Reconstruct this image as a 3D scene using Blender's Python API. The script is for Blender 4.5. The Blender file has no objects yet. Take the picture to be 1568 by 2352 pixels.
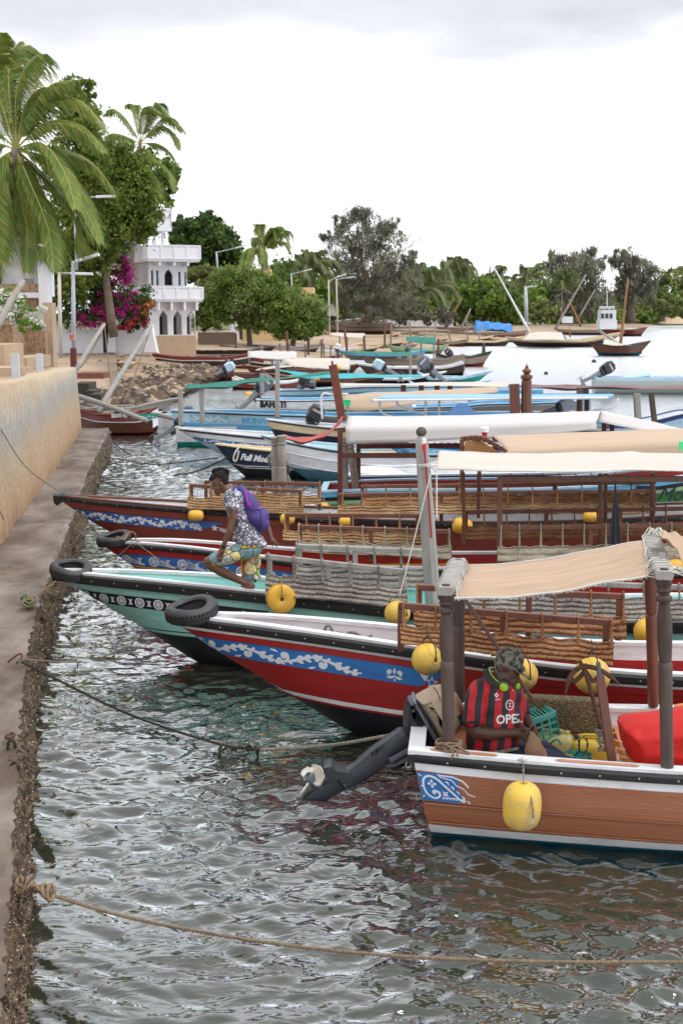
import bpy, bmesh, math, random
import numpy as np
from math import sin, cos, pi, radians, sqrt, atan2, tau
from mathutils import Vector, Matrix
from mathutils.bvhtree import BVHTree
random.seed(7); RNG = np.random.default_rng(7)
SC = bpy.context.scene
COL = SC.collection

# ---------------------------------------------------------------- camera
FPX, CX, CY = 2939.0, 784.0, 1176.0
PITCH = radians(8.8); EYE = 3.9
cam_d = bpy.data.cameras.new('camera'); cam = bpy.data.objects.new('camera', cam_d); COL.objects.link(cam)
cam.location = (0, 0, EYE); cam.rotation_euler = (radians(90)-PITCH, 0, 0)
cam_d.sensor_fit = 'VERTICAL'; cam_d.sensor_height = 24; cam_d.sensor_width = 16
cam_d.lens = 24*FPX/2352; cam_d.clip_start = 0.1; cam_d.clip_end = 6000
cam_d.dof.use_dof = True; cam_d.dof.focus_distance = 12.0; cam_d.dof.aperture_fstop = 3.2
SC.camera = cam
SC.render.resolution_x = 682; SC.render.resolution_y = 1024

# ---------------------------------------------------------------- sky, sun, exposure
SUN_EL, SUN_AZ = radians(58), radians(108)   # azimuth clockwise from +Y
W = bpy.data.worlds.new('World'); SC.world = W; W.use_nodes = True
nt = W.node_tree; nt.nodes.clear()
def N(t, **k):
    n = nt.nodes.new(t)
    for a, v in k.items(): setattr(n, a, v)
    return n
out = N('ShaderNodeOutputWorld')
sky = N('ShaderNodeTexSky', sky_type='NISHITA', sun_disc=False)
sky.sun_elevation = SUN_EL; sky.sun_rotation = SUN_AZ; sky.dust_density = 2.0
bg1 = N('ShaderNodeBackground'); bg1.inputs[1].default_value = 0.12
nt.links.new(sky.outputs[0], bg1.inputs[0])
tc = N('ShaderNodeTexCoord')
sep = N('ShaderNodeSeparateXYZ'); nt.links.new(tc.outputs['Generated'], sep.inputs[0])
zc = N('ShaderNodeMath', operation='MAXIMUM'); nt.links.new(sep.outputs[2], zc.inputs[0]); zc.inputs[1].default_value = 0.0
za = N('ShaderNodeMath', operation='ADD'); nt.links.new(zc.outputs[0], za.inputs[0]); za.inputs[1].default_value = 0.12
dx = N('ShaderNodeMath', operation='DIVIDE'); nt.links.new(sep.outputs[0], dx.inputs[0]); nt.links.new(za.outputs[0], dx.inputs[1])
dy = N('ShaderNodeMath', operation='DIVIDE'); nt.links.new(sep.outputs[1], dy.inputs[0]); nt.links.new(za.outputs[0], dy.inputs[1])
cb = N('ShaderNodeCombineXYZ'); nt.links.new(dx.outputs[0], cb.inputs[0]); nt.links.new(dy.outputs[0], cb.inputs[1])
# cloud brightness: soft billows, a grey band above the bright horizon
n1 = N('ShaderNodeTexNoise'); n1.inputs['Scale'].default_value = 0.9; n1.inputs['Detail'].default_value = 5; n1.inputs['Roughness'].default_value = .5
nt.links.new(cb.outputs[0], n1.inputs['Vector'])
el = N('ShaderNodeMath', operation='MULTIPLY_ADD'); nt.links.new(n1.outputs[0], el.inputs[0]); el.inputs[1].default_value = 0.16; nt.links.new(sep.outputs[2], el.inputs[2])
r1 = N('ShaderNodeMapRange'); r1.interpolation_type = 'SMOOTHSTEP'
nt.links.new(el.outputs[0], r1.inputs[0]); r1.inputs[1].default_value = 0.245; r1.inputs[2].default_value = 0.30
mixc = N('ShaderNodeMix', data_type='RGBA'); nt.links.new(r1.outputs[0], mixc.inputs[0])
mixc.inputs[6].default_value = (1.16, 1.17, 1.19, 1); mixc.inputs[7].default_value = (0.66, 0.68, 0.73, 1)
n2 = N('ShaderNodeTexNoise'); n2.inputs['Scale'].default_value = 2.2; n2.inputs['Detail'].default_value = 4
nt.links.new(cb.outputs[0], n2.inputs['Vector'])
r2 = N('ShaderNodeMapRange'); nt.links.new(n2.outputs[0], r2.inputs[0]); r2.inputs[1].default_value = .35; r2.inputs[2].default_value = .7
r2.inputs[3].default_value = .93; r2.inputs[4].default_value = 1.10
r3 = N('ShaderNodeMapRange'); r3.interpolation_type = 'SMOOTHSTEP'; nt.links.new(el.outputs[0], r3.inputs[0]); r3.inputs[1].default_value = .36; r3.inputs[2].default_value = .52
mixd = N('ShaderNodeMix', data_type='RGBA'); nt.links.new(r3.outputs[0], mixd.inputs[0]); nt.links.new(mixc.outputs[2], mixd.inputs[6]); mixd.inputs[7].default_value = (1.18, 1.20, 1.24, 1)  # unseen upper sky brightened so the near water reflects whiter
bg2 = N('ShaderNodeBackground'); nt.links.new(mixd.outputs[2], bg2.inputs[0]); nt.links.new(r2.outputs[0], bg2.inputs[1])
cov = N('ShaderNodeMapRange'); nt.links.new(n2.outputs[0], cov.inputs[0]); cov.inputs[1].default_value = .34; cov.inputs[2].default_value = .42
cov.inputs[3].default_value = .90; cov.inputs[4].default_value = 1.0
ms = N('ShaderNodeMixShader'); nt.links.new(cov.outputs[0], ms.inputs[0]); nt.links.new(bg1.outputs[0], ms.inputs[1]); nt.links.new(bg2.outputs[0], ms.inputs[2])
nt.links.new(ms.outputs[0], out.inputs[0])
sl = bpy.data.lights.new('sun', 'SUN'); sun = bpy.data.objects.new('sun', sl); COL.objects.link(sun)
sl.energy = 1.3; sl.angle = radians(14); sl.color = (1, .965, .91)
sd = Vector((sin(SUN_AZ)*cos(SUN_EL), cos(SUN_AZ)*cos(SUN_EL), sin(SUN_EL)))
sun.rotation_euler = sd.to_track_quat('Z', 'Y').to_euler()
SC.view_settings.view_transform = 'Standard'; SC.view_settings.look = 'None'
SC.view_settings.gamma = 1; SC.view_settings.exposure = 0.3
SC.view_settings.use_curve_mapping = False

# ---------------------------------------------------------------- pixel -> place
sp, cp = sin(PITCH), cos(PITCH)
CAM = Vector((0, 0, EYE))
def ray(x, y):
    a = (x-CX)/FPX; b = -(y-CY)/FPX
    return Vector((a, cp + sp*b, -sp + cp*b))
def at(x, y, h=0.0):
    r = ray(x, y); return CAM + r*((h-EYE)/r.z)
def atY(x, y, Y):
    r = ray(x, y); return CAM + r*(Y/r.y)

# ---------------------------------------------------------------- materials
MATS = {}
def mat(name, col, rough=.6, var=.0, scale=8., bump=0., bscale=40., metal=0., col2=None, stretch=(1,1,1), detail=5, thr=(.3,.7), spec=.5, sss=0, trans=0.):
    if name in MATS: return MATS[name]
    m = bpy.data.materials.new(name); MATS[name] = m; m.use_nodes = True
    t = m.node_tree; b = t.nodes['Principled BSDF']
    c = (*col, 1) if len(col) == 3 else col
    b.inputs['Base Color'].default_value = c; b.inputs['Roughness'].default_value = rough; b.inputs['Metallic'].default_value = metal
    b.inputs['Specular IOR Level'].default_value = spec
    m.diffuse_color = c
    if var or col2 or bump:
        tcn = t.nodes.new('ShaderNodeTexCoord'); mp = t.nodes.new('ShaderNodeMapping'); mp.inputs['Scale'].default_value = stretch
        t.links.new(tcn.outputs['Object'], mp.inputs[0])
    if var or col2:
        n = t.nodes.new('ShaderNodeTexNoise'); n.inputs['Scale'].default_value = scale; n.inputs['Detail'].default_value = detail; n.inputs['Roughness'].default_value = .65
        t.links.new(mp.outputs[0], n.inputs['Vector'])
        mr = t.nodes.new('ShaderNodeMapRange'); t.links.new(n.outputs[0], mr.inputs[0]); mr.inputs[1].default_value = thr[0]; mr.inputs[2].default_value = thr[1]
        mx = t.nodes.new('ShaderNodeMix'); mx.data_type = 'RGBA'; t.links.new(mr.outputs[0], mx.inputs[0])
        k = 1-var
        mx.inputs[6].default_value = c if col2 else tuple(v*k for v in c[:3])+(1,)
        mx.inputs[7].default_value = (*col2, 1) if col2 else tuple(min(1, v*(1+var*.6)) for v in c[:3])+(1,)
        t.links.new(mx.outputs[2], b.inputs['Base Color'])
    if bump:
        n3 = t.nodes.new('ShaderNodeTexNoise'); n3.inputs['Scale'].default_value = bscale; n3.inputs['Detail'].default_value = 4
        t.links.new(mp.outputs[0], n3.inputs['Vector'])
        bp = t.nodes.new('ShaderNodeBump'); bp.inputs['Strength'].default_value = bump; bp.inputs['Distance'].default_value = .02
        t.links.new(n3.outputs[0], bp.inputs['Height']); t.links.new(bp.outputs[0], b.inputs['Normal'])
    return m
def leafmat(name, col, col2, scale=.6):
    if name in MATS: return MATS[name]
    m = mat(name, col, .55, col2=col2, scale=scale, thr=(.35, .65), spec=.25)
    t = m.node_tree; b = t.nodes['Principled BSDF']; o = t.nodes['Material Output']
    tr = t.nodes.new('ShaderNodeBsdfTranslucent'); mxs = t.nodes.new('ShaderNodeMixShader'); mxs.inputs[0].default_value = .3
    src = b.inputs['Base Color'].links[0].from_socket
    t.links.new(src, tr.inputs[0]); t.links.new(b.outputs[0], mxs.inputs[1]); t.links.new(tr.outputs[0], mxs.inputs[2]); t.links.new(mxs.outputs[0], o.inputs[0])
    return m

# ---------------------------------------------------------------- mesh builder
class MB:
    def __init__(s): s.v = []; s.f = []; s.m = []
    def add(s, vs, fs, mi=0):
        o = len(s.v); s.v += [tuple(p) for p in vs]; s.f += [tuple(i+o for i in f) for f in fs]; s.m += [mi]*len(fs); return s
    def box(s, c, size, rz=0, mi=0, M=None):
        x, y, z = (q/2 for q in size); vs = [Vector((a*x, b*y, d*z)) for d in (-1, 1) for b in (-1, 1) for a in (-1, 1)]
        R = M if M is not None else Matrix.Rotation(rz, 3, 'Z'); c = Vector(c)
        return s.add([c + R @ v for v in vs], [(0,2,3,1),(4,5,7,6),(0,1,5,4),(2,6,7,3),(0,4,6,2),(1,3,7,5)], mi)
    def beam(s, p, q, w, h, mi=0, up=(0,0,1), bev=0.0):
        p, q = Vector(p), Vector(q); d = (q-p); L = d.length; d.normalize(); up = Vector(up)
        if abs(d.dot(up)) > .99: up = Vector((0, 1, 0))
        sx = d.cross(up).normalized(); sz = sx.cross(d).normalized()
        b = bev or min(w, h)*.12
        prof = [(w/2-b, h/2), (w/2, h/2-b), (w/2, -h/2+b), (w/2-b, -h/2), (-w/2+b, -h/2), (-w/2, -h/2+b), (-w/2, h/2-b), (-w/2+b, h/2)]
        vs = [e + sx*a + sz*c for e in (p, q) for a, c in prof]
        fs = [(i, (i+1) % 8, (i+1) % 8+8, i+8) for i in range(8)] + [tuple(range(7, -1, -1)), tuple(range(8, 16))]
        return s.add(vs, fs, mi)
    def tube(s, pts, r, n=8, mi=0, cap=True, flat=1.0):
        pts = [Vector(p) for p in pts]; k = len(pts)
        rr = r if hasattr(r, '__len__') else [r]*k
        nrm = None; vs = []
        for i, p in enumerate(pts):
            d = (pts[min(i+1, k-1)] - pts[max(i-1, 0)])
            if d.length < 1e-9: d = Vector((0, 0, 1))
            d.normalize()
            if nrm is None:
                nrm = d.cross(Vector((0, 0, 1)) if abs(d.z) < .9 else Vector((1, 0, 0))).normalized()
            else:
                nrm = (nrm - d*nrm.dot(d)); nrm = nrm.normalized() if nrm.length > 1e-6 else d.orthogonal().normalized()
            bn = d.cross(nrm)
            vs += [p + nrm*(rr[i]*cos(tau*j/n)) + bn*(rr[i]*flat*sin(tau*j/n)) for j in range(n)]
        fs = [(i*n+j, i*n+(j+1) % n, (i+1)*n+(j+1) % n, (i+1)*n+j) for i in range(k-1) for j in range(n)]
        if cap: fs += [tuple(range(n-1, -1, -1)), tuple((k-1)*n+j for j in range(n))]
        return s.add(vs, fs, mi)
    def lathe(s, base, prof, n=16, mi=0, axis=(0,0,1), sy=1.0):
        """prof: list of (r, h) along the axis from base"""
        ax = Vector(axis).normalized(); a = ax.orthogonal().normalized() if abs(ax.z) < .999 else Vector((1, 0, 0)); b = ax.cross(a)
        base = Vector(base); vs = []
        for r, h in prof: vs += [base + ax*h + a*(r*cos(tau*j/n)) + b*(r*sy*sin(tau*j/n)) for j in range(n)]
        k = len(prof)
        fs = [(i*n+j, i*n+(j+1) % n, (i+1)*n+(j+1) % n, (i+1)*n+j) for i in range(k-1) for j in range(n)]
        fs += [tuple(range(n-1, -1, -1)), tuple((k-1)*n+j for j in range(n))]
        return s.add(vs, fs, mi)
    def ell(s, c, r, n=12, m=8, mi=0, R=None):
        c = Vector(c); r = r if hasattr(r, '__len__') else (r, r, r); vs = []
        for i in range(1, m):
            th = pi*i/m
            for j in range(n):
                v = Vector((r[0]*sin(th)*cos(tau*j/n), r[1]*sin(th)*sin(tau*j/n), r[2]*cos(th)))
                vs.append(c + (R @ v if R is not None else v))
        t, b = Vector((0, 0, r[2])), Vector((0, 0, -r[2]))
        if R is not None: t, b = R @ t, R @ b
        vs += [c+t, c+b]; T_, B_ = len(vs)-2, len(vs)-1
        fs = [(i*n+j, (i+1)*n+j, (i+1)*n+(j+1) % n, i*n+(j+1) % n) for i in range(m-2) for j in range(n)]
        fs += [(T_, j, (j+1) % n) for j in range(n)] + [(B_, (m-2)*n+(j+1) % n, (m-2)*n+j) for j in range(n)]
        return s.add(vs, fs, mi)
    def grid(s, P, nu, nv, mi=0, flip=False):
        """P(i,j) -> point, i<=nu, j<=nv"""
        vs = [P(i, j) for i in range(nu+1) for j in range(nv+1)]
        fs = []
        for i in range(nu):
            for j in range(nv):
                q = (i*(nv+1)+j, (i+1)*(nv+1)+j, (i+1)*(nv+1)+j+1, i*(nv+1)+j+1)
                fs.append(q[::-1] if flip else q)
        return s.add(vs, fs, mi)
    def ribbon(s, pts, w, F, mi=0):
        """2-D polyline with width(s) mapped by F(x,y)->3D"""
        k = len(pts); ww = w if hasattr(w, '__len__') else [w]*k; vs = []
        for i, (x, y) in enumerate(pts):
            a = pts[max(i-1, 0)]; b = pts[min(i+1, k-1)]; dx, dy = b[0]-a[0], b[1]-a[1]; L = math.hypot(dx, dy) or 1
            nx, ny = -dy/L*ww[i]/2, dx/L*ww[i]/2
            vs += [F(x+nx, y+ny), F(x-nx, y-ny)]
        return s.add(vs, [(2*i, 2*i+1, 2*i+3, 2*i+2) for i in range(k-1)], mi)
    def disc(s, x, y, r, F, n=10, mi=0, ry=None):
        ry = ry or r
        return s.add([F(x, y)] + [F(x+r*cos(tau*j/n), y+ry*sin(tau*j/n)) for j in range(n)], [(0, j+1, (j+1) % n+1) for j in range(n)], mi)
    def slab(s, poly, th, nrm=(0,1,0), mi=0, inset=.25, layers=5, round_=1.0):
        """closed outline (3-D points in one plane) extruded by th either way along nrm with rounded edges"""
        P = [Vector(p) for p in poly]; n = Vector(nrm).normalized(); k = len(P)
        ar = sum(((P[(i+1) % k]-P[i]).cross(P[i]-P[0])).dot(n) for i in range(k))
        sg = 1 if ar < 0 else -1
        ins = []
        for i in range(k):
            e1 = (P[i]-P[i-1]).normalized(); e2 = (P[(i+1) % k]-P[i]).normalized()
            v = n.cross(e1) + n.cross(e2)
            ins.append(v.normalized()*sg if v.length > 1e-6 else Vector((0, 0, 0)))
        R = th*inset*2; vs = []
        for l in range(layers):
            a = -pi/2 + pi*l/(layers-1); off = th/2*(sin(a)); i_ = R*(1-cos(a))*round_*.5
            vs += [P[i] + ins[i]*i_ + n*off for i in range(k)]
        fs = [(l*k+i, l*k+(i+1) % k, (l+1)*k+(i+1) % k, (l+1)*k+i) for l in range(layers-1) for i in range(k)]
        fs += [tuple(range(k-1, -1, -1)), tuple((layers-1)*k+i for i in range(k))]
        return s.add(vs, fs, mi)

ROOTM = {}
def props(o, label=None, cat=None, group=None, kind=None):
    if label: o['label'] = label
    if cat: o['category'] = cat
    if group: o['group'] = group
    if kind: o['kind'] = kind
    return o
def T(name, label, cat, loc=(0,0,0), rz=0, group=None, kind=None):
    o = bpy.data.objects.new(name, None); COL.objects.link(o); o.location = loc; o.rotation_euler = (0, 0, rz); o.empty_display_size = .1
    ROOTM[o.name] = Matrix.Translation(Vector(loc)) @ Matrix.Rotation(rz, 4, 'Z')
    return props(o, label, cat, group, kind)
def mesh_from(name, V, F, mats, mi=None, smooth=False):
    me = bpy.data.meshes.new(name); me.from_pydata([tuple(v) for v in V], [], F)
    for m in (mats if isinstance(mats, (list, tuple)) else [mats]): me.materials.append(m)
    if mi and any(mi): me.polygons.foreach_set('material_index', mi)
    if smooth:
        me.polygons.foreach_set('use_smooth', [True]*len(me.polygons))
    me.update(); return me
def put(name, mb, mats, parent=None, world=False, smooth=False, label=None, cat=None, group=None, kind=None, sharp=None):
    """link the builder as ONE mesh object; world=True when its points are world coordinates"""
    V = [Vector(v) for v in mb.v]
    loc = None
    if parent is not None and world:
        Mi = ROOTM[parent.name].inverted(); V = [Mi @ v for v in V]
    elif parent is None and V:
        xs = [v.x for v in V]; ys = [v.y for v in V]; zs = [v.z for v in V]
        loc = Vector(((min(xs)+max(xs))/2, (min(ys)+max(ys))/2, min(zs))); V = [v-loc for v in V]
    me = mesh_from(name, V, mb.f, mats, mb.m, smooth)
    if smooth and sharp:
        me.set_sharp_from_angle(angle=radians(sharp))
    o = bpy.data.objects.new(name, me); COL.objects.link(o)
    if loc is not None: o.location = loc
    if parent is not None:
        o.parent = parent; ROOTM[o.name] = ROOTM.get(parent.name, Matrix.Identity(4))
    else: ROOTM[o.name] = Matrix.Translation(loc)
    return props(o, label, cat, group, kind)
def clone(o, parent=None):
    c = o.copy(); COL.objects.link(c)
    if parent is not None: c.parent = parent
    for ch in o.children: clone(ch, c)
    return c
def lerp(a, b, t): return a+(b-a)*t
def curve_pts(pts, n=24):
    """Catmull-Rom through 3-D points"""
    P = [Vector(p) for p in pts]; P = [P[0]*2-P[1]] + P + [P[-1]*2-P[-2]]; out = []
    segs = len(P)-3
    for k in range(n+1):
        t = k/n*segs; i = min(int(t), segs-1); f = t-i; a, b, c, d = P[i:i+4]
        out.append(.5*((2*b) + (c-a)*f + (2*a-5*b+4*c-d)*f*f + (3*b-a-3*c+d)*f**3))
    return out
def interp(xs, ys, x): return float(np.interp(x, xs, ys))
def text_geo(txt, size=1.0, shear=0.0, bold=0.0):
    """flat glyph mesh: 2-D verts, faces, width (baseline at y=0)"""
    c = bpy.data.curves.new('t', 'FONT'); c.body = txt; c.size = size; c.shear = shear; c.offset = bold; c.resolution_u = 2
    o = bpy.data.objects.new('t', c); COL.objects.link(o)
    dg = bpy.context.evaluated_depsgraph_get(); me = bpy.data.meshes.new_from_object(o.evaluated_get(dg))
    V = [(v.co.x, v.co.y) for v in me.vertices]; F = [tuple(p.vertices) for p in me.polygons]
    bpy.data.objects.remove(o); bpy.data.meshes.remove(me); bpy.data.curves.remove(c)
    return V, F, max((v[0] for v in V), default=0)
def rope_pts(a, b, sag, n=24, wob=0.0):
    a, b = Vector(a), Vector(b); out = []
    for i in range(n+1):
        t = i/n; p = a.lerp(b, t); p.z -= sag*4*t*(1-t)
        if wob: p += Vector((random.uniform(-wob, wob), random.uniform(-wob, wob), random.uniform(-wob, wob)))
        out.append(p)
    return out
def twisted(mb, pts, r, pitch=.08, strands=3, n=5, mi=0):
    """laid rope: strands wound round a path"""
    P = [Vector(p) for p in pts]; D = [0]
    for i in range(1, len(P)): D.append(D[-1] + (P[i]-P[i-1]).length)
    steps = max(8, int(D[-1]/pitch*6))
    xs = [p.x for p in P]; ys = [p.y for p in P]; zs = [p.z for p in P]
    Q = [Vector((interp(D, xs, D[-1]*i/steps), interp(D, ys, D[-1]*i/steps), interp(D, zs, D[-1]*i/steps))) for i in range(steps+1)]
    for k in range(strands):
        R = []
        for i, q in enumerate(Q):
            d = (Q[min(i+1, steps)]-Q[max(i-1, 0)]).normalized(); a = d.cross(Vector((0, 0, 1))).normalized() if abs(d.z) < .95 else Vector((1,0,0)); b = a.cross(d)
            th = tau*(i/6 + k/strands)
            R.append(q + a*(cos(th)*r*.55) + b*(sin(th)*r*.55))
        mb.tube(R, r*.55, n, mi)
    return mb
# ---------------------------------------------------------------- water
def water_material():
    m = bpy.data.materials.new('sea_water'); m.use_nodes = True; t = m.node_tree; t.nodes.clear()
    L = t.links.new; nn = t.nodes.new
    o = nn('ShaderNodeOutputMaterial'); d = nn('ShaderNodeBsdfDiffuse'); g = nn('ShaderNodeBsdfGlossy'); mx = nn('ShaderNodeMixShader')
    tcn = nn('ShaderNodeTexCoord'); mp = nn('ShaderNodeMapping'); mp.inputs['Rotation'].default_value = (0, 0, radians(-14)); mp.inputs['Scale'].default_value = (.62, 1.25, 1)
    L(tcn.outputs['Object'], mp.inputs[0])
    na = nn('ShaderNodeTexNoise'); na.inputs['Scale'].default_value = 3.2; na.inputs['Detail'].default_value = 3; na.inputs['Distortion'].default_value = .6
    nb = nn('ShaderNodeTexNoise'); nb.inputs['Scale'].default_value = 11; nb.inputs['Detail'].default_value = 2; nb.inputs['Distortion'].default_value = .3
    L(mp.outputs[0], na.inputs[0]); L(mp.outputs[0], nb.inputs[0])
    # ripples calmer in patches (lee of the boats) and fading with distance
    pch = nn('ShaderNodeTexNoise'); pch.inputs['Scale'].default_value = .22; pch.inputs['Detail'].default_value = 2; L(tcn.outputs['Object'], pch.inputs[0])
    pr = nn('ShaderNodeMapRange'); L(pch.outputs[0], pr.inputs[0]); pr.inputs[1].default_value = .38; pr.inputs[2].default_value = .62; pr.inputs[3].default_value = .55; pr.inputs[4].default_value = 1.15
    ad = nn('ShaderNodeMath'); ad.operation = 'MULTIPLY_ADD'; L(nb.outputs[0], ad.inputs[0]); ad.inputs[1].default_value = .16; L(na.outputs[0], ad.inputs[2])
    ml = nn('ShaderNodeMath'); ml.operation = 'MULTIPLY'; L(ad.outputs[0], ml.inputs[0]); L(pr.outputs[0], ml.inputs[1])
    bp = nn('ShaderNodeBump'); bp.inputs['Strength'].default_value = 1.0; bp.inputs['Distance'].default_value = .05
    L(ml.outputs[0], bp.inputs['Height'])
    vl = nn('ShaderNodeVectorMath'); vl.operation = 'LENGTH'; L(tcn.outputs['Object'], vl.inputs[0]); rd = nn('ShaderNodeMapRange'); L(vl.outputs['Value'], rd.inputs[0]); rd.inputs[1].default_value = 18; rd.inputs[2].default_value = 110; rd.inputs[3].default_value = .045; rd.inputs[4].default_value = .36; L(rd.outputs[0], g.inputs['Roughness']); g.inputs['Color'].default_value = (.93, .95, .97, 1)
    nc = nn('ShaderNodeTexNoise'); nc.inputs['Scale'].default_value = .5; nc.inputs['Detail'].default_value = 3; L(tcn.outputs['Object'], nc.inputs[0])
    mc = nn('ShaderNodeMix'); mc.data_type = 'RGBA'; L(nc.outputs[0], mc.inputs[0]); mc.inputs[6].default_value = (.022, .032, .022, 1); mc.inputs[7].default_value = (.04, .038, .022, 1)
    L(mc.outputs[2], d.inputs[0])
    L(bp.outputs[0], g.inputs['Normal']); L(bp.outputs[0], d.inputs['Normal'])
    fr = nn('ShaderNodeFresnel'); fr.inputs[0].default_value = 1.34; L(bp.outputs[0], fr.inputs['Normal'])
    pw = nn('ShaderNodeMath'); pw.operation = 'POWER'; L(fr.outputs[0], pw.inputs[0]); pw.inputs[1].default_value = 1.25
    mm = nn('ShaderNodeMath'); mm.operation = 'MULTIPLY'; mm.use_clamp = True; L(pw.outputs[0], mm.inputs[0]); mm.inputs[1].default_value = 7.6
    mn_ = nn('ShaderNodeMath'); mn_.operation = 'MINIMUM'; L(mm.outputs[0], mn_.inputs[0]); mn_.inputs[1].default_value = .86; L(mn_.outputs[0], mx.inputs[0]); L(d.outputs[0], mx.inputs[1]); L(g.outputs[0], mx.inputs[2]); L(mx.outputs[0], o.inputs[0])
    return m
def wave_h(X, Y):
    rng = np.random.default_rng(11); Z = np.zeros_like(X)
    wx = .25*np.sin(.9*X+.5*Y+1.)+.18*np.sin(1.7*Y-.6*X); wy = .25*np.sin(.8*Y-.7*X+2.)+.15*np.sin(1.9*X+.4*Y)
    X2, Y2 = X+wx, Y+wy
    for k in range(60):
        lam = .11*(.52/.11)**rng.random()**1.15; th = radians(95 + rng.normal()*34); kk = tau/lam
        a = .023*(lam**1.08)/sqrt(46/10)
        Z += a*np.sin(kk*(X2*cos(th)+Y2*sin(th)) + rng.random()*tau)
    env = .75+.35*np.sin(.35*X+.9)*np.cos(.28*Y-.4)+.2*np.sin(.9*Y+.5*X)
    return Z*np.clip(env, .25, 1.3)
def build_water():
    rs = np.concatenate([np.geomspace(2.5, 5.6, 60)[:-1], np.geomspace(5.6, 62, 700)[:-1], np.geomspace(62, 3000, 120)])
    an = np.concatenate([np.linspace(-75, -22, 24)[:-1], np.linspace(-22, 22, 460)[:-1], np.linspace(22, 75, 24)])
    R, A = np.meshgrid(rs, np.radians(an), indexing='ij'); X = R*np.sin(A); Y = R*np.cos(A)
    fade = np.clip((75-R)/45, 0, 1)*np.clip((30-np.abs(np.degrees(A)))/6, 0, 1)
    Z = wave_h(X, Y)*fade*(1+.0*R)
    n, m = X.shape; V = np.stack([X, Y, Z], -1).reshape(-1, 3)
    i, j = np.meshgrid(np.arange(n-1), np.arange(m-1), indexing='ij'); a = (i*m+j).ravel()
    F = np.stack([a, a+1, a+m+1, a+m], -1)[:, ::-1]
    me = bpy.data.meshes.new('sea'); me.vertices.add(len(V)); me.vertices.foreach_set('co', V.ravel())
    me.loops.add(F.size); me.loops.foreach_set('vertex_index', F.ravel().astype(np.int32))
    me.polygons.add(len(F)); me.polygons.foreach_set('loop_start', np.arange(0, F.size, 4, dtype=np.int32)); me.polygons.foreach_set('use_smooth', np.ones(len(F), bool))
    me.update(); me.validate(); me.materials.append(water_material())
    if me.polygons[0].normal.z < 0: me.flip_normals()
    o = bpy.data.objects.new('sea', me); COL.objects.link(o); props(o, 'grey green harbour water rippled with white sky reflections', None, None, 'structure')
build_water()

# ---------------------------------------------------------------- land beyond the water
M_sand = mat('beach_sand', (.37, .27, .185), .9, var=.35, scale=.35, bump=.5, bscale=3)
M_soil = mat('far_ground', (.20, .17, .09), .95, col2=(.07, .10, .04), scale=.08)
shore = [(60, 985), (172, 925), (316, 926), (372, 908), (420, 893), (495, 880), (560, 862), (700, 838), (900, 813), (1050, 796), (1180, 784), (1300, 771), (1420, 757), (1568, 745), (1760, 741), (2300, 738)]
SH = [at(x, y, 0) for x, y in shore]
prof = [(-3, -.35), (0, .0), (2.5, .28), (7, .7), (16, 1.15), (40, 1.5), (110, 2.2), (300, 2.8), (900, 3.2)]
def land_h(x, y):   # height by distance inland, for standing things on the ground
    best = 1e9; P = Vector((x, y, 0))
    for a, b in zip(SH[:-1], SH[1:]):
        ab = b-a; t = max(0, min(1, (P-a).dot(ab)/ab.length_squared)); best = min(best, (P-a-ab*t).length)
    return interp([p[0] for p in prof], [p[1] for p in prof], best)
def build_land():
    S = curve_pts(SH, 90); mb = MB(); n = len(S)
    rows = []
    for i, p in enumerate(S):
        d = (S[min(i+1, n-1)]-S[max(i-1, 0)]).normalized(); nrm = Vector((-d.y, d.x, 0))
        inl = (nrm*.5 + Vector((-.8, .6, 0))*.5).normalized()
        rows.append([p + inl*dd + Vector((0, 0, hh + (random.uniform(-.06, .06) if 0 < dd < 50 else 0) - p.z)) for dd, hh in prof])
    mb.grid(lambda i, j: rows[i][j], n-1, len(prof)-1)
    mb.m = [0 if (k % (len(prof)-1)) < 5 else 1 for k in range(len(mb.f))]
    o = put('shore', mb, [M_sand, M_soil], smooth=True, label='sandy beach and green shore beyond the moored boats', kind='structure')
build_land()

# ---------------------------------------------------------------- jetty
JH = .6
jet_px = [(252, 984), (228, 1030), (205, 1075), (180, 1150), (150, 1230), (118, 1310), (95, 1360), (76, 1430), (62, 1500), (50, 1600), (42, 1700), (35, 1820), (24, 2000), (12, 2150), (2, 2300), (-20, 2450), (-70, 2900)]
JE = [at(x, y, JH) for x, y in jet_px]
def wall_x(z): return -5.13 - .135*(z-19.2)
def jet_mat():
    m = mat('jetty_concrete', (.10, .072, .055), .75, col2=(.29, .245, .215), scale=1.1, bump=.7, bscale=9, thr=(.40, .68), detail=9, stretch=(1, .6, 1))
    t = m.node_tree; b = t.nodes['Principled BSDF']
    # slick wet patches; their pale sheen is painted into the base colour
    n = t.nodes.new('ShaderNodeTexNoise'); n.inputs['Scale'].default_value = .8; n.inputs['Detail'].default_value = 8; n.inputs['Roughness'].default_value = .7
    mp = t.nodes.new('ShaderNodeMapping'); mp.inputs['Scale'].default_value = (1.0, .55, 1)
    tcn = [x for x in t.nodes if x.type == 'TEX_COORD'][0]; t.links.new(tcn.outputs['Object'], mp.inputs[0]); t.links.new(mp.outputs[0], n.inputs[0])
    r = t.nodes.new('ShaderNodeMapRange'); t.links.new(n.outputs[0], r.inputs[0]); r.inputs[1].default_value = .5; r.inputs[2].default_value = .62; r.inputs[3].default_value = .8; r.inputs[4].default_value = .22
    t.links.new(r.outputs[0], b.inputs['Roughness'])
    return m
M_jet = jet_mat()
M_barn = mat('barnacled_stone', (.035, .024, .016), .9, col2=(.16, .105, .065), scale=14, bump=1.0, bscale=26, thr=(.42, .66))
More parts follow.
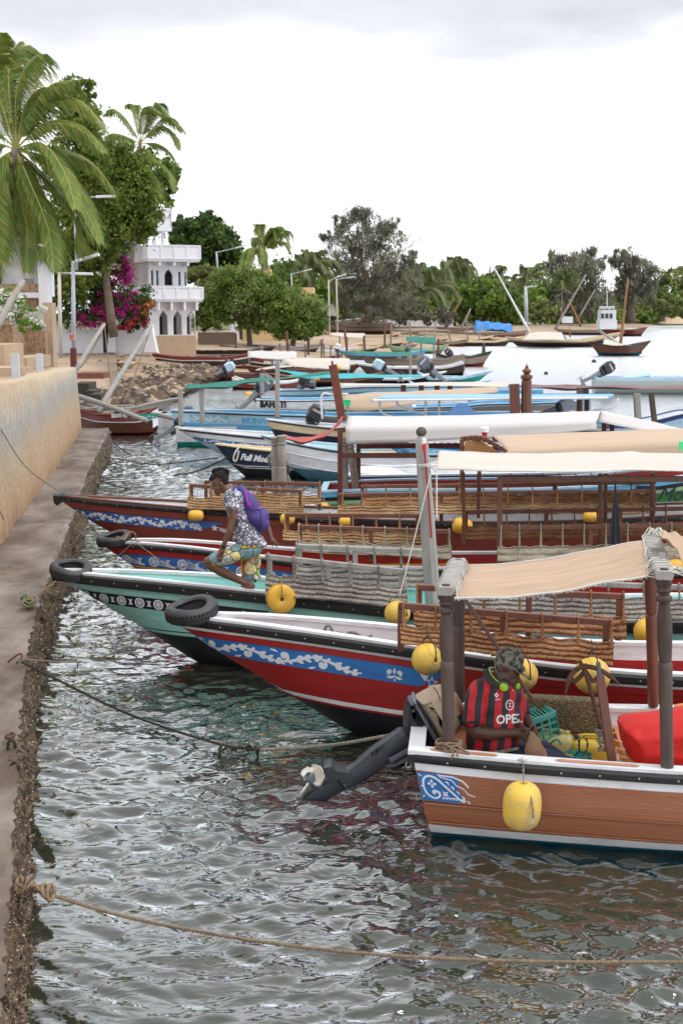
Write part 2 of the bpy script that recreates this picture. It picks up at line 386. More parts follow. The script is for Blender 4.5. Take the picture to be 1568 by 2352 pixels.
def build_jetty():
    E = curve_pts(JE, 260); rng = random.Random(3); mb = MB(); n = len(E); NV = 14; rows = []
    for i, p in enumerate(E):
        lx = wall_x(p.y)-.25; ed = Vector((p.x + rng.uniform(-.02, .02), p.y, JH-.03-abs(rng.gauss(0, .012))))
        row = []
        for j in range(NV+1):
            t = j/NV; x = lerp(ed.x, lx, t**1.3); z = JH + .018*sin(3.1*p.y+2*x)+.012*sin(7*x+1.3*p.y) - (.05 if (p.y < 14.8 and t < .9) else 0)*(1-t*.3)
            row.append(Vector((x, p.y, ed.z if j == 0 else z)))
        rows.append(row)
    mb.grid(lambda i, j: rows[i][j], n-1, NV)
    top = put('jetty', mb, M_jet, smooth=True, label='wet concrete jetty ledge along the foot of the ochre wall', kind='structure')
    # ragged seaward face
    mb = MB(); NZ = 12; rows2 = []
    for i, p in enumerate(E):
        d = (E[min(i+1, n-1)]-E[max(i-1, 0)]).normalized(); nr = Vector((-d.y, d.x, 0))
        if nr.x < 0: nr = -nr
        r = []
        for j in range(NZ+1):
            t = j/NZ; e = rows[i][0]
            off = 0 if j == 0 else .01 + .055*t + .03*sin(2.3*p.y+5*t)*t + .018*sin(9.7*p.y+3*j)+.02*sin(23.1*p.y+j) + rng.uniform(-.03, .05)
            r.append(e + nr*off + Vector((0, rng.uniform(-.02, .02) if j else 0, -t*(JH+.25))))
        rows2.append(r)
    mb.grid(lambda i, j: rows2[i][j], n-1, NZ)
    put('jetty_face', mb, M_barn, smooth=False, label='dark weed and barnacle covered seaward face of the jetty', kind='structure')
    # clinging shells, weed tufts and loose grit: nobody could count them
    mb = MB()
    for k in range(12000):
        i = min(n-2, int(n*rng.random()**.75)); j = rng.randint(0, 7); e = rows2[i][j].lerp(rows2[i+1][j+1], rng.random())
        s = rng.uniform(.004, .017)*(1 if j else .7); q = Vector((rng.gauss(0, 1), rng.gauss(0, 1), rng.gauss(0, 1))).normalized()
        a = q.orthogonal().normalized()*s; b = q.cross(a).normalized()*s*rng.uniform(.5, 1.2)
        e = e + Vector((rng.uniform(0, .03), 0, 0)); mb.add([e-a-b*.4, e+a-b*.6, e+b, e+q*s*.7], [(0, 1, 3), (1, 2, 3), (2, 0, 3)], rng.choice((0, 0, 0, 1, 1, 1, 2)))
    put('barnacles', mb, [mat('shell_dark', (.05, .04, .03), .8), mat('shell_brown', (.20, .14, .085), .85), mat('shell_pale', (.42, .35, .26), .8)],
        label='barnacles and weed crusting the jetty face', cat='barnacles', kind='stuff')
build_jetty()

# ---------------------------------------------------------------- ochre sea wall
def wall_mat():
    m = bpy.data.materials.new('stained_render'); m.use_nodes = True; t = m.node_tree; b = t.nodes['Principled BSDF']; b.inputs['Roughness'].default_value = .9
    nn = t.nodes.new; L = t.links.new
    tcn = nn('ShaderNodeTexCoord'); sx = nn('ShaderNodeSeparateXYZ'); L(tcn.outputs['Object'], sx.inputs[0])
    mp = nn('ShaderNodeMapping'); mp.inputs['Scale'].default_value = (1, 1.6, .22); L(tcn.outputs['Object'], mp.inputs[0])
    n = nn('ShaderNodeTexNoise'); n.inputs['Scale'].default_value = 2.2; n.inputs['Detail'].default_value = 7; n.inputs['Roughness'].default_value = .7; L(mp.outputs[0], n.inputs[0])
    a = nn('ShaderNodeMath'); a.operation = 'MULTIPLY_ADD'; L(n.outputs[0], a.inputs[0]); a.inputs[1].default_value = -1.5; L(sx.outputs[2], a.inputs[2])
    cr = nn('ShaderNodeValToRGB'); L(a.outputs[0], cr.inputs[0]); e = cr.color_ramp.elements
    e[0].position = 0; e[0].color = (.26, .14, .07, 1); e[1].position = 1; e[1].color = (.48, .36, .25, 1)
    for p, c in ((.2, (.41, .27, .16, 1)), (.5, (.45, .33, .22, 1)), (.66, (.36, .33, .28, 1)), (.78, (.38, .36, .32, 1)), (.9, (.52, .42, .31, 1))):
        x = e.new(p); x.color = c
    sc = nn('ShaderNodeMapRange'); L(a.outputs[0], sc.inputs[0]); sc.inputs[1].default_value = -.9; sc.inputs[2].default_value = 1.35; L(sc.outputs[0], cr.inputs[0])
    n2 = nn('ShaderNodeTexNoise'); n2.inputs['Scale'].default_value = 9; n2.inputs['Detail'].default_value = 8; L(tcn.outputs['Object'], n2.inputs[0])
    r2 = nn('ShaderNodeMapRange'); L(n2.outputs[0], r2.inputs[0]); r2.inputs[1].default_value = .3; r2.inputs[2].default_value = .7; r2.inputs[3].default_value = .78; r2.inputs[4].default_value = 1.12
    mu = nn('ShaderNodeMix'); mu.data_type = 'RGBA'; mu.blend_type = 'MULTIPLY'; mu.inputs[0].default_value = 1; L(cr.outputs[0], mu.inputs[6]); L(r2.outputs[0], mu.inputs[7]); L(mu.outputs[2], b.inputs['Base Color'])
    bp = nn('ShaderNodeBump'); bp.inputs['Strength'].default_value = .5; bp.inputs['Distance'].default_value = .03; L(n2.outputs[0], bp.inputs['Height']); L(bp.outputs[0], b.inputs['Normal'])
    return m
M_wall = wall_mat()
def wall_top(z): return interp([4, 19, 26, 36], [3.2, 2.86, 2.62, 2.42], z)
def build_wall():
    mb = MB(); rng = random.Random(5); NY, = (80,); rows = []
    pr = [(0, 0), (0, .12), (0, .3), (0, .5), (0, .7), (0, .88), (.02, .97), (.06, 1), (.3, 1.0), (.62, .99), (.64, .9), (.64, 0)]
    for i in range(NY+1):
        y = lerp(4, 36, (i/NY)**.8); x = wall_x(y); h = wall_top(y) + .012*sin(1.1*y); b = .08
        rows.append([Vector((x + b*(1-f) - o + .012*sin(2.1*y+6*f), y, JH-.05 + (h-JH+.05)*f)) for o, f in pr])
    mb.grid(lambda i, j: rows[i][j], NY, len(pr)-1, flip=True)
    k = len(pr); mb.f.append(tuple(NY*k+j for j in range(k))); mb.m.append(0)
    put('sea_wall', mb, M_wall, smooth=True, sharp=50, label='ochre stained rendered sea wall beside the jetty', cat='wall', kind='structure')
    # terrace behind
    mb = MB(); mb.grid(lambda i, j: Vector((wall_x(lerp(6, 39, i/20)) - .6 - 14*j/6, lerp(6, 39, i/20), wall_top(lerp(6, 36, i/20))-.12 + .02*sin(i*2.+j))), 20, 6, flip=True)
    put('terrace', mb, M_sand, smooth=True, label='sandy terrace behind the sea wall', kind='structure')
build_wall()

def land_z(x, y):
    ys = interp([p[0] for p in shore], [p[1] for p in shore], x)
    if y >= ys: return 0.0
    h = 0.0
    for _ in range(4): q = at(x, y, h); h = land_h(q.x, q.y)
    return h
DEBUG = False
# ---------------------------------------------------------------- paints
def paint(n, c, rough=.45, var=.22, scale=4, bump=.2, **k): return mat('paint_'+n, c, rough, var=var, scale=scale, detail=9, bump=bump, bscale=30, stretch=(.6, 1, 2.5), **k)
P_red = paint('red', (.33, .012, .010)); P_dred = paint('maroon', (.20, .035, .022)); P_white = paint('white', (.74, .75, .78)); P_black = paint('black', (.012, .013, .016), .35)
P_turq = paint('turquoise', (.27, .55, .50)); P_lturq = paint('pale_turquoise', (.36, .72, .68)); P_blue = paint('blue', (.035, .13, .40)); P_sky = paint('sky_blue', (.12, .43, .70)); P_lsky = paint('pale_blue', (.45, .65, .80))
P_navy = paint('navy', (.012, .02, .055)); P_teal = paint('teal', (.008, .10, .15)); P_orange = paint('orange', (.62, .17, .045)); P_yel = paint('yellow_ochre', (.72, .36, .05)); P_cream = paint('cream', (.72, .58, .36)); P_green = paint('green', (.08, .27, .07)); P_lgreen = paint('pale_green', (.30, .48, .28))
P_salmon = paint('salmon', (.52, .22, .12)); P_emer = paint('emerald', (.02, .33, .26)); P_grey = paint('grey', (.30, .30, .30)); P_dblue = paint('deep_blue', (.02, .06, .25)); P_panelblue = paint('panel_blue', (.025, .17, .48))
W_hull = mat('varnished_hull', (.29, .10, .045), .5, col2=(.36, .15, .08), scale=2.2, bump=.25, bscale=18, stretch=(.35, 1, 5), thr=(.3, .7), detail=9)
W_oldhull = mat('worn_plank', (.20, .15, .115), .8, col2=(.30, .24, .19), scale=3, bump=.4, bscale=14, stretch=(.3, 1, 6), detail=8)
W_brown = mat('dark_red_wood', (.11, .035, .02), .45, col2=(.17, .06, .035), scale=6, bump=.2, bscale=30, stretch=(1, 1, .3))
W_rail = mat('rail_wood', (.13, .05, .03), .5, col2=(.20, .085, .05), scale=7, bump=.25, bscale=30)
W_grey = mat('weathered_wood', (.27, .25, .23), .85, col2=(.40, .38, .36), scale=9, bump=.45, bscale=25, stretch=(1, 1, .25), detail=8)
W_greyd = mat('weathered_post', (.045, .026, .021), .65, col2=(.12, .088, .075), scale=7, bump=.45, bscale=25, stretch=(1, 1, .2), detail=8)
W_pale = mat('bleached_pole', (.36, .33, .29), .85, col2=(.24, .21, .18), scale=8, bump=.3, stretch=(1, 1, .3))
M_rubber = mat('black_rubber', (.014, .014, .015), .42, var=.3, scale=8, bump=.15)
M_rub2 = mat('dusty_tyre', (.022, .022, .024), .55, col2=(.05, .05, .053), scale=5, bump=.25, bscale=50)
M_metal = mat('dull_metal', (.45, .45, .46), .35, metal=.8)
M_rope = mat('rope_tan', (.25, .175, .11), .9, var=.4, scale=30, bump=.6, bscale=120)
M_ropeg = mat('rope_grey', (.24, .22, .19), .9, var=.4, scale=30, bump=.6, bscale=120)
M_roped = mat('rope_dark', (.05, .042, .032), .9, var=.4, scale=30, bump=.6, bscale=120)
M_ropew = mat('rope_white', (.60, .58, .54), .9, var=.2, scale=30, bump=.4, bscale=120)

# ---------------------------------------------------------------- a boat
class Boat:
    """plan: list of (s, half_beam); keel: (s, z) ; gun: (s, z). local x runs from the left end of the boat, -y is the near side"""
    def __init__(b, name, label, origin, ang, L, plan, keel, gun, bands, outset=None, p=(1.5, 3.4), group=None, shear=0.0, cat='boat'):
        b.o = Vector((origin.x, origin.y, 0)); b.a = -radians(ang); b.L = L
        b.root = T(name, label, cat, b.o, b.a, group)
        b.M = ROOTM[b.root.name]; b.Mi = b.M.inverted(); b.bands = bands; b.outset = outset or [0]*len(bands); b.p = p; b.shear = shear
        b.plan, b.keel, b.gun = [tuple(zip(*q)) for q in (plan, keel, gun)]
    def beam(b, s): return interp(b.plan[0], b.plan[1], s)
    def k(b, s): return interp(b.keel[0], b.keel[1], s)
    def g(b, s): return interp(b.gun[0], b.gun[1], s)
    def side(b, s, z, out=0.0, sd=-1):
        g, k = b.g(s), b.k(s); t = 0 if g-k < 1e-4 else max(0, min(1, (g-z)/(g-k)))
        f = min(1, s/(b.L*.35)); p = lerp(b.p[0], b.p[1], f)
        y = b.beam(s)*max(0, 1-t**p)**.9
        return Vector((s + b.shear*(g-z)*max(0, 1-s/1.5), sd*(y+out), z))
    def bound(b, q, s):
        kind, v = q; g, k = b.g(s), b.k(s)
        if kind == 'g': z = g - v
        else: z = v if not hasattr(v, '__len__') else interp(v[0], v[1], s)
        return max(min(z, g), k)
    def pix(b, x, y, v):
        """pixel -> local point on the local vertical plane y=v"""
        r = ray(x, y); o = b.Mi @ CAM; d = b.Mi.to_3x3() @ r
        return o + d*((v-o.y)/d.y)
    def spix(b, x, y, off=0.0, sd=-1):
        s = 1.0
        for _ in range(12): s = b.pix(x, y, sd*(b.beam(max(0, s))+off)).x
        return b.pix(x, y, sd*(b.beam(max(0, s))+off))
    def hull(b, bounds, mats, sub=2, step=.12, interior=None, cap=None, floor=None, deck=None, capw=.11, transom=False, smooth=True, flz=.10, inside_bands=None):
        ss = [0, .03, .08, .15, .24]+list(np.arange(.35, b.L, step))+[b.L]
        mb = MB(); mats = mats[:len(bounds)-1]
        nb = len(mats)
        for sd in (-1, 1):
            for bi in range(nb):
                o = b.outset[bi]
                def P(i, j):
                    s = ss[i]; z0, z1 = b.bound(bounds[bi], s), b.bound(bounds[bi+1], s); z1 = min(z0, z1)
                    zz = lerp(z0, z1, j/sub); return b.side(s, zz, o*min(1, s/.4)*min(1, max(0, (zz-b.k(s))/.06)), sd)
                mb.grid(P, len(ss)-1, sub, bi, flip=(sd < 0))
                if bi+1 < nb and abs(b.outset[bi+1]-o) > 1e-4:   # little ledge
                    def Q(i, j):
                        s = ss[i]; z1 = min(b.bound(bounds[bi], s), b.bound(bounds[bi+1], s)); oo = lerp(o, b.outset[bi+1], j)
                        return b.side(s, z1, oo*min(1, s/.4)*min(1, max(0, (z1-b.k(s))/.06)), sd)
                    mb.grid(Q, len(ss)-1, 1, bi, flip=(sd < 0))
        if transom:
            for bi in range(nb):
                def P(i, j):
                    z0, z1 = b.bound(bounds[bi], 0), min(b.bound(bounds[bi], 0), b.bound(bounds[bi+1], 0)); z = lerp(z0, z1, j/2)
                    q = b.side(0, z, 0, -1); return Vector((q.x, lerp(q.y, -q.y, i/4), z))
                mb.grid(P, 4, 2, bi)
        q = [b.side(b.L, lerp(b.g(b.L), b.k(b.L), j/6), 0, sd) for sd in (-1, 1) for j in (range(7) if sd < 0 else range(6, -1, -1))]
        mb.add(q, [tuple(range(len(q)))], nb-1)
        put('hull', mb, mats, b.root, smooth=smooth, sharp=35)
        wi = lambda s: max(.0, b.beam(s)-capw)
        # inside skin and bottom boards
        ib = inside_bands or [(0, interior or mats[0]), (1, interior or mats[0])]
        mb = MB(); im = [m for _, m in ib[:-1]]
        for sd in (-1, 1):
            for k_ in range(len(ib)-1):
                def P(i, j):
                    s = ss[i]; f = lerp(ib[k_][0], ib[k_+1][0], j); g = b.g(s)
                    z = lerp(g-.01, min(g-.02, max(flz, b.k(s)+.03)), f); q = b.side(s, z); return Vector((q.x+(.04 if transom and i == 0 else 0), sd*min(wi(s)*lerp(1, .9, f), max(0, abs(q.y)-.025)), z))
                mb.grid(P, len(ss)-1, 1, k_, flip=(sd > 0))
        put('lining', mb, im, b.root, smooth=True, sharp=40)
        mb = MB()
        def fl(i, j):
            s = ss[i]; z = min(b.g(s)-.03, max(flz, b.k(s)+.05)); q = b.side(s, z); return Vector((q.x+(.04 if transom and i == 0 else 0), lerp(-1, 1, j/2)*min(wi(s)*.9, max(0, abs(q.y)-.03)), z))
        mb.grid(fl, len(ss)-1, 2)
        put('bottom_boards', mb, floor or interior or mats[0], b.root)
        # covering board round the top
        mb = MB()
        for sd in (-1, 1):
            mb.grid(lambda i, j: Vector((ss[i], sd*(b.beam(ss[i])+.012 if j in (0, 1) else wi(ss[i])-.01), b.g(ss[i]) + (.022 if j in (1, 2) else -.012))), len(ss)-1, 3, 0, flip=(sd < 0))
        if transom: mb.box((.03, 0, b.g(0)+.006), (.12, 2*b.beam(0)+.02, .035))
        put('covering_board', mb, cap or mats[0], b.root)
        if deck:
            mb = MB(); L, m, dz = deck; k_ = [s for s in ss if s <= L]
            mb.grid(lambda i, j: Vector((k_[i], lerp(-1, 1, j/2)*(wi(k_[i])+.01), b.g(k_[i])-dz)), len(k_)-1, 2)
            s = k_[-1]; zb = max(flz, b.k(s)+.06); wb = max(0, abs(b.side(s, zb).y)-.05); mb.add([(s, -wi(s)+.02, b.g(s)-dz), (s, wi(s)-.02, b.g(s)-dz), (s, wb, zb), (s, -wb, zb)], [(0, 1, 2, 3)])
            put('fore_deck', mb, m, b.root)
        return b
    def rubrail(b, h=.085, w=.05, m=None, z0=.0, bolts=True, s0=0.0, s1=None, dot=.008, cap_=None):
        ss = [s0]+list(np.arange(s0+.05, s1 or b.L, .15))+[s1 or b.L]
        mb = MB(); pr = [(0, 0), (w*.75, -.006), (w, -.02), (w, -h+.02), (w*.75, -h+.006), (0, -h)]
        for sd in (-1, 1):
            mb.grid(lambda i, j: b.side(ss[i], b.g(ss[i])-z0+pr[j][1], pr[j][0]*(1 if s0 > 0 else min(1, .3+ss[i])), sd) if True else None, len(ss)-1, 5, 0, flip=(sd < 0))
        put('rub_rail', mb, m or M_rubber, b.root, smooth=True, sharp=30)
        if bolts:
            mb = MB()
            for s in np.arange(s0+.25, b.L-.1, .27):
                q = b.side(s, b.g(s)-z0-h*.5, w+.002); mb.ell(q, (dot, .004, dot), 6, 4)
            put('rail_bolts', mb, M_metal, b.root, kind='stuff')
        return b
    def F(b, z0fn, lift=.004, sd=-1):
        """map (x along hull, y metres below z0fn(x)) on to the hull side"""
        def f(x, y):
            x = max(.0, x); z = z0fn(x) - y; z = max(z, b.k(x)); return b.side(x, z, lift, sd)
        return f
    def text(b, txt, x0, z, size, m, shear=0, bold=0.0, lift=.035, sx=1.0, slope=0.0, name='lettering'):
        V, Fc, w = text_geo(txt, size, shear, bold); mb = MB()
        mb.add([b.side(x0+vx*sx, z+vy-slope*vx, lift) for vx, vy in V], Fc); put(name, mb, m, b.root); return b

def boat_from_px(name, label, Wpx, tip_px, ang, L, B, rail_px, stem_px, side_sag=None, draft=.25, group=None, bands=(), outset=None, Lb=3.6, plan=None, p=(2.3, 3.6), wv=0.0, **k):
    """Wpx: pixel where the stem meets the water (on the centre line)"""
    Wp = at(*Wpx, 0); a = -radians(ang); u = Vector((cos(a), sin(a), 0)); nrm = Vector((-sin(a), cos(a), 0))
    Wc = Wp - nrm*wv - u*(k.get('shear', 0)*.73) if wv else Wp
    r = ray(*tip_px); t = (Wc-CAM).dot(nrm)/r.dot(nrm); tip = CAM + r*t
    if wv: tip = Vector((Wc.x, Wc.y, 0)) + Vector((0, 0, tip.z))
    bt = Boat(name, label, tip, ang, L, plan or [(0, .05)]+[(Lb*i/10, .05+(B-.05)*(1-(1-i/10)**1.9)) for i in range(1, 11)]+[(L*.85, B), (L, B*.8)], [(0, 0), (1, 0)], [(0, 1), (1, 1)], bands, outset, p, group, **k)
    G = [bt.spix(*q) for q in rail_px]; gp = [(q.x, q.z) for q in G]
    if not wv: gp = [(0, tip.z)] + [q for q in gp if q[0] > .05]
    if len(gp) > 3:   # fair the sheer
        xs = [q[0] for q in gp]; co = np.polyfit(xs, [q[1] for q in gp], 3 if len(gp) > 5 else 2, w=[4]+[1]*(len(gp)-1)); xm = max(xs)
        gp = [(x, float(np.polyval(co, x))) for x in np.linspace(0, xm, 14)]
    gp.append((L, gp[-1][1]+.06)) if gp[-1][0] < L-.1 else None
    bt.gun = tuple(zip(*gp))
    if DEBUG: print(name, 'tip', tuple(round(v, 2) for v in tip), 'g', [(round(x, 2), round(z, 2)) for x, z in gp][::3], 'W', tuple(round(v, 2) for v in Wp))
    if stem_px is not None:
        K = [bt.pix(*q, 0) for q in stem_px]; kp = [(0, tip.z-.03)]+[(max(.02, q.x), q.z) for q in K if q.x > .02]
        w = bt.pix(*Wpx, 0).x; kp = [q for q in kp if q[0] < w-.05] + [(w, 0), (w+.5, -draft*.75), (w+1.6, -draft), (L, -draft)]
        bt.keel = tuple(zip(*kp))
    return bt
# ---------------------------------------------------------------- painted scrollwork
def spiral(mb, F, cx, cy, r, a0, turns, w, sgn=1, n=22, r1=.12):
    pts = []; ww = []
    for i in range(n+1):
        t = i/n; rr = r*lerp(1, r1, t**.85); a = a0 + sgn*tau*turns*t
        pts.append((cx+rr*cos(a), cy+rr*sin(a))); ww.append(w*(.45+.75*sin(pi*min(1, t*1.25))) if t < .8 else w*1.1*(1.5-t))
    mb.ribbon(pts, ww, F)
    x, y = pts[-1]; mb.disc(x, y, w*.85, F, 8)
def leaf(mb, F, x, y, a, l, w, curl=.8, n=7):
    pts = []; ww = []; px, py = x, y
    for i in range(n+1):
        t = i/n; pts.append((px, py)); ww.append(max(.0006, w*sin(pi*(.12+.88*t))**.8)); px += l/n*cos(a); py += l/n*sin(a); a += curl/n
    mb.ribbon(pts, ww, F)
def star(mb, F, x, y, r, n=5, rin=.42, a0=-pi/2):
    P = [(x+(r if i % 2 == 0 else r*rin)*cos(a0+pi*i/n), y+(r if i % 2 == 0 else r*rin)*sin(a0+pi*i/n)) for i in range(2*n)]
    mb.add([F(x, y)]+[F(*p) for p in P], [(0, i+1, (i+1) % (2*n)+1) for i in range(2*n)])
def ring(mb, F, x, y, r, w, n=20): mb.ribbon([(x+r*cos(tau*i/n), y+r*sin(tau*i/n)) for i in range(n+1)], w, F)
def fleur(mb, F, x, y, h):
    for sx in (-1, 1):
        spiral(mb, F, x+sx*h*.28, y-h*.12, h*.2, pi/2, 1.1, h*.11, -sx, 14)
        leaf(mb, F, x, y+h*.08, pi/2 - sx*.9, h*.55, h*.16, -sx*1.1)
    leaf(mb, F, x, y-h*.05, -pi/2, h*.36, h*.17, 0); mb.disc(x, y+h*.34, h*.07, F, 8)
def panel(b, x0, x1, zt, zb, m, lift=.0035, n=60, name='painted_panel', ztop=None):
    """flat colour painted on the side, between two heights (functions of x)"""
    mb = MB(); xs = [lerp(x0, x1, i/n) for i in range(n+1)]
    mb.grid(lambda i, j: b.side(xs[i], max(b.k(xs[i])+.002, min(lerp(zt(xs[i]), zb(xs[i]), j/4), zt(xs[i]))), lift, -1), n, 4, 0, flip=True)
    return put(name, mb, m, b.root, smooth=True)
def vine(b, x0, x1, top, bot, m, period=.62, w=.017, name='scrollwork', circles=False, end=True):
    """S-scroll vine filling the band between heights top(x), bot(x)"""
    mb = MB(); F0 = lambda x, y: b.side(max(0, x), max(b.k(max(0, x))+.003, top(x)-y), .0075, -1)
    H = lambda x: top(x)-max(bot(x), b.k(x))
    F = F0
    n = int((x1-x0)/.02); pts = []; ww = []
    for i in range(n+1):
        x = lerp(x0, x1, i/n); h = H(x); pts.append((x, h*.5 + h*.27*sin(tau*(x-x0)/period))); ww.append(w*min(1, h/.12)*(.75+.35*cos(2*tau*(x-x0)/period)))
    if not circles: mb.ribbon(pts, ww, F)
    k = 0; x = x0+period*.25
    while x < x1-period*.15:
        h = H(x+.05); sg = 1 if k % 2 == 0 else -1; cy = h*.5 - sg*h*.08
        if h > .05:
            if circles:
                R = h*.40; ring(mb, F, x, h*.5, R, w*.8); ring(mb, F, x, h*.5, R*.55, w*.45)
                for q in range(5): leaf(mb, F, x, h*.5, tau*q/5+.3, R*.5, R*.26, .8)
                for q in range(8): mb.disc(x+R*.78*cos(tau*q/8), h*.5+R*.78*sin(tau*q/8), R*.09, F, 6)
                for s2 in (-1, 1):
                    leaf(mb, F, x+period*.25-.01, h*.5, s2*1.2, h*.42, w*1.0, -s2*1.3); leaf(mb, F, x+period*.25+.01, h*.5, pi-s2*1.2, h*.42, w*.9, s2*1.3)
            else:
                spiral(mb, F, x+period*.06, cy, h*.37, pi*(.9 if sg > 0 else 1.1), 1.45, w*.85*min(1, h/.11), -sg, 26)
                for q in range(3): mb.disc(x+period*.06+h*.16*cos(q*2.1), cy+h*.16*sin(q*2.1), h*.035, F, 6)
                for q, dx in enumerate((.24, .34, .44)):
                    xx = x+period*dx; hh = H(xx); yy = hh*.5 + hh*.27*sin(tau*(xx-x0)/period)
                    leaf(mb, F, xx, yy, -sg*(1.15-.2*q)+ (0 if sg > 0 else 0), hh*.46, w*1.3, sg*1.4); leaf(mb, F, xx+.02, yy, sg*1.0, hh*.33, w*1.1, -sg*1.1)
        if h > .05 and not circles:
            for q in range(4):
                xx = x+period*(.02+.11*q); hh = H(xx); yy = hh*.5 + hh*.27*sin(tau*(xx-x0)/period); leaf(mb, F, xx, yy, sg*(.9+.1*q), hh*(.30-.03*q), w*.95, -sg*.9)
            leaf(mb, F, x-period*.12, h*(.5-sg*.42), 0, h*.5, w*.7, sg*.7)
        x += period*.5; k += 1
    put(name, mb, m, b.root, kind='stuff')
W_deco = mat('deco_white', (.70, .73, .80), .5)

# ---------------------------------------------------------------- woven coir mats on seat rails
def coir(name, c1, c2):
    if name in MATS: return MATS[name]
    m = bpy.data.materials.new(name); MATS[name] = m; m.use_nodes = True; t = m.node_tree; b = t.nodes['Principled BSDF']; b.inputs['Roughness'].default_value = .95; b.inputs['Specular IOR Level'].default_value = .1
    nn = t.nodes.new; L = t.links.new; tcn = nn('ShaderNodeTexCoord'); mp = nn('ShaderNodeMapping'); mp.inputs['Rotation'].default_value = (0, radians(24), 0); L(tcn.outputs['Object'], mp.inputs[0])
    v = nn('ShaderNodeTexVoronoi'); v.inputs['Scale'].default_value = 42; mp2 = nn('ShaderNodeMapping'); mp2.inputs['Scale'].default_value = (.55, .6, 1.35); L(mp.outputs[0], mp2.inputs[0]); L(mp2.outputs[0], v.inputs[0])
    n = nn('ShaderNodeTexNoise'); n.inputs['Scale'].default_value = 55; n.inputs['Detail'].default_value = 4; L(tcn.outputs['Object'], n.inputs[0])
    n0 = nn('ShaderNodeTexNoise'); n0.inputs['Scale'].default_value = 3; n0.inputs['Detail'].default_value = 3; L(tcn.outputs['Object'], n0.inputs[0])
    ad = nn('ShaderNodeMath'); ad.operation = 'MULTIPLY_ADD'; L(n0.outputs[0], ad.inputs[0]); ad.inputs[1].default_value = .8; L(n.outputs[0], ad.inputs[2])
    cr = nn('ShaderNodeMapRange'); L(ad.outputs[0], cr.inputs[0]); cr.inputs[1].default_value = .65; cr.inputs[2].default_value = 1.15
    mx = nn('ShaderNodeMix'); mx.data_type = 'RGBA'; L(cr.outputs[0], mx.inputs[0]); mx.inputs[6].default_value = (*c1, 1); mx.inputs[7].default_value = (*c2, 1)
    L(mx.outputs[2], b.inputs['Base Color'])
    bp = nn('ShaderNodeBump'); bp.inputs['Strength'].default_value = 1; bp.inputs['Distance'].default_value = .012; bp.invert = True; L(v.outputs[0], bp.inputs['Height']); L(bp.outputs[0], b.inputs['Normal'])
    return m
C_brown = coir('coir_brown', (.13, .055, .028), (.40, .21, .11)); C_grey = coir('coir_grey', (.13, .115, .10), (.37, .34, .31)); C_tan = coir('coir_tan', (.18, .10, .05), (.47, .30, .16)); C_pale = coir('coir_pale', (.24, .20, .14), (.48, .42, .33))
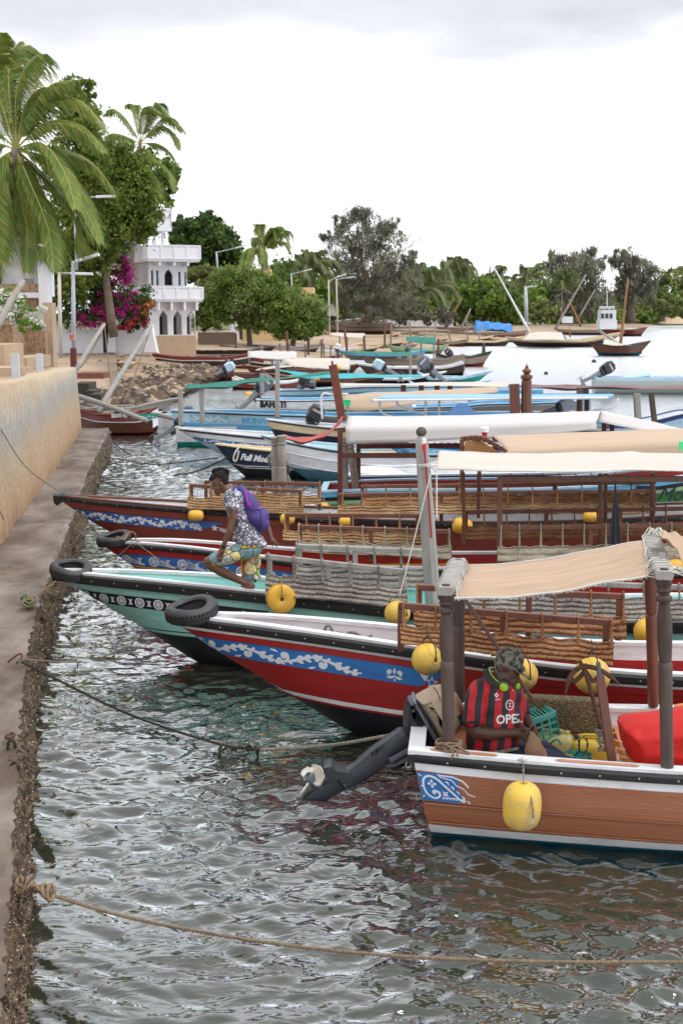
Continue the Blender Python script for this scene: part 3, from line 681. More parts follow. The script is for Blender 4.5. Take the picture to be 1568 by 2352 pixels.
def bench(b, v, rail, top, bot, mat_label, cm=C_brown, rm=W_rail, posts=(0, .5, 1), nstrap=5, post_down=.42, lean=.10, rows=4, rw=.045, rh=.055, group='coir mats lashed to the seat rails', cat='mat', sm=None, rough=1.0, steps=None, railobj=True):
    """rail/top/bot: pixel pairs (left, right) read on the local plane y=v. The rail belongs to the boat, the mat hangs from it"""
    R = [b.pix(*q, v) for q in rail]
    if railobj:
        mb = MB(); mb.beam(R[0], R[1], rw, rh); put('seat_rail', mb, rm, b.root)
        for t in posts:
            p = R[0].lerp(R[1], t); p = p + Vector((.02 if t == 0 else (-.02 if t == 1 else 0), .012, 0)); mb = MB(); mb.beam(p, p-Vector((0, 0, post_down)), .055, .045); put('rail_post', mb, rm, b.root)
    rng = random.Random(int(rail[0][0]*7+rail[0][1])); sd = -1 if v < 0 else 1
    tl, tr = [b.pix(*q, v-.02) for q in top]; bl, br = [b.pix(*q, v-.02-lean) for q in bot]
    nu = steps or max(20, int((tr-tl).length/.03)); nv = rows*6
    ph = [rng.uniform(0, 6) for _ in range(4)]
    droop = [abs(sin(pi*nstrap*i/nu))*.022 for i in range(nu+1)]
    def P(i, j, back=0):
        u, w = i/nu, j/nv; p = tl.lerp(tr, u).lerp(bl.lerp(br, u), w)
        cor = abs(sin(pi*rows*w))**.7*.028*rough
        wob = .006*sin(7*u*(tr-tl).length+ph[0]+5*w)+.004*sin(19*u*(tr-tl).length+ph[1]+9*w)
        e = .007*sin(11*u*(tr-tl).length+ph[2])+rng.uniform(-.004, .004) if j == nv else 0
        return p + Vector((rng.uniform(-.003, .003), (-cor-wob if not back else .02)-(.0), -droop[i]*(1-w) + e + .006*sin(5*u*(tr-tl).length+ph[3])*w + rng.uniform(-.0015, .0015)))
    root = None
    mb = MB(); mb.grid(lambda i, j: P(i, j), nu, nv, 0, flip=True); mb.grid(lambda i, j: P(i, j*nv, 1), nu, 1)
    # selvedge cord with loops along the top, stray fibres
    Mw = b.M; mw = Mw @ ((tl+tr+bl+br)/4); root = T('coir_mat', mat_label, cat, Mw @ bl.lerp(br, .5), b.a, group)
    off = root_off = (b.Mi @ root.location)
    for q in range(len(mb.v)): mb.v[q] = tuple(Vector(mb.v[q])-off)
    put('mat', mb, cm, root, smooth=True)
    mb = MB()
    for k in range(nstrap+1):
        u = min(.985, max(.015, k/nstrap)); p0 = R[0].lerp(R[1], (tl.lerp(tr, u).x-R[0].x)/(R[1].x-R[0].x)); p1 = tl.lerp(tr, u)
        if not (R[0].x-.05 <= p1.x <= R[1].x+.05): continue
        dxx = rng.uniform(-.01, .01); w = rw/2+.012; tp = p0+Vector((0, 0, rh/2+.008))
        lp = [p1+Vector((dxx, -.035, -.03)), p1+Vector((dxx*.6, -.02, .03)), p0+Vector((0, -w, -.02)), p0+Vector((0, -w, rh/2)), tp, p0+Vector((0, w, rh/2)), p0+Vector((.004, w*.6, -rh)), p1+Vector((.012, 0, .02)), p1+Vector((.012, -.03, -.02))]
        pts = curve_pts(lp, 16); s_ = [max(.006, .016*(1-.0*i)) for i in range(17)]
        m2 = MB(); m2.tube([q-off for q in pts], .0125*rough+.002, 6, flat=.7); put('strap', m2, sm or cm, root)
    cord = [P(i, 0)+Vector((0, -.008, .006+.012*abs(sin(pi*nstrap*2*i/nu))))-off for i in range(nu+1)]
    m2 = MB(); m2.tube(cord, .009, 6); put('edge_cord', m2, sm or cm, root)
    if rough > .9:
        m2 = MB()
        for k in range(int(90*(tr-tl).length)):
            p = P(rng.randint(0, nu), rng.choice([0, 1, nv, nv, nv-1, rng.randint(0, nv)])); d = Vector((rng.gauss(0, .5), -abs(rng.gauss(0, .5)), rng.gauss(-.3, .6))).normalized()*rng.uniform(.008, .03)
            q = Vector((rng.uniform(-1, 1), 0, rng.uniform(-1, 1))).normalized()*.0012; m2.add([p-q-off, p+q-off, p+d-off], [(0, 1, 2)])
        put('fibres', m2, cm, root, kind='stuff')
    return root

# ---------------------------------------------------------------- floats, tyres
M_float = mat('float_yellow', (.78, .43, .035), .5, col2=(.66, .40, .10), scale=6, bump=.15, bscale=25, thr=(.4, .7)); M_floatd = mat('float_dirty', (.74, .48, .07), .6, col2=(.44, .35, .17), scale=5, bump=.3, bscale=16, thr=(.42, .66), detail=9)
def fend(c, R, L, axis, label, m=None, hang=None, shape='barrel', rope=None, hole=.13, dir_loop=None, loopm=None, tilt=0):
    """float with an axial hole; c world centre, axis world direction"""
    ax = Vector(axis).normalized(); r = T('yellow_float', label, 'float', c - Vector((0, 0, min(R, L/2))), 0, 'yellow floats hung along the boats')
    base = c-ax*(L/2); h = R*hole
    if shape == 'disc': pr = [(h, .03*L), (h*1.3, 0), (R*.93, 0), (R, .08*L), (R, .92*L), (R*.93, L), (h*1.3, L), (h, .97*L)]
    else:
        e = .5 if shape == 'ball' else .28
        pr = [(h, .16*L), (h*1.25, .03*L), (h*1.7, 0)]
        for i in range(9):
            t = i/8; a = -pi/2+pi*t; pr.append((R*(1-e)+R*e*cos(a) if abs(a) > .01 else R, L/2+ (L/2)*sin(a)*(.995)))
        pr = [(h, .16*L), (h*1.25, .03*L), (h*1.7, .0)]+[(R*(max(0, 1-abs(2*t-1)**(3.2 if shape == 'barrel' else 2.2)))**(.36 if shape == 'barrel' else .5), L*t) for t in (.004, .02, .06, .14, .27, .42, .58, .73, .86, .94, .98, .996)]+[(h*1.7, L), (h*1.25, .97*L), (h, .84*L)]
        pr = [q for q in pr if q[0] >= h]
    mb = MB(); mb.lathe(base, pr, 28, 0, ax); mb.f = mb.f[:-2]; mb.m = mb.m[:-2]
    n = 28; k = len(pr); mb.f += [((k-1)*n+j, (k-1)*n+(j+1) % n, (j+1) % n, j) for j in range(n)]; mb.m += [0]*n   # the bore
    put('float', mb, m or M_float, r, world=True, smooth=True, sharp=50)
    if hang is not None:
        mb = MB(); top = Vector(hang); s = dir_loop if dir_loop is not None else (ax if abs(ax.z) < .5 else Vector((1, 0, 0)))
        if abs(ax.z) > .5:
            q = c+ax*(L/2-.01); mb.tube(curve_pts([top, q.lerp(top, .5)+Vector((.004, 0, 0)), q+Vector((0, 0, .02)), q], 10), .005, 5)
            mb.tube(curve_pts([q, q+Vector((.03, -R*.5, -.01)), c+Vector((.05, -R*1.03, .06)), c+Vector((.06, -R*1.03, -.03))], 14), .007, 6)
        else:
            e1, e2 = c+ax*(L/2+.004), c-ax*(L/2+.004); kn = c+Vector((0, 0, R*1.45))
            mb.tube(curve_pts([top, kn], 6), .005, 5)
            f = Vector((0, -.0, 0))
            mb.tube(curve_pts([kn, c+ax*(L*.4)+Vector((0, -R*.2, R*1.0)), e1+Vector((0, 0, h*.6))], 10), .006, 5); mb.tube(curve_pts([kn, c-ax*(L*.4)+Vector((0, -R*.2, R*1.0)), e2+Vector((0, 0, h*.6))], 10), .006, 5)
            mb.ell(kn, .014, 8, 6)
        put('lanyard', mb, rope or M_ropeg, r, world=True, smooth=True)
    return r
def tyre(c, R, label, tilt=(0, 0), r=.055, M=None):
    rt = T('tyre', label, 'tyre', c-Vector((0, 0, r)), 0, 'old tyres fending off the bows')
    rot = Matrix.Rotation(radians(tilt[0]), 3, 'Y') @ Matrix.Rotation(radians(tilt[1]), 3, 'X'); mb = MB(); n = 40
    pr = [(R*.60, -r*.75), (R*.64, -r*1.0), (R*.80, -r*1.1), (R*.93, -r*.95), (R*.99, -r*.6), (R, -r*.5), (R*.985, -r*.42), (R, -r*.32), (R*1.0, -.06*r), (R*.985, 0), (R, .06*r), (R, r*.32), (R*.985, r*.42), (R, r*.5), (R*.99, r*.6), (R*.93, r*.95), (R*.86, r*1.08), (R*.84, r*1.03), (R*.80, r*1.1), (R*.66, r*1.02), (R*.60, r*.75), (R*.63, r*.6), (R*.78, r*.7), (R*.88, 0), (R*.78, -r*.7), (R*.63, -r*.6)]
    k = len(pr); vs = []
    for i in range(n):
        a = tau*i/n
        for q, h in pr: vs.append(c + rot @ Vector((q*cos(a), q*sin(a), h + .012*sin(2*a))))
    fs = [(i*k+j, i*k+(j+1) % k, ((i+1) % n)*k+(j+1) % k, ((i+1) % n)*k+j) for i in range(n) for j in range(k)]
    mb.add(vs, fs); put('casing', mb, M_rub2, rt, world=True, smooth=True, sharp=40)
    mb = MB()
    for i in range(n*2):
        a = tau*(i+.2)/n/2; p = c + rot @ Vector((R*1.0*cos(a), R*1.0*sin(a), (.3 if i % 2 else -.3)*r)); mb.box(p, (.006, .014, r*.5), M=rot @ Matrix.Rotation(a, 3, 'Z'))
    put('tread', mb, M_rubber, rt, world=True, kind='stuff'); return rt

# ================================================================ BOAT A  (far red one of the front row, blue scroll panel)
PLN = [(0, .05), (.3, .11), (.6, .165), (1, .23), (1.7, .31), (2.5, .39), (4, .53), (5.5, .62), (7, .66), (9.4, .64), (11, .6)]
hb = lambda b, v: (lambda x: b.g(x)-v)
A = boat_from_px('wooden_taxi_boat', 'dark red wooden boat with blue scroll panel and a black rubber flap on its bow', (372, 1288), (128, 1138), 4.0, 11.0, .86,
    [(186, 1146), (300, 1155), (400, 1163), (502, 1172), (621, 1186), (776, 1194), (1036, 1199), (1340, 1196), (1558, 1186)], [(143, 1152), (200, 1191), (280, 1238)], plan=PLN, group='painted wooden taxi boats moored bow to the jetty')
A.outset = [.012, 0, 0]; A.bands = 1
A.hull([('g', 0), ('g', .17), ('h', ([0, 1.6, 3, 11], [.46, .44, .34, .3])), ('h', -.3)], [P_dred, P_dred, P_dred], capw=.06, interior=P_white, cap=W_brown, floor=W_oldhull, deck=(1.0, P_white, .05))
A.rubrail(.075, .045)
panel(A, .18, 2.75, hb(A, .185), lambda x: A.g(x)-.185-.16*min(1, max(.05, (2.8-x)/.5)), P_blue)
vine(A, .25, 2.2, hb(A, .19), lambda x: A.g(x)-.34, W_deco, period=.66, w=.027)
_m = MB(); _F = lambda x, y: A.side(x, A.g(x)-.19-y, .0075, -1); fleur(_m, _F, 2.32, .075, .13); star(_m, _F, 2.62, .085, .06); [leaf(_m, _F, 2.68, .07+.02*q, .25, .34-.06*q, .012, -.1) for q in range(3)]; put('scrollwork', _m, W_deco, A.root, kind='stuff')
panel(A, 1.0, 7, lambda x: .40-.012*x, lambda x: .37-.012*x, P_white)
# BOAT B
B = boat_from_px('wooden_taxi_boat', 'red boat with ringed blue panel, yellow striped inside and a tyre on its bow', (428, 1392), (226, 1246), 5.0, 10.0, .84,
    [(246, 1243), (305, 1247), (400, 1257), (502, 1268), (640, 1284), (900, 1305)], [(243, 1257), (313, 1306)], plan=PLN, group='painted wooden taxi boats moored bow to the jetty')
B.outset = [.01, 0, .006, 0]
B.hull([('g', 0), ('g', .145), ('g', .315), ('g', .335), ('h', -.3)], [P_red, P_red, P_yel, P_red], capw=.06, interior=P_red, cap=P_white, floor=W_oldhull, deck=(.9, P_red, .05), inside_bands=[(0, P_red), (.22, P_yel), (.45, P_red), (1, P_red)])
B.rubrail(.072, .045)
panel(B, .12, 6, hb(B, .15), hb(B, .312), P_blue)
vine(B, .2, 6, hb(B, .155), hb(B, .31), W_deco, period=.80, w=.019, circles=True)
_m = MB(); _F = lambda x, y: B.side(x, max(B.k(x)+.003, B.g(x)-.155-y), .0075, -1)
for q in range(9): [_m.ribbon([(.34+q*.43+.07+t*.026, (.02+.03*r_)+ (.05-.012*r_)*t*.22) for t in range(11)], .008, _F) for r_ in range(4)]
put('scrollwork', _m, W_deco, B.root, kind='stuff')
# BOAT C
Cb = boat_from_px('wooden_taxi_boat', 'turquoise wooden boat with black ringed scroll panel and black tarred bottom', (449, 1519), (120, 1312), 6.0, 9.6, .88,
    [(198, 1312), (400, 1338), (613, 1367), (876, 1394), (1437, 1422), (1568, 1434)], [(145, 1331), (250, 1394), (354, 1457)], plan=PLN, group='painted wooden taxi boats moored bow to the jetty')
Cb.outset = [0, .01, 0, 0, 0]
Cb.hull([('g', 0), ('g', .335), ('h', .40), ('h', .383), ('h', .345), ('h', -.3)], [P_turq, P_turq, P_black, P_turq, P_black], capw=.06, interior=P_lturq, cap=P_white, floor=P_lturq, deck=(.8, P_lturq, .045))
Cb.rubrail(.115, .05)
panel(Cb, .25, 2.55, hb(Cb, .195), lambda x: Cb.g(x)-.195-.135*min(1, max(.12, (2.6-x)/.6)), P_black)
vine(Cb, .3, 1.95, hb(Cb, .20), hb(Cb, .328), W_deco, period=.44, w=.018, circles=True)
_m = MB(); _F = lambda x, y: Cb.side(x, Cb.g(x)-.20-y, .0075, -1)
for q in range(5): leaf(_m, _F, 1.95+.1*q, .10-.01*q, -.7, .11, .013, .9)
_m.ribbon([(2.25, .03), (2.32, .04), (2.40, .03), (2.48, .05), (2.56, .09)], .012, _F); put('scrollwork', _m, W_deco, Cb.root, kind='stuff')
_q = Cb.spix(668, 1428); Cb.text('VITA', _q.x, _q.z-.03, .135, P_black, sx=1.75, lift=.014, slope=.03)
# BOAT D
D = boat_from_px('wooden_taxi_boat', 'bright red wooden boat with blue leafy scroll panel and white stripe, bow nearest the camera', (806, 1682), (392, 1412), 7.0, 9.4, .88,
    [(455, 1415), (613, 1436), (777, 1466), (905, 1487), (1064, 1508), (1232, 1524), (1417, 1542), (1568, 1557)], [(410, 1434), (486, 1487), (560, 1532), (654, 1589), (730, 1635)], plan=PLN, group='painted wooden taxi boats moored bow to the jetty')
D.outset = [.0, .012, 0, 0, 0, 0, 0]
zs = lambda o: ([0, 1.2, 2.2, 3.6, 10], [.42+o, .40+o, .33+o, .27+o, .24+o])
D.hull([('g', 0), ('g', .115), ('g', .175), ('g', .35), ('h', zs(0)), ('h', zs(-.045)), ('h', zs(-.068)), ('h', -.3)], [P_white, P_red, P_red, P_red, P_white, P_red, P_black], interior=P_red, cap=P_white, floor=P_salmon, deck=(.7, P_white, .04), capw=.07, inside_bands=[(0, P_white), (.2, P_red), (.42, P_white), (.6, P_salmon), (1, P_white)])
D.rubrail(.09, .05)
xe = D.spix(1012, 1560).x
panel(D, .12, xe, hb(D, .18), lambda x: D.g(x)-.18-.168*min(1, max(.15, (xe+.1-x)/.3)), P_panelblue)
vine(D, .18, xe-.72, hb(D, .19), hb(D, .345), W_deco, period=.72, w=.029)
_m = MB(); _F = lambda x, y: D.side(x, D.g(x)-.19-y, .0075, -1); _F2 = lambda x, y: D.side(x, D.g(x)-.19-y, .011, -1)
fleur(_m, _F, xe-.42, .08, .15); star(_m, _F, xe-.08, .10, .062); [leaf(_m, _F, xe-.20+.03*q, .01, .9+.3*q, .09, .016, .3) for q in range(4)]
put('scrollwork', _m, W_deco, D.root, kind='stuff'); _m = MB(); star(_m, _F2, xe-.08, .10, .038); put('scrollwork', _m, P_panelblue, D.root)
# ================================================================ BOAT E  (stern towards the jetty, man aboard)
E = boat_from_px('wooden_taxi_boat', 'varnished brown wooden boat with blue stern panel, seated man and canvas awning', (990, 1949), (945, 1729), 5.5, 6.5, .80,
    [(946, 1729), (1146, 1748), (1335, 1762), (1568, 1778)], None, wv=-.60, plan=[(0, .62), (.8, .70), (1.8, .77), (3, .80), (6.5, .80)], p=(3.2, 3.6), shear=.20, group='painted wooden taxi boats moored bow to the jetty')
E.keel = ((0, 1.5, 6.5), (-.22, -.25, -.25)); E.outset = [0, .012, .024, .010, .0, 0, 0]
E.hull([('g', 0), ('g', .075), ('g', .130), ('g', .36), ('h', .145), ('h', .06), ('h', -.25)], [P_white, P_white, W_hull, W_hull, P_white, P_teal], interior=P_white, cap=P_white, floor=P_salmon, transom=True, capw=.10, inside_bands=[(0, P_white), (.25, W_hull), (.5, P_white), (1, P_salmon)])
E.rubrail(.075, .05)
E.sternrail = MB(); E.sternrail.box((-.012, 0, E.g(0)-.045), (.05, 1.26, .07)); put('rub_rail', E.sternrail, M_rubber, E.root)
# plank seams on the near side
for z0 in (.345, .175):
    _m = MB(); xs = [lerp(.02, 6.4, i/40) for i in range(41)]
    _m.grid(lambda i, j: E.side(xs[i], z0-.012*xs[i]+(.012, .016, .004, -.012)[j], (.010, .022, .024, .012)[j], -1), 40, 3, 0, flip=True); put('plank_lap', _m, W_hull, E.root, smooth=True)
# blue stern panel with its comma scroll and cloud edge
_p0 = MB(); _zt = lambda x: E.g(x)-.136; _edge = [(0, 0), (.16, .0), (.26, .005), (.33, .03), (.37, .075), (.43, .095), (.47, .125), (.53, .15), (.60, .19), (.69, .22)]
def _low(x): return .222
def _ztop(x): return interp([q[0] for q in _edge], [q[1] for q in _edge], x)
_p0.grid(lambda i, j: E.side(.01+i*.62/40, _zt(i*.62/40)-lerp(_ztop(i*.62/40), _low(0), j/4), .012+.0055, -1), 40, 4, 0, flip=True); put('painted_panel', _p0, P_panelblue, E.root, smooth=True)
_m = MB(); _F = lambda x, y: E.side(x+.01, _zt(x)-y, .021, -1)
_m.ribbon([(x, y+.010) for x, y in _edge[1:]], [.010, .013, .014, .014, .014, .014, .014, .014, .008], _F)
_m.ribbon([(.15, .0), (.165, .022), (.20, .03), (.25, .04), (.28, .08), (.33, .10), (.36, .14), (.42, .155), (.50, .185), (.60, .215)], .009, _F)
_m.ribbon([(q[0], q[1]) for q in curve_pts([(.30, .20, 0), (.27, .17, 0), (.20, .10, 0), (.13, .035, 0), (.07, .025, 0), (.035, .06, 0), (.03, .12, 0), (.05, .17, 0), (.095, .195, 0), (.135, .18, 0), (.14, .15, 0), (.11, .135, 0), (.09, .15, 0)], 44)], [.017]*20+[.016]*15+[.02]*10, _F)
_m.disc(.315, .195, .017, _F); _m.disc(.10, .152, .014, _F)
for q in range(4): _m.disc(.095+.022*cos(tau*q/4), .082+.022*sin(tau*q/4), .011, _F)
ring(_m, _F, .095, .082, .010, .005)
for q in range(5): leaf(_m, _F, .20+.035*q, .055+.035*q, .3, .04, .013, 1.6); leaf(_m, _F, .155+.026*q, .20-.0*q, -.9, .045, .011, 1.2)
ring(_m, _F, .185, .155, .013, .006); [leaf(_m, _F, .185, .155, tau*q/4+.6, .032, .010, .8) for q in range(4)]
for q in range(3): leaf(_m, _F, .005+.0*q, .015+.09*q, .6-.6*q, .03, .010, -.4)
put('scrollwork', _m, W_deco, E.root, kind='stuff')
# salmon inlays on the covering board, mooring ring
for a, bq in ((.12, .62), (1.02, 1.62), (1.95, 2.9)):
    _m = MB(); xs = [lerp(a, bq, i/16) for i in range(17)]
    _m.grid(lambda i, j: Vector((xs[i], -E.beam(xs[i])+.015+(.055*j if 0 < i < 16 else .027), E.g(xs[i])+.0265)), 16, 1); put('inlay', _m, P_salmon, E.root)
_m = MB(); _m.tube([Vector((-.03+.02*cos(tau*i/12), -.55, E.g(0)-.12+.02*sin(tau*i/12))) for i in range(13)], .005, 5); put('ring_bolt', _m, M_metal, E.root)

# ---------------------------------------------------------------- seat rails and mats
G_ = 'coir mats lashed to the seat rails'
bench(D, -.50, ((915, 1390), (1399, 1430)), ((918, 1436), (1409, 1477)), ((921, 1481), (1405, 1531)), 'rough brown coir mat hanging on the near rail of the bright red boat', C_brown, W_brown, posts=(0.0, .5, .985), nstrap=6, rows=4)
bench(D, .30, ((957, 1349), (1429, 1370)), ((950, 1403), (1437, 1418)), ((950, 1440), (1437, 1466)), 'brown coir mat on the far rail of the bright red boat', C_brown, W_brown, posts=(0.0, .55, .985), nstrap=6, rows=3, lean=.05)
bench(Cb, -.44, ((609, 1278), (931, 1313)), ((611, 1319), (934, 1349)), ((609, 1368), (935, 1396)), 'weathered grey mat on the near rail of the turquoise boat, behind the disc float', C_grey, W_grey, posts=(.03, .45, .97), nstrap=5, rows=4)
bench(Cb, -.60, ((1060, 1330), (1640, 1352)), ((1075, 1362), (1640, 1380)), ((1075, 1410), (1640, 1428)), 'weathered grey mat seen under the small canvas awning', C_grey, W_grey, posts=(.0, .4, .8), nstrap=7, rows=4)
bench(Cb, .28, ((681, 1255), (981, 1268)), ((676, 1298), (982, 1308)), ((676, 1335), (982, 1352)), 'weathered grey mat on the far rail of the turquoise boat, left of the leaning pole', C_grey, W_grey, posts=(.02, .45, .98), nstrap=5, rows=3)
bench(B, -.50, ((685, 1210), (1034, 1222)), ((681, 1243), (1036, 1254)), ((681, 1264), (1036, 1286)), 'pale brown mat on the striped red boat, near rail, left of the leaning pole', C_pale, W_rail, posts=(.01, .48, .99), nstrap=7, rows=2)
bench(B, -.60, ((1145, 1213), (1640, 1206)), ((1142, 1257), (1640, 1248)), ((1142, 1292), (1640, 1286)), 'pale fringed mat on the striped red boat, behind the small canvas awning', C_pale, W_rail, posts=(.0, .43, .9), nstrap=10, rows=2)
bench(B, .26, ((653, 1183), (965, 1185)), ((650, 1219), (971, 1226)), ((650, 1241), (971, 1250)), 'brown mat on the far rail of the striped red boat, left of the leaning pole', C_tan, W_rail, posts=(.02, .5, .98), nstrap=6, rows=3)
bench(B, .44, ((1066, 1176), (1580, 1168)), ((1059, 1209), (1580, 1199)), ((1059, 1241), (1580, 1229)), 'long brown mat on the far rail of the striped red boat, under the cream awning', C_brown, W_rail, posts=(.0, .37, .7), nstrap=10, rows=3)
bench(A, -.42, ((434, 1115), (695, 1129)), ((432, 1142), (697, 1160)), ((430, 1168), (697, 1182)), 'golden coir mat on the dark red boat, behind the walking boy', C_tan, W_rail, posts=(.02, .98), nstrap=5, rows=4)
bench(A, -.60, ((776, 1137), (1505, 1128)), ((776, 1159), (1505, 1157)), ((776, 1181), (1505, 1180)), 'very long golden coir mat on the near rail of the dark red boat', C_tan, W_rail, posts=(.0, .33, .66, .99), nstrap=13, rows=3)
bench(A, .24, ((470, 1107), (736, 1112)), ((480, 1129), (738, 1139)), ((480, 1150), (738, 1160)), 'short golden coir mat on the far rail of the dark red boat', C_tan, W_rail, posts=(.01, .5, .99), nstrap=4, rows=3)
bench(A, .44, ((829, 1118), (1505, 1108)), ((830, 1140), (1505, 1134)), ((830, 1160), (1505, 1156)), 'very long brown coir mat on the far rail of the dark red boat', C_brown, W_rail, posts=(.0, .33, .66, .99), nstrap=12, rows=2)
# bright patterned wrap thrown over the far seat
def patt(name, cols, scale, black=.04):
    m = bpy.data.materials.new(name); m.use_nodes = True; t = m.node_tree; b = t.nodes['Principled BSDF']; b.inputs['Roughness'].default_value = .85; nn = t.nodes.new; L = t.links.new
    tcn = nn('ShaderNodeTexCoord'); v = nn('ShaderNodeTexVoronoi'); v.inputs['Scale'].default_value = scale; e = nn('ShaderNodeTexVoronoi'); e.feature = 'DISTANCE_TO_EDGE'; e.inputs['Scale'].default_value = scale
    L(tcn.outputs['Object'], v.inputs[0]); L(tcn.outputs['Object'], e.inputs[0]); s = nn('ShaderNodeSeparateColor'); L(v.outputs['Color'], s.inputs[0])
    cr = nn('ShaderNodeValToRGB'); cr.color_ramp.interpolation = 'CONSTANT'; el = cr.color_ramp.elements; el[0].color = (*cols[0], 1); el[1].position = 1/len(cols); el[1].color = (*cols[1], 1)
    for i, c in enumerate(cols[2:]): x = el.new((i+2)/len(cols)); x.color = (*c, 1)
    L(s.outputs[0], cr.inputs[0]); lt = nn('ShaderNodeMath'); lt.operation = 'LESS_THAN'; L(e.outputs[0], lt.inputs[0]); lt.inputs[1].default_value = black
    mx = nn('ShaderNodeMix'); mx.data_type = 'RGBA'; L(lt.outputs[0], mx.inputs[0]); L(cr.outputs[0], mx.inputs[6]); mx.inputs[7].default_value = (.02, .02, .025, 1); L(mx.outputs[2], b.inputs['Base Color']); return m
_m = MB(); _q0, _q1 = A.pix(1238, 1144, .70), A.pix(1348, 1142, .70)
_m.grid(lambda i, j: A.M @ (_q0.lerp(_q1, i/20) + Vector((0, -.22*j/6-.02*sin(i), -.012*j+.02*sin(1.3*i)*cos(j)))), 20, 6)
put('patterned_wrap', _m, patt('wrap_print', [(.75, .5, .03), (.02, .02, .05), (.7, .2, .03), (.6, .6, .6), (.7, .45, .02)], 16), smooth=True, label='yellow and black patterned cloth lying on the far seat of the dark red boat', cat='cloth')

# ---------------------------------------------------------------- floats on the near boats
def F_(b, x, y, v, R, L, ax, label, top, **k):
    c = b.M @ b.pix(x, y, v); return fend(c, R, L, b.M.to_3x3() @ Vector(ax), label, hang=b.M @ b.pix(*top, v+.10), **k)
F_(A, 450, 1184, -.58, .088, .235, (1, .12, 0), 'small yellow float hanging near the bow of the dark red boat, left of the boy', (455, 1122))
F_(A, 660, 1192, -.68, .088, .225, (1, .1, 0), 'yellow float behind the rear rail corner, just right of the purple backpack', (661, 1132))
F_(A, 743, 1168, .70, .10, .21, (1, -.45, 0), 'yellow float with its hole showing, beyond the dark red boat', (746, 1140))
F_(A, 794, 1198, -.72, .08, .21, (1, .1, 0), 'yellow float between two mats, below the brown awning post', (790, 1150))
F_(A, 1061, 1208, -.80, .125, .30, (1, .15, -.2), 'fat yellow float just right of the leaning grey pole', (1068, 1172))
F_(A, 1355, 1187, -.80, .085, .24, (1, .1, 0), 'yellow float on the dark red boat left of the furled black flag', (1355, 1150))
F_(Cb, 645, 1375, -.56, .155, .13, (.38, -1, .02), 'flat yellow disc float facing the camera behind the boy\'s heel', (652, 1320), shape='disc', m=M_float, hole=.14)
F_(Cb, 912, 1409, -.70, .135, .27, (.75, -.6, 0), 'yellow ball float at the right end of the grey mat', (917, 1358), shape='ball', m=M_floatd)
F_(D, 981, 1514, -.64, .142, .255, (.60, -.75, .12), 'scuffed yellow float on black cords left of the awning post', (979, 1432), shape='ball', m=M_floatd, rope=M_roped)
F_(D, 1198, 1551, -.74, .14, .25, (.5, -.8, 0), 'yellow float half hidden behind the camouflage cap', (1193, 1480), shape='ball', m=M_floatd, rope=M_roped)
F_(D, 1358, 1552, -.80, .158, .28, (.3, -1, 0), 'large yellow ball float behind the rusty anchor', (1357, 1470), shape='ball', m=M_floatd, rope=M_roped)
F_(Cb, 1484, 1450, -.84, .14, .26, (.9, -.4, 0), 'yellow float between the two right awning posts', (1484, 1395), shape='ball')
F_(B, 1546, 1300, -.82, .085, .22, (1, .1, .1), 'small yellow float at the right edge behind the canvas awning', (1548, 1270))
F_(E, 1198, 1851, -.98, .134, .335, (.03, 0, 1), 'big scuffed yellow float hanging on the side of the brown boat', (1200, 1745), m=M_floatd)

# ---------------------------------------------------------------- tyres on the bows
def bowp(b, x, y, v=0): return b.M @ b.pix(x, y, v)
tyre(bowp(B, 262, 1238), .235, 'black tyre lying over the bow of the striped red boat', (-7, 6), .06)
tyre(bowp(Cb, 163, 1309), .235, 'black tyre lying over the bow of the turquoise boat', (8, 10), .062)
tyre(bowp(D, 440, 1403), .25, 'worn black tyre lashed over the bow of the bright red boat', (-8, 8), .07)
_m = MB(); _m.slab([A.M @ A.pix(x, y, -.0) for x, y in ((124, 1134), (150, 1134), (188, 1140), (205, 1146), (170, 1150), (146, 1152), (134, 1161), (126, 1154))], .22, A.M.to_3x3() @ Vector((0, 1, 0)), inset=.12); put('rubber_flap', _m, M_rubber, smooth=True, sharp=40, label='folded black rubber pad capping the dark red bow', cat='rubber pad')

# ---------------------------------------------------------------- turned posts
def turned(p, q, r=.05, m=W_greyd, parent=None, n=14, name='post', cap=True):
    p, q = Vector(p), Vector(q); d = q-p; L = d.length; mb = MB()
    pr = [(r*.85, 0), (r*.95, L*.02), (r*.95, L*.30), (r*1.02, L*.52), (r*1.06, L*.555), (r*.82, L*.565), (r*.95, L*.58), (r*1.12, L*.70), (r*1.05, L*.80), (r*.80, L*.86), (r*.78, L*.87), (r*1.15, L*.882), (r*1.15, L*.90), (r*.8, L*.912), (r*.95, L*.925), (r*1.12, L*.935), (r*.95, L*.945)] + ([(r*1.0, L*.955), (r*1.2, L*.965), (r*1.2, L*.995), (r*1.0, L)] if cap else [(r, L)])
    mb.lathe(p, pr, n, 0, d.normalized()); return put(name, mb, m, parent, world=parent is not None, smooth=True, sharp=50)
V = lambda b, x, y, v: b.M @ b.pix(x, y, v)
pNL, pNLt = V(E, 1030, 1716, -.56), V(E, 1023, 1362, -.56)
pFL, pFLt = V(E, 1054, 1612, .55), V(E, 1051, 1300, .55)
pNR, pNRt = V(E, 1531, 1768, -.70), V(E, 1523, 1326, -.70)
pFR, pFRt = V(E, 1499, 1622, .70), V(E, 1492, 1245, .70)
for p, q, m in ((pNL, pNLt, W_greyd), (pFL, pFLt, W_greyd), (pNR, pNRt, W_greyd), (pFR, pFRt, W_brown)): turned(p, q, .048, m, E.root, name='awning_post')
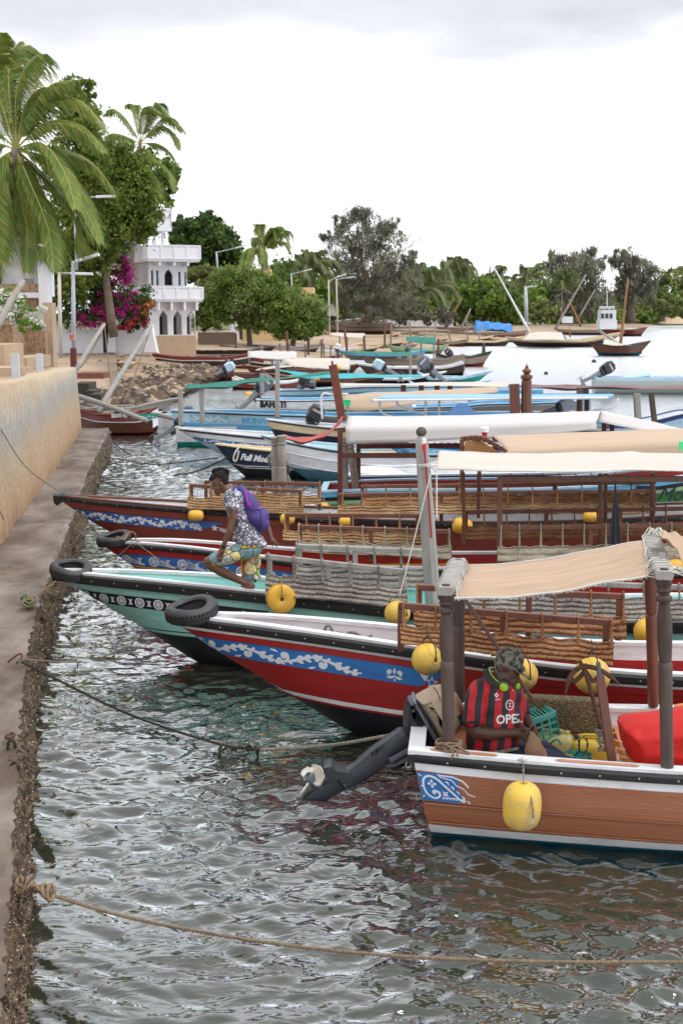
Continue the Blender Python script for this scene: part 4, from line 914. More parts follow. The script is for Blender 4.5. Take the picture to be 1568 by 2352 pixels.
for a, b_ in ((pNLt, pFLt), (pNRt, pFRt)):
    e = (b_-a).normalized()*.07; mb = MB(); mb.beam(a-e+Vector((0, 0, .025)), b_+e+Vector((0, 0, .025)), .115, .06, bev=.01); put('awning_beam', mb, W_grey, E.root, world=True)
    for w_ in (a, b_): mb = MB(); mb.lathe(w_+Vector((0, 0, .05)), [(.03, 0), (.03, .012), (.005, .013)], 10); put('post_tenon', mb, M_roped, E.root, world=True)
mb = MB(); mb.box(pNRt.lerp(pFRt, .45)+Vector((.0, 0, .075)), (.10, .05, .05), rz=E.a); mb.box(pNRt.lerp(pFRt, .3)+Vector((.02, 0, .075)), (.04, .03, .04), rz=E.a); put('cleat', mb, W_grey, E.root, world=True)
# canvas
M_canvas = mat('canvas', (.48, .345, .24), .9, var=.2, scale=6, bump=.5, bscale=60, stretch=(.15, 3, 1)); M_cream = mat('cream_canvas', (.56, .505, .45), .9, var=.06, scale=3, bump=.3, bscale=14, stretch=(.2, 2, 1))
M_tan = mat('tan_canvas', (.49, .37, .27), .9, var=.08, scale=3, bump=.3, bscale=12, stretch=(.2, 2, 1)); M_white = mat('white_canvas', (.56, .53, .52), .9, var=.05, scale=3, bump=.3, bscale=12, stretch=(.2, 2, 1))
def pl(P, t):
    P = [Vector(p) for p in P]; k = t*(len(P)-1); i = min(int(k), len(P)-2); return P[i].lerp(P[i+1], k-i)
def smooth_pl(P, n=60): return curve_pts(P, n)
def awning(name, rows, m, label, cat='awning', nu=60, nv=8, wr=.008, seed=1, fringe=None, sag=0):
    """rows: polylines (world points) running the length of the cloth, near edge first"""
    rng = random.Random(seed); R = [smooth_pl(r, nu) for r in rows]; ph = [rng.uniform(0, 6) for _ in range(6)]; k = len(R)-1
    def P(i, j):
        t = j/nv*k; a = min(int(t), k-1); f = t-a; c = [R[max(a-1, 0)][i], R[a][i], R[a+1][i], R[min(a+2, k)][i]]
        p = c[1].lerp(c[2], f); u = i/nu; v = j/nv
        return p + Vector((0, 0, wr*(sin(13*v+3*u+ph[0])+.6*sin(29*v-5*u+ph[1])+.5*sin(21*u+4*v+ph[2])) - sag*4*v*(1-v)*sin(pi*u)))
    r = T(name, label, cat, sum((x[0] for x in R), Vector())/len(R), 0, None); mb = MB(); mb.grid(P, nu, nv)
    o = put('cloth', mb, m, r, world=True, smooth=True); sm = o.modifiers.new('t', 'SOLIDIFY'); sm.thickness = .006
    if fringe:
        mb = MB()
        for j in (0, nv):
            for i in range(nu*3):
                p = P(min(i//3, nu-1), j).lerp(P(min(i//3+1, nu), j), (i % 3)/3); mb.tube([p, p+Vector((rng.uniform(-.01, .01), (-.006 if j == 0 else .006), -rng.uniform(.004, .02)))], .0035, 3)
        mb.tube([P(i, 0) for i in range(nu+1)], .008, 6); mb.tube([P(i, nv) for i in range(nu+1)], .008, 6)
        put('rolled_hem', mb, fringe, r, world=True, kind='stuff')
    return r, P
near = [V(E, x, y, -.63) for x, y in ((1043, 1373), (1120, 1374), (1200, 1371), (1300, 1358), (1400, 1337), (1488, 1322))]
mid1 = [V(E, x, y, -.02) for x, y in ((1060, 1334), (1200, 1329), (1330, 1314), (1486, 1280))]
far_ = [V(E, x, y, .58) for x, y in ((1075, 1302), (1200, 1294), (1300, 1276), (1400, 1254), (1484, 1238))]
r, P = awning('canvas_awning', [near, mid1, far_], M_canvas, 'small sagging tan canvas awning over the seated man', nu=56, nv=12, wr=.007, fringe=M_ropew)
for e_, (a, b_) in enumerate(((pNLt, pFLt), (pNRt, pFRt))):   # lacing
    for q in range(15):
        t = (q+.5)/15; c = a.lerp(b_, t)+Vector((0, 0, .025)); s_ = 1 if e_ == 0 else -1; edge = P(0 if e_ == 0 else 56, int(t*12)); w = .064
        X = E.M.to_3x3() @ Vector((1, 0, 0)); mb = MB(); j_ = random.uniform(-.02, .02)
        mb.tube(curve_pts([edge+X*.02*s_, c+X*w*s_+Vector((0, j_, .03)), c+X*.02*s_+Vector((0, j_, .038)), c-X*w*s_+Vector((0, -j_, .03)), c-X*w*s_+Vector((0, -j_, -.03)), c+X*w*s_+Vector((0, 0, -.035)), edge+X*.02*s_+Vector((0, .02, 0))], 14), .0042, 4); put('lacing', mb, M_ropew, r, world=True)
mb = MB()
for q in range(10):
    c = pFRt+Vector((random.uniform(-.04, .06), random.uniform(-.05, .05), .06)); mb.tube(curve_pts([c, c+Vector((.04, .02, .05)), c+Vector((.07, -.03, .0)), c+Vector((.1, random.uniform(-.06, .06), random.uniform(-.05, .03)))], 8), .005, 4)
    c = pNRt+Vector((.04, random.uniform(-.05, .05), .05)); mb.tube(curve_pts([c, c+Vector((.06, .02, random.uniform(-.03, .03))), c+Vector((.15, -.03, random.uniform(-.05, .02))), c+Vector((.3, random.uniform(-.06, .1), random.uniform(-.05, .03)))], 8), .004, 4)
put('loose_cord', mb, M_ropew, r, world=True, kind='stuff')
# second cloth starting at the right edge
awning('canvas_awning', [[V(E, x, y, -.3) for x, y in ((1517, 1232), (1548, 1258), (1572, 1300), (1640, 1330))], [V(E, x, y, .1) for x, y in ((1520, 1226), (1552, 1238), (1590, 1255), (1640, 1262))], [V(E, x, y, .6) for x, y in ((1525, 1228), (1555, 1232), (1590, 1238), (1640, 1240))]], M_canvas, 'rolled pale canvas at the right edge above the near boat', nu=20, nv=8, wr=.02)

# ---------------------------------------------------------------- leaning grey pole with the red lamp staff
pole = T('awning_mast', 'tall leaning grey timber pole with round black knob, standing in the turquoise boat', 'pole', V(Cb, 994, 1400, -.1))
mb = MB(); mb.lathe(V(Cb, 995, 1400, -.1), [(.085, 0), (.082, .6), (.078, 1.2), (.072, 1.7), (.068, 1.86), (.05, 1.9), (.035, 1.92)], 8, 0, V(Cb, 967, 1000, -.1)-V(Cb, 995, 1400, -.1)); put('pole', mb, W_grey, pole, world=True, smooth=True, sharp=25)
mb = MB(); mb.ell(V(Cb, 967, 992, -.1), (.058, .058, .055), 16, 10); put('knob', mb, W_greyd, pole, world=True, smooth=True)
mb = MB(); mb.tube([V(Cb, 974, 1032, -.2), V(Cb, 985, 1160, -.2), V(Cb, 990, 1235, -.2)], .020, 8, flat=.5); put('red_staff', mb, P_red, pole, world=True)
mb = MB(); mb.lathe(V(Cb, 974, 1034, -.21), [(.024, 0), (.024, .07), (.018, .075)], 10); put('lamp_base', mb, paint('signal_red', (.6, .02, .02)), pole, world=True); mb = MB(); mb.lathe(V(Cb, 973, 1020, -.21), [(.022, 0), (.022, .055), (.012, .065)], 10); put('lamp_lens', mb, mat('lamp_white', (.85, .85, .85), .3), pole, world=True)
mb = MB(); mb.tube(curve_pts([V(Cb, 960, 1068, -.2), V(Cb, 985, 1066, -.23), V(Cb, 1002, 1060, -.1)], 8), .009, 6); mb.tube(curve_pts([V(Cb, 962, 1072, -.2), V(Cb, 985, 1071, -.23), V(Cb, 1004, 1084, -.1)], 8), .009, 6); put('lashing', mb, M_ropew, pole, world=True)
for a, c, s_ in (((988, 1090), (918, 1365), .01), ((1002, 1080), (1003, 1190), .0)):
    mb = MB(); mb.tube(rope_pts(V(Cb, *a, -.25), V(Cb, *c, -.8), s_), .006, 5); put('hanging_line', mb, M_ropew, pole, world=True)

# ---------------------------------------------------------------- awnings of boats B, A
r, P = awning('cream_awning', [[V(B, x, y, -.8) for x, y in ((1003, 1076), (1060, 1080), (1150, 1083), (1250, 1086), (1400, 1083), (1500, 1081), (1700, 1080))], [V(B, x, y, -.35) for x, y in ((1003, 1056), (1150, 1060), (1400, 1062), (1700, 1062))], [V(B, x, y, .2) for x, y in ((1008, 1034), (1100, 1038), (1300, 1043), (1400, 1040), (1450, 1036), (1500, 1040), (1700, 1047))], [V(B, x, y, .9) for x, y in ((1012, 1040), (1100, 1042), (1300, 1046), (1700, 1050))]], M_cream, 'long cream canvas awning ending at the leaning grey pole', nu=60, nv=12, wr=.012, fringe=M_ropew)
for x0, y0, x1, y1, v, w, m in ((1065, 1250, 1063, 1085, -.1, .045, W_brown), (1147, 1338, 1147, 1092, -.6, .065, W_rail), (1378, 1290, 1378, 1088, -.1, .055, W_brown), (1497, 1215, 1497, 1086, .55, .06, W_brown), (1388, 1248, 1390, 1088, .55, .05, W_brown), (1098, 1190, 1098, 1088, .5, .04, W_brown)):
    mb = MB(); mb.beam(B.pix(x0, y0, v), B.pix(x1, y1, v), w, w, up=(0, 1, 0)); put('awning_post', mb, m, B.root)
mb = MB(); mb.beam(B.pix(1150, 1100, -.6), B.pix(1700, 1100, -.6), .05, .07); put('awning_rail', mb, W_rail, B.root)
for k in range(14):
    mb = MB(); x = 1170+k*37; mb.tube([V(B, x, 1087, -.92), V(B, x+14, 1103, -.90)], .006, 4); put('lacing', mb, M_roped, r, world=True)
r, P = awning('tan_awning', [[V(A, x, y, -.9) for x, y in ((1130, 1056), (1400, 1052), (1700, 1050))], [V(A, x, y, -.84) for x, y in ((1166, 1036), (1400, 1026), (1700, 1012))], [V(A, x, y, 0) for x, y in ((1130, 1001), (1300, 993), (1500, 986), (1700, 979))], [V(A, x, y, .9) for x, y in ((1130, 1016), (1400, 1006), (1700, 994))]], M_tan, 'long ridged tan canvas awning behind the cream one', nu=40, nv=12, wr=.005)
# brown scalloped arch with a red and white lamp at its front
ar = [(1057, 1003), (1075, 1000), (1100, 999), (1116, 1004), (1140, 1018), (1164, 1032), (1162, 1040), (1140, 1030), (1116, 1016), (1098, 1008), (1076, 1010), (1058, 1014)]
fa = T('awning_arch', 'carved brown wooden arch at the front of the tan awning', 'arch', V(A, 1110, 1040, 0))
for k in range(9):
    a, c = [lerp(Vector((1057, 1003)), Vector((1164, 1034)), q) for q in (k/9, (k+1)/9)] if 0 else (Vector((1057+k*11.9, interp([1057, 1075, 1100, 1116, 1164], [1003, 1000, 999, 1004, 1032], 1057+k*11.9))), Vector((1057+(k+1)*11.9, interp([1057, 1075, 1100, 1116, 1164], [1003, 1000, 999, 1004, 1032], 1057+(k+1)*11.9))))
    mb = MB(); v0, v1 = -.1-k*.08, -.1-(k+1)*.08; mb.slab([V(A, a.x, a.y, v0), V(A, c.x, c.y, v0), V(A, c.x, c.y+11, v0), V(A, (a.x+c.x)/2, (a.y+c.y)/2+14, v0), V(A, a.x, a.y+11, v0)], .12, (0, 1, 0), inset=.1); put('scallop', mb, W_rail, fa, world=True)
mb = MB(); mb.slab([V(A, x, y, -.3) for x, y in ((1066, 1014), (1100, 1010), (1130, 1028), (1150, 1040), (1066, 1046))], .02, (0, 1, 0)); put('infill_board', mb, P_orange if 0 else mat('ochre_board', (.45, .22, .08), .6, var=.2), fa, world=True)
for x in (1060, 1100): mb = MB(); mb.beam(V(A, x, 1160, -.2 if x < 1080 else .6), V(A, x, 1010, -.2 if x < 1080 else .6), .06, .06, up=(0, 1, 0)); put('arch_post', mb, W_rail, fa, world=True)
lt = T('signal_lamp', 'red and white lamp on top of the brown arch', 'lamp', V(A, 1112, 1004, -.1)); mb = MB(); c = V(A, 1112, 1004, -.1)
mb.lathe(c, [(.04, -.02), (.04, .06), (.055, .075)], 12); put('base', mb, paint('signal_red', (.6, .02, .02)), lt, world=True, smooth=True, sharp=40); mb = MB(); mb.lathe(c, [(.06, .078), (.062, .11), (.06, .115), (.066, .12), (.066, .14), (.04, .16), (.01, .165)], 14); put('lens', mb, mat('lamp_white', (.85, .85, .85), .3), lt, world=True, smooth=True, sharp=40)
# furled black flag
fl = T('furled_flag', 'dark grey pennant hanging from the cream awning', 'flag', V(B, 1411, 1255, -.95)); mb = MB()
mb.grid(lambda i, j: V(B, lerp(lerp(1411, 1395, (i/16)**1.3), lerp(1413, 1428, (i/16)**1.3), j/8), lerp(1095, 1254-(3 if j < 3 else 10*j/8), i/16), -.95-.03*sin(j*1.9)*i/16), 16, 8); o = put('cloth', mb, mat('charcoal_cloth', (.045, .045, .055), .9, var=.2), fl, world=True, smooth=True)
mb = MB(); mb.tube([V(B, 1411, 1084, -.95), V(B, 1412, 1100, -.95)], .006, 5); put('cord', mb, M_roped, fl, world=True)
# ---------------------------------------------------------------- soft bodies: overlapping tapered volumes fused into one skin
def organic(name, shapes, voxel, m, parent, it=4, post=None):
    mb = MB()
    for sh in shapes:
        if sh[0] == 'c':
            _, p, q, r1, r2 = sh; p, q = Vector(p), Vector(q); n = 6
            mb.tube([p.lerp(q, i/n) for i in range(n+1)], [lerp(r1, r2, i/n) for i in range(n+1)], 14); mb.ell(p, r1, 14, 10); mb.ell(q, r2, 14, 10)
        elif sh[0] == 'e': mb.ell(sh[1], sh[2], 18, 12, 0, sh[3] if len(sh) > 3 else None)
        elif sh[0] == 's': mb.slab(sh[1], sh[2], sh[3], inset=.25, layers=5)
    me = mesh_from('tmp', mb.v, mb.f, m); o = bpy.data.objects.new('tmp', me); COL.objects.link(o)
    r = o.modifiers.new('r', 'REMESH'); r.mode = 'VOXEL'; r.voxel_size = voxel; r.use_smooth_shade = True
    s = o.modifiers.new('s', 'SMOOTH'); s.factor = .5; s.iterations = it
    dg = bpy.context.evaluated_depsgraph_get(); me2 = bpy.data.meshes.new_from_object(o.evaluated_get(dg)); bpy.data.objects.remove(o)
    Mi = ROOTM[parent.name].inverted() if parent else Matrix.Identity(4)
    if post: 
        for v in me2.vertices: v.co = post(v.co.copy())
    bv = BVHTree.FromPolygons([v.co.copy() for v in me2.vertices], [tuple(p.vertices) for p in me2.polygons])
    me2.transform(Mi); me2.polygons.foreach_set('use_smooth', [True]*len(me2.polygons))
    me2.materials.clear(); me2.materials.append(m); ob = bpy.data.objects.new(name, me2); COL.objects.link(ob); ob.parent = parent; me2.name = name
    return ob, bv
def onto(bv, x, y, off=.004):
    r = ray(x, y).normalized(); h = bv.ray_cast(CAM, r)
    return None if h[0] is None else h[0]-r*off
def wrink(amp, f=30, seed=0):
    return lambda c: c + Vector((sin(f*c.z+3*sin(11*c.x+seed)), sin(f*1.3*c.z+7*c.x), sin(f*.8*c.x+5*c.z+seed)))*amp
S_dark = mat('skin_dark', (.085, .04, .026), .48, var=.25, scale=12, bump=.08, bscale=150); S_brown = mat('skin_brown', (.155, .072, .045), .5, var=.2, scale=12, bump=.08, bscale=150)
M_hair = mat('black_hair', (.012, .010, .009), .75, var=.3, scale=40, bump=1.0, bscale=110)
def finger(shapes, base, tips, r=.009):
    P = [Vector(p) for p in (base, *tips)]
    for i in range(len(P)-1): shapes.append(('c', P[i], P[i+1], r*(1-.12*i), r*(1-.12*(i+1))))

# ================================================================ the boy
YB = 13.75
def jb(x, y, d=0): return atY(413.3+x*.17574, 1037.9+y*.17574, YB+d)
boy = T('person', 'boy in pebble print shirt and colourful shorts with a purple backpack stepping along the boat', 'person', jb(860, 1835))
sh = [('e', jb(525, 305), (.092, .074, .092)), ('e', jb(495, 385), (.070, .062, .078)), ('e', jb(492, 465), (.050, .052, .055)), ('e', jb(505, 520), (.036, .040, .030)), ('e', jb(438, 400), (.026, .05, .022)), ('c', jb(428, 430), jb(443, 488), .008, .015), ('e', jb(462, 522), (.018, .026, .012)), ('e', jb(470, 540), (.018, .026, .012)), ('e', jb(492, 556), (.024, .03, .02)),
      ('e', jb(540, 415, -.076), (.018, .010, .030)), ('c', jb(560, 430), jb(650, 540), .052, .062),
      ('c', jb(690, 620, -.16), jb(690, 895, -.17), .050, .040), ('c', jb(690, 895, -.17), jb(655, 1030, -.18), .040, .040), ('c', jb(655, 1030, -.18), jb(572, 1215, -.18), .040, .025),
      ('c', jb(572, 1215, -.18), jb(545, 1290, -.18), .025, .033), ('e', jb(540, 1310, -.18), (.035, .022, .040)),
      ('c', jb(1050, 800, .17), jb(1150, 1010, .16), .045, .036), ('c', jb(1150, 1010, .16), jb(1195, 1140, .12), .036, .024), ('e', jb(1215, 1165, .11), (.035, .02, .028)),
      ('c', jb(900, 1270, -.06), jb(395, 1430, -.07), .085, .062), ('e', jb(378, 1440, -.07), (.060, .055, .062)), ('c', jb(385, 1470, -.07), jb(560, 1570, -.05), .056, .057), ('c', jb(560, 1570, -.05), jb(845, 1715, -.03), .057, .034), ('e', jb(900, 1735, -.03), (.036, .034, .036)), ('c', jb(945, 1755, -.03), jb(880, 1815, -.04), .034, .030), ('c', jb(880, 1790, -.04), jb(865, 1830, -.05), .033, .022), ('e', jb(905, 1775, -.035), (.040, .032, .04)),
      ('c', jb(945, 1300, .08), jb(945, 1620, .08), .085, .060), ('c', jb(930, 1640, .08), jb(800, 1850, .10), .056, .036), ('c', jb(800, 1850, .10), jb(720, 1880, .10), .034, .022),
      ('e', jb(760, 800), (.12, .16, .2)), ('e', jb(900, 1150), (.12, .15, .14))]
for k, (a, c) in enumerate((((500, 1395), (482, 1425)), ((515, 1410), (505, 1445)), ((532, 1408), (528, 1440)), ((550, 1390), (552, 1420)))): finger(sh, jb(532+k*8, 1335, -.185+.012*k), [jb(a[0], a[1]-25, -.20+.012*k), jb(*a, -.20+.012*k), jb(*c, -.19+.012*k)], .0095)
finger(sh, jb(530, 1290, -.20), [jb(500, 1335, -.21), jb(485, 1375, -.20)], .010)
for k, (a, c) in enumerate((((1260, 1185), (1290, 1205)), ((1255, 1200), (1280, 1225)), ((1245, 1215), (1265, 1242)), ((1215, 1215), (1212, 1245)))): finger(sh, jb(1225, 1172+6*k, .11), [jb(*a, .10), jb(*c, .10)], .008)
organic('body', sh, .0065, S_brown, boy, 3)
# toes
mb = MB(); [mb.ell(jb(848+9*q, 1842, -.085+.014*q), (.010, .012, .009), 8, 6) for q in range(4)]; put('toes', mb, S_brown, boy, world=True, smooth=True, kind='stuff')
hs = [('e', jb(530, 290), (.096, .080, .080)), ('e', jb(450, 325), (.045, .065, .038)), ('e', jb(575, 340), (.055, .076, .068)), ('e', jb(410, 352), (.024, .05, .022)), ('e', jb(600, 395, -.0), (.035, .06, .03)), ('c', jb(400, 345, -.03), jb(385, 385, -.02), .018, .008)]
rngh = random.Random(4)
for q in range(40): a = rngh.uniform(pi, tau); hs.append(('e', jb(530+105*cos(a), 262+50*sin(a), rngh.uniform(-.06, .02)), (.014, .02, .014)))
organic('hair', hs, .007, M_hair, boy, 2)
mb = MB(); mb.ell(jb(455, 432, -.045), (.009, .006, .005), 8, 6); put('eye', mb, M_hair, boy, world=True); mb = MB(); mb.tube([jb(437, 408, -.040), jb(470, 412, -.057)], .004, 5); put('eyebrow', mb, M_hair, boy, world=True)
M_pebble = patt('pebble_print', [(.58, .60, .68), (.42, .44, .52), (.66, .67, .74), (.30, .31, .37), (.56, .57, .64)], 34, .13)
bs = M_pebble.node_tree.nodes; [setattr(n.inputs['Scale'], 'default_value', 25) for n in bs if n.type == 'TEX_VORONOI']
for n in bs:
    if n.type == 'MIX': n.inputs[7].default_value = (.10, .10, .115, 1)
ss_ = [('e', jb(690, 560), (.095, .17, .075)), ('c', jb(700, 620, -.07), jb(780, 850, -.06), .115, .115), ('c', jb(700, 620, .07), jb(780, 850, .06), .115, .115), ('c', jb(790, 850, -.05), jb(900, 1130, -.05), .115, .138), ('c', jb(790, 850, .05), jb(900, 1130, .05), .115, .138), ('e', jb(930, 1165), (.155, .165, .085)), ('e', jb(1050, 1200), (.075, .13, .045)), ('e', jb(760, 1130), (.06, .12, .05)),
       ('c', jb(670, 570, -.14), jb(672, 690, -.165), .072, .073), ('c', jb(720, 570, .14), jb(800, 700, .17), .07, .068)]
_, bvs = organic('shirt', ss_, .009, M_pebble, boy, 5, wrink(.0035, 42))
mb = MB(); mb.tube([jb(672+75*cos(tau*i/20)*.95, 715+14*sin(tau*i/20), -.165+.068*sin(tau*i/20)) for i in range(21)], .006, 5); put('sleeve_hem', mb, mat('white_hem', (.72, .72, .74), .8), boy, world=True)
M_shorts = patt('tropical_print', [(.75, .55, .06), (.24, .38, .42), (.80, .70, .35), (.70, .22, .03), (.62, .66, .60), (.35, .48, .12), (.78, .48, .25)], 8.5, .035)
for n in M_shorts.node_tree.nodes:
    if n.type == 'BSDF_PRINCIPLED': bb = n
t_ = M_shorts.node_tree; src = bb.inputs['Base Color'].links[0].from_socket; n_ = t_.nodes.new('ShaderNodeTexNoise'); n_.inputs['Scale'].default_value = 16; n_.inputs['Detail'].default_value = 4; h_ = t_.nodes.new('ShaderNodeHueSaturation')
mr_ = t_.nodes.new('ShaderNodeMapRange'); mr_.inputs[1].default_value = .3; mr_.inputs[2].default_value = .7; mr_.inputs[3].default_value = .55; mr_.inputs[4].default_value = 1.25
t_.links.new(n_.outputs[0], mr_.inputs[0]); t_.links.new(mr_.outputs[0], h_.inputs['Value']); mr2 = t_.nodes.new('ShaderNodeMapRange'); mr2.inputs[1].default_value = .3; mr2.inputs[2].default_value = .7; mr2.inputs[3].default_value = .46; mr2.inputs[4].default_value = .53; t_.links.new(n_.outputs[0], mr2.inputs[0]); t_.links.new(mr2.outputs[0], h_.inputs['Hue']); t_.links.new(src, h_.inputs['Color']); t_.links.new(h_.outputs[0], bb.inputs['Base Color'])
organic('shorts', [('e', jb(920, 1240), (.14, .15, .12)), ('c', jb(900, 1265, -.06), jb(500, 1400, -.07), .112, .088), ('c', jb(500, 1400, -.07), jb(455, 1405, -.07), .088, .076), ('c', jb(925, 1280, .07), jb(925, 1600, .08), .112, .105), ('e', jb(930, 1640, .08), (.118, .10, .05))], .009, M_shorts, boy, 4, wrink(.004, 30, 2))
M_pack = mat('purple_nylon', (.055, .035, .20), .6, var=.25, scale=7, bump=.3, bscale=20); M_pink = mat('magenta_webbing', (.55, .03, .42), .6)
_, bvp = organic('backpack', [('c', jb(800, 500, -.02), jb(900, 640, -.02), .050, .085), ('c', jb(900, 640, -.06), jb(985, 850, -.07), .085, .110), ('c', jb(900, 640, .05), jb(985, 850, .05), .085, .110), ('c', jb(985, 850, -.07), jb(1055, 950, -.06), .11, .085), ('c', jb(985, 850, .05), jb(1055, 950, .05), .11, .085), ('e', jb(1085, 830, 0), (.065, .11, .085)), ('e', jb(1100, 940, 0), (.06, .10, .07))], .009, M_pack, boy, 5, wrink(.003, 25, 1))
def line_on(bv, pts, r, name, m, parent, off=.004, n=14):
    P = [onto(bv, p.x, p.y, off) for p in curve_pts([Vector((*q, 0)) for q in pts], n)]; P = [p for p in P if p is not None]
    if len(P) > 2: mb = MB(); mb.tube(P, r, 6); put(name, mb, m, parent, world=True, smooth=True)
jx = lambda x, y: (413.3+x*.17574, 1037.9+y*.17574)
for pts in ([(860, 520), (880, 640), (900, 720)], [(870, 530), (930, 545), (960, 560)], [(1030, 750), (1050, 715), (1090, 700), (1140, 710)], [(890, 650), (915, 680), (915, 730)], [(1020, 740), (1060, 720), (1120, 712)]): line_on(bvp, [jx(*p) for p in pts], .006, 'pink_cord', M_pink, boy)
for pts in ([(885, 740), (960, 760), (1040, 755), (1130, 740)], [(1045, 760), (1060, 880), (1050, 1000)]): line_on(bvp, [jx(*p) for p in pts], .003, 'seam', mat('dark_seam', (.02, .012, .07), .7), boy)
mb = MB(); mb.tube(curve_pts([jb(745, 810, -.16), jb(790, 840, -.17), jb(860, 875, -.13)], 8), .012, 6, flat=.4); put('strap', mb, M_pink, boy, world=True)
mb = MB(); mb.tube(curve_pts([jb(740, 430, -.12), jb(690, 520, -.18), jb(720, 640, -.15), jb(800, 760, -.15)], 10), .016, 6, flat=.3); mb = mb; put('shoulder_strap', mb, M_pack, boy, world=True)
mb = MB(); mb.lathe(jb(583, 1225, -.18), [(.030, 0), (.031, .03), (.030, .032)], 12, 0, (jb(560, 1255, -.18)-jb(583, 1225, -.18))); mb.box(jb(560, 1240, -.205), (.035, .012, .035)); put('wristwatch', mb, M_rubber, boy, world=True)

# ================================================================ the man in the stern
YM = 9.52
def jm(x, y, d=0): return atY(1010.4+x*.2343, 1423.7+y*.2343, YM+d)
man = T('person', 'seated man in red and black striped football shirt and camouflage cap opening a paper bag', 'person', jm(560, 1440))
sh = [('e', jm(650, 420), (.090, .080, .088)), ('e', jm(675, 510), (.068, .066, .072)), ('e', jm(690, 590), (.056, .054, .050)), ('e', jm(712, 650), (.032, .036, .026)), ('c', jm(752, 560, -.01), jm(768, 603, -.01), .010, .017), ('e', jm(735, 630, -.01), (.022, .028, .011)), ('e', jm(728, 648, -.01), (.020, .026, .010)), ('e', jm(740, 540), (.03, .05, .02)), ('e', jm(585, 470, -.074), (.020, .012, .034)), ('e', jm(640, 560, -.03), (.05, .04, .05)),
      ('c', jm(600, 540), jm(545, 660), .066, .072),
      ('c', jm(350, 750, -.10), jm(325, 1060, -.14), .060, .052), ('e', jm(325, 1080, -.14), (.058, .05, .058)), ('c', jm(340, 1095, -.14), jm(480, 1115, -.16), .056, .052), ('c', jm(480, 1115, -.16), jm(690, 1108, -.14), .052, .033), ('c', jm(690, 1108, -.14), jm(760, 1110, -.12), .034, .040), ('e', jm(780, 1120, -.12), (.045, .028, .036)),
      ('c', jm(780, 830, .10), jm(840, 960, .06), .05, .042), ('c', jm(840, 960, .06), jm(890, 1050, -.02), .042, .030), ('e', jm(905, 1070, -.04), (.036, .028, .032)),
      ('e', jm(545, 900), (.16, .12, .2)), ('e', jm(540, 1200), (.16, .12, .15))]
for k in range(4):
    finger(sh, jm(800-6*k, 1100+18*k, -.13+.0*k), [jm(850-8*k, 1092+22*k, -.16), jm(885-14*k, 1108+22*k, -.15), jm(880-18*k, 1130+18*k, -.125)], .0105)
    finger(sh, jm(905+8*k, 1040+17*k, -.06), [jm(925+9*k, 1055+20*k, -.10), jm(915+10*k, 1082+16*k, -.115), jm(900+6*k, 1095+12*k, -.10)], .010)
finger(sh, jm(770, 1090, -.14), [jm(820, 1065, -.16), jm(870, 1072, -.15)], .0115); finger(sh, jm(890, 1045, -.06), [jm(878, 1058, -.10), jm(880, 1088, -.12)], .011)
organic('body', sh, .0055, S_dark, man, 3)
# striped jersey
mj = bpy.data.materials.new('striped_jersey'); mj.use_nodes = True; t = mj.node_tree; b_ = t.nodes['Principled BSDF']; b_.inputs['Roughness'].default_value = .7
tcn = t.nodes.new('ShaderNodeTexCoord'); wv_ = t.nodes.new('ShaderNodeTexWave'); wv_.wave_type = 'BANDS'; wv_.bands_direction = 'X'; wv_.wave_profile = 'SIN'; wv_.inputs['Scale'].default_value = 2.95; wv_.inputs['Distortion'].default_value = 1.1; wv_.inputs['Detail'].default_value = 1; wv_.inputs['Detail Scale'].default_value = 1.2; wv_.inputs['Phase Offset'].default_value = 1.6
mp = t.nodes.new('ShaderNodeMapping'); mp.inputs['Rotation'].default_value = (0, radians(-7), 0); t.links.new(tcn.outputs['Object'], mp.inputs[0]); t.links.new(mp.outputs[0], wv_.inputs[0])
gt = t.nodes.new('ShaderNodeMapRange'); t.links.new(wv_.outputs[1], gt.inputs[0]); gt.inputs[1].default_value = .47; gt.inputs[2].default_value = .53
mx = t.nodes.new('ShaderNodeMix'); mx.data_type = 'RGBA'; t.links.new(gt.outputs[0], mx.inputs[0]); mx.inputs[6].default_value = (.018, .018, .024, 1); mx.inputs[7].default_value = (.46, .014, .022, 1); t.links.new(mx.outputs[2], b_.inputs['Base Color'])
_, bvj = organic('football_shirt', [('e', jm(520, 800, 0), (.195, .135, .20)), ('e', jm(560, 980, 0), (.205, .15, .19)), ('e', jm(545, 1180, 0), (.185, .15, .19)), ('e', jm(500, 1300, 0), (.175, .145, .10)), ('e', jm(390, 690, -.06), (.095, .10, .085)), ('e', jm(720, 760, .09), (.08, .08, .10)), ('c', jm(500, 640, 0), jm(430, 680, -.03), .075, .09), ('c', jm(610, 700, 0), jm(700, 760, .05), .08, .08),
      ('c', jm(355, 740, -.11), jm(318, 960, -.14), .082, .080), ('e', jm(318, 985, -.14), (.084, .078, .035)), ('c', jm(760, 800, .10), jm(815, 900, .08), .070, .060), ('e', jm(330, 900, .04), (.07, .12, .25)), ('e', jm(350, 1150, .03), (.08, .10, .2))], .0085, mj, man, 5, wrink(.0035, 34, 3))
jmx = lambda x, y: (1010.4+x*.2343, 1423.7+y*.2343)
mb = MB(); mb.tube([jm(318+85*cos(tau*i/20), 1018+18*sin(tau*i/20)-8*cos(tau*i/20), -.14+.078*sin(tau*i/20)) for i in range(21)], .009, 5); put('sleeve_hem', mb, mat('jersey_black', (.018, .018, .024), .8), man, world=True)
M_jb = MATS['jersey_black']
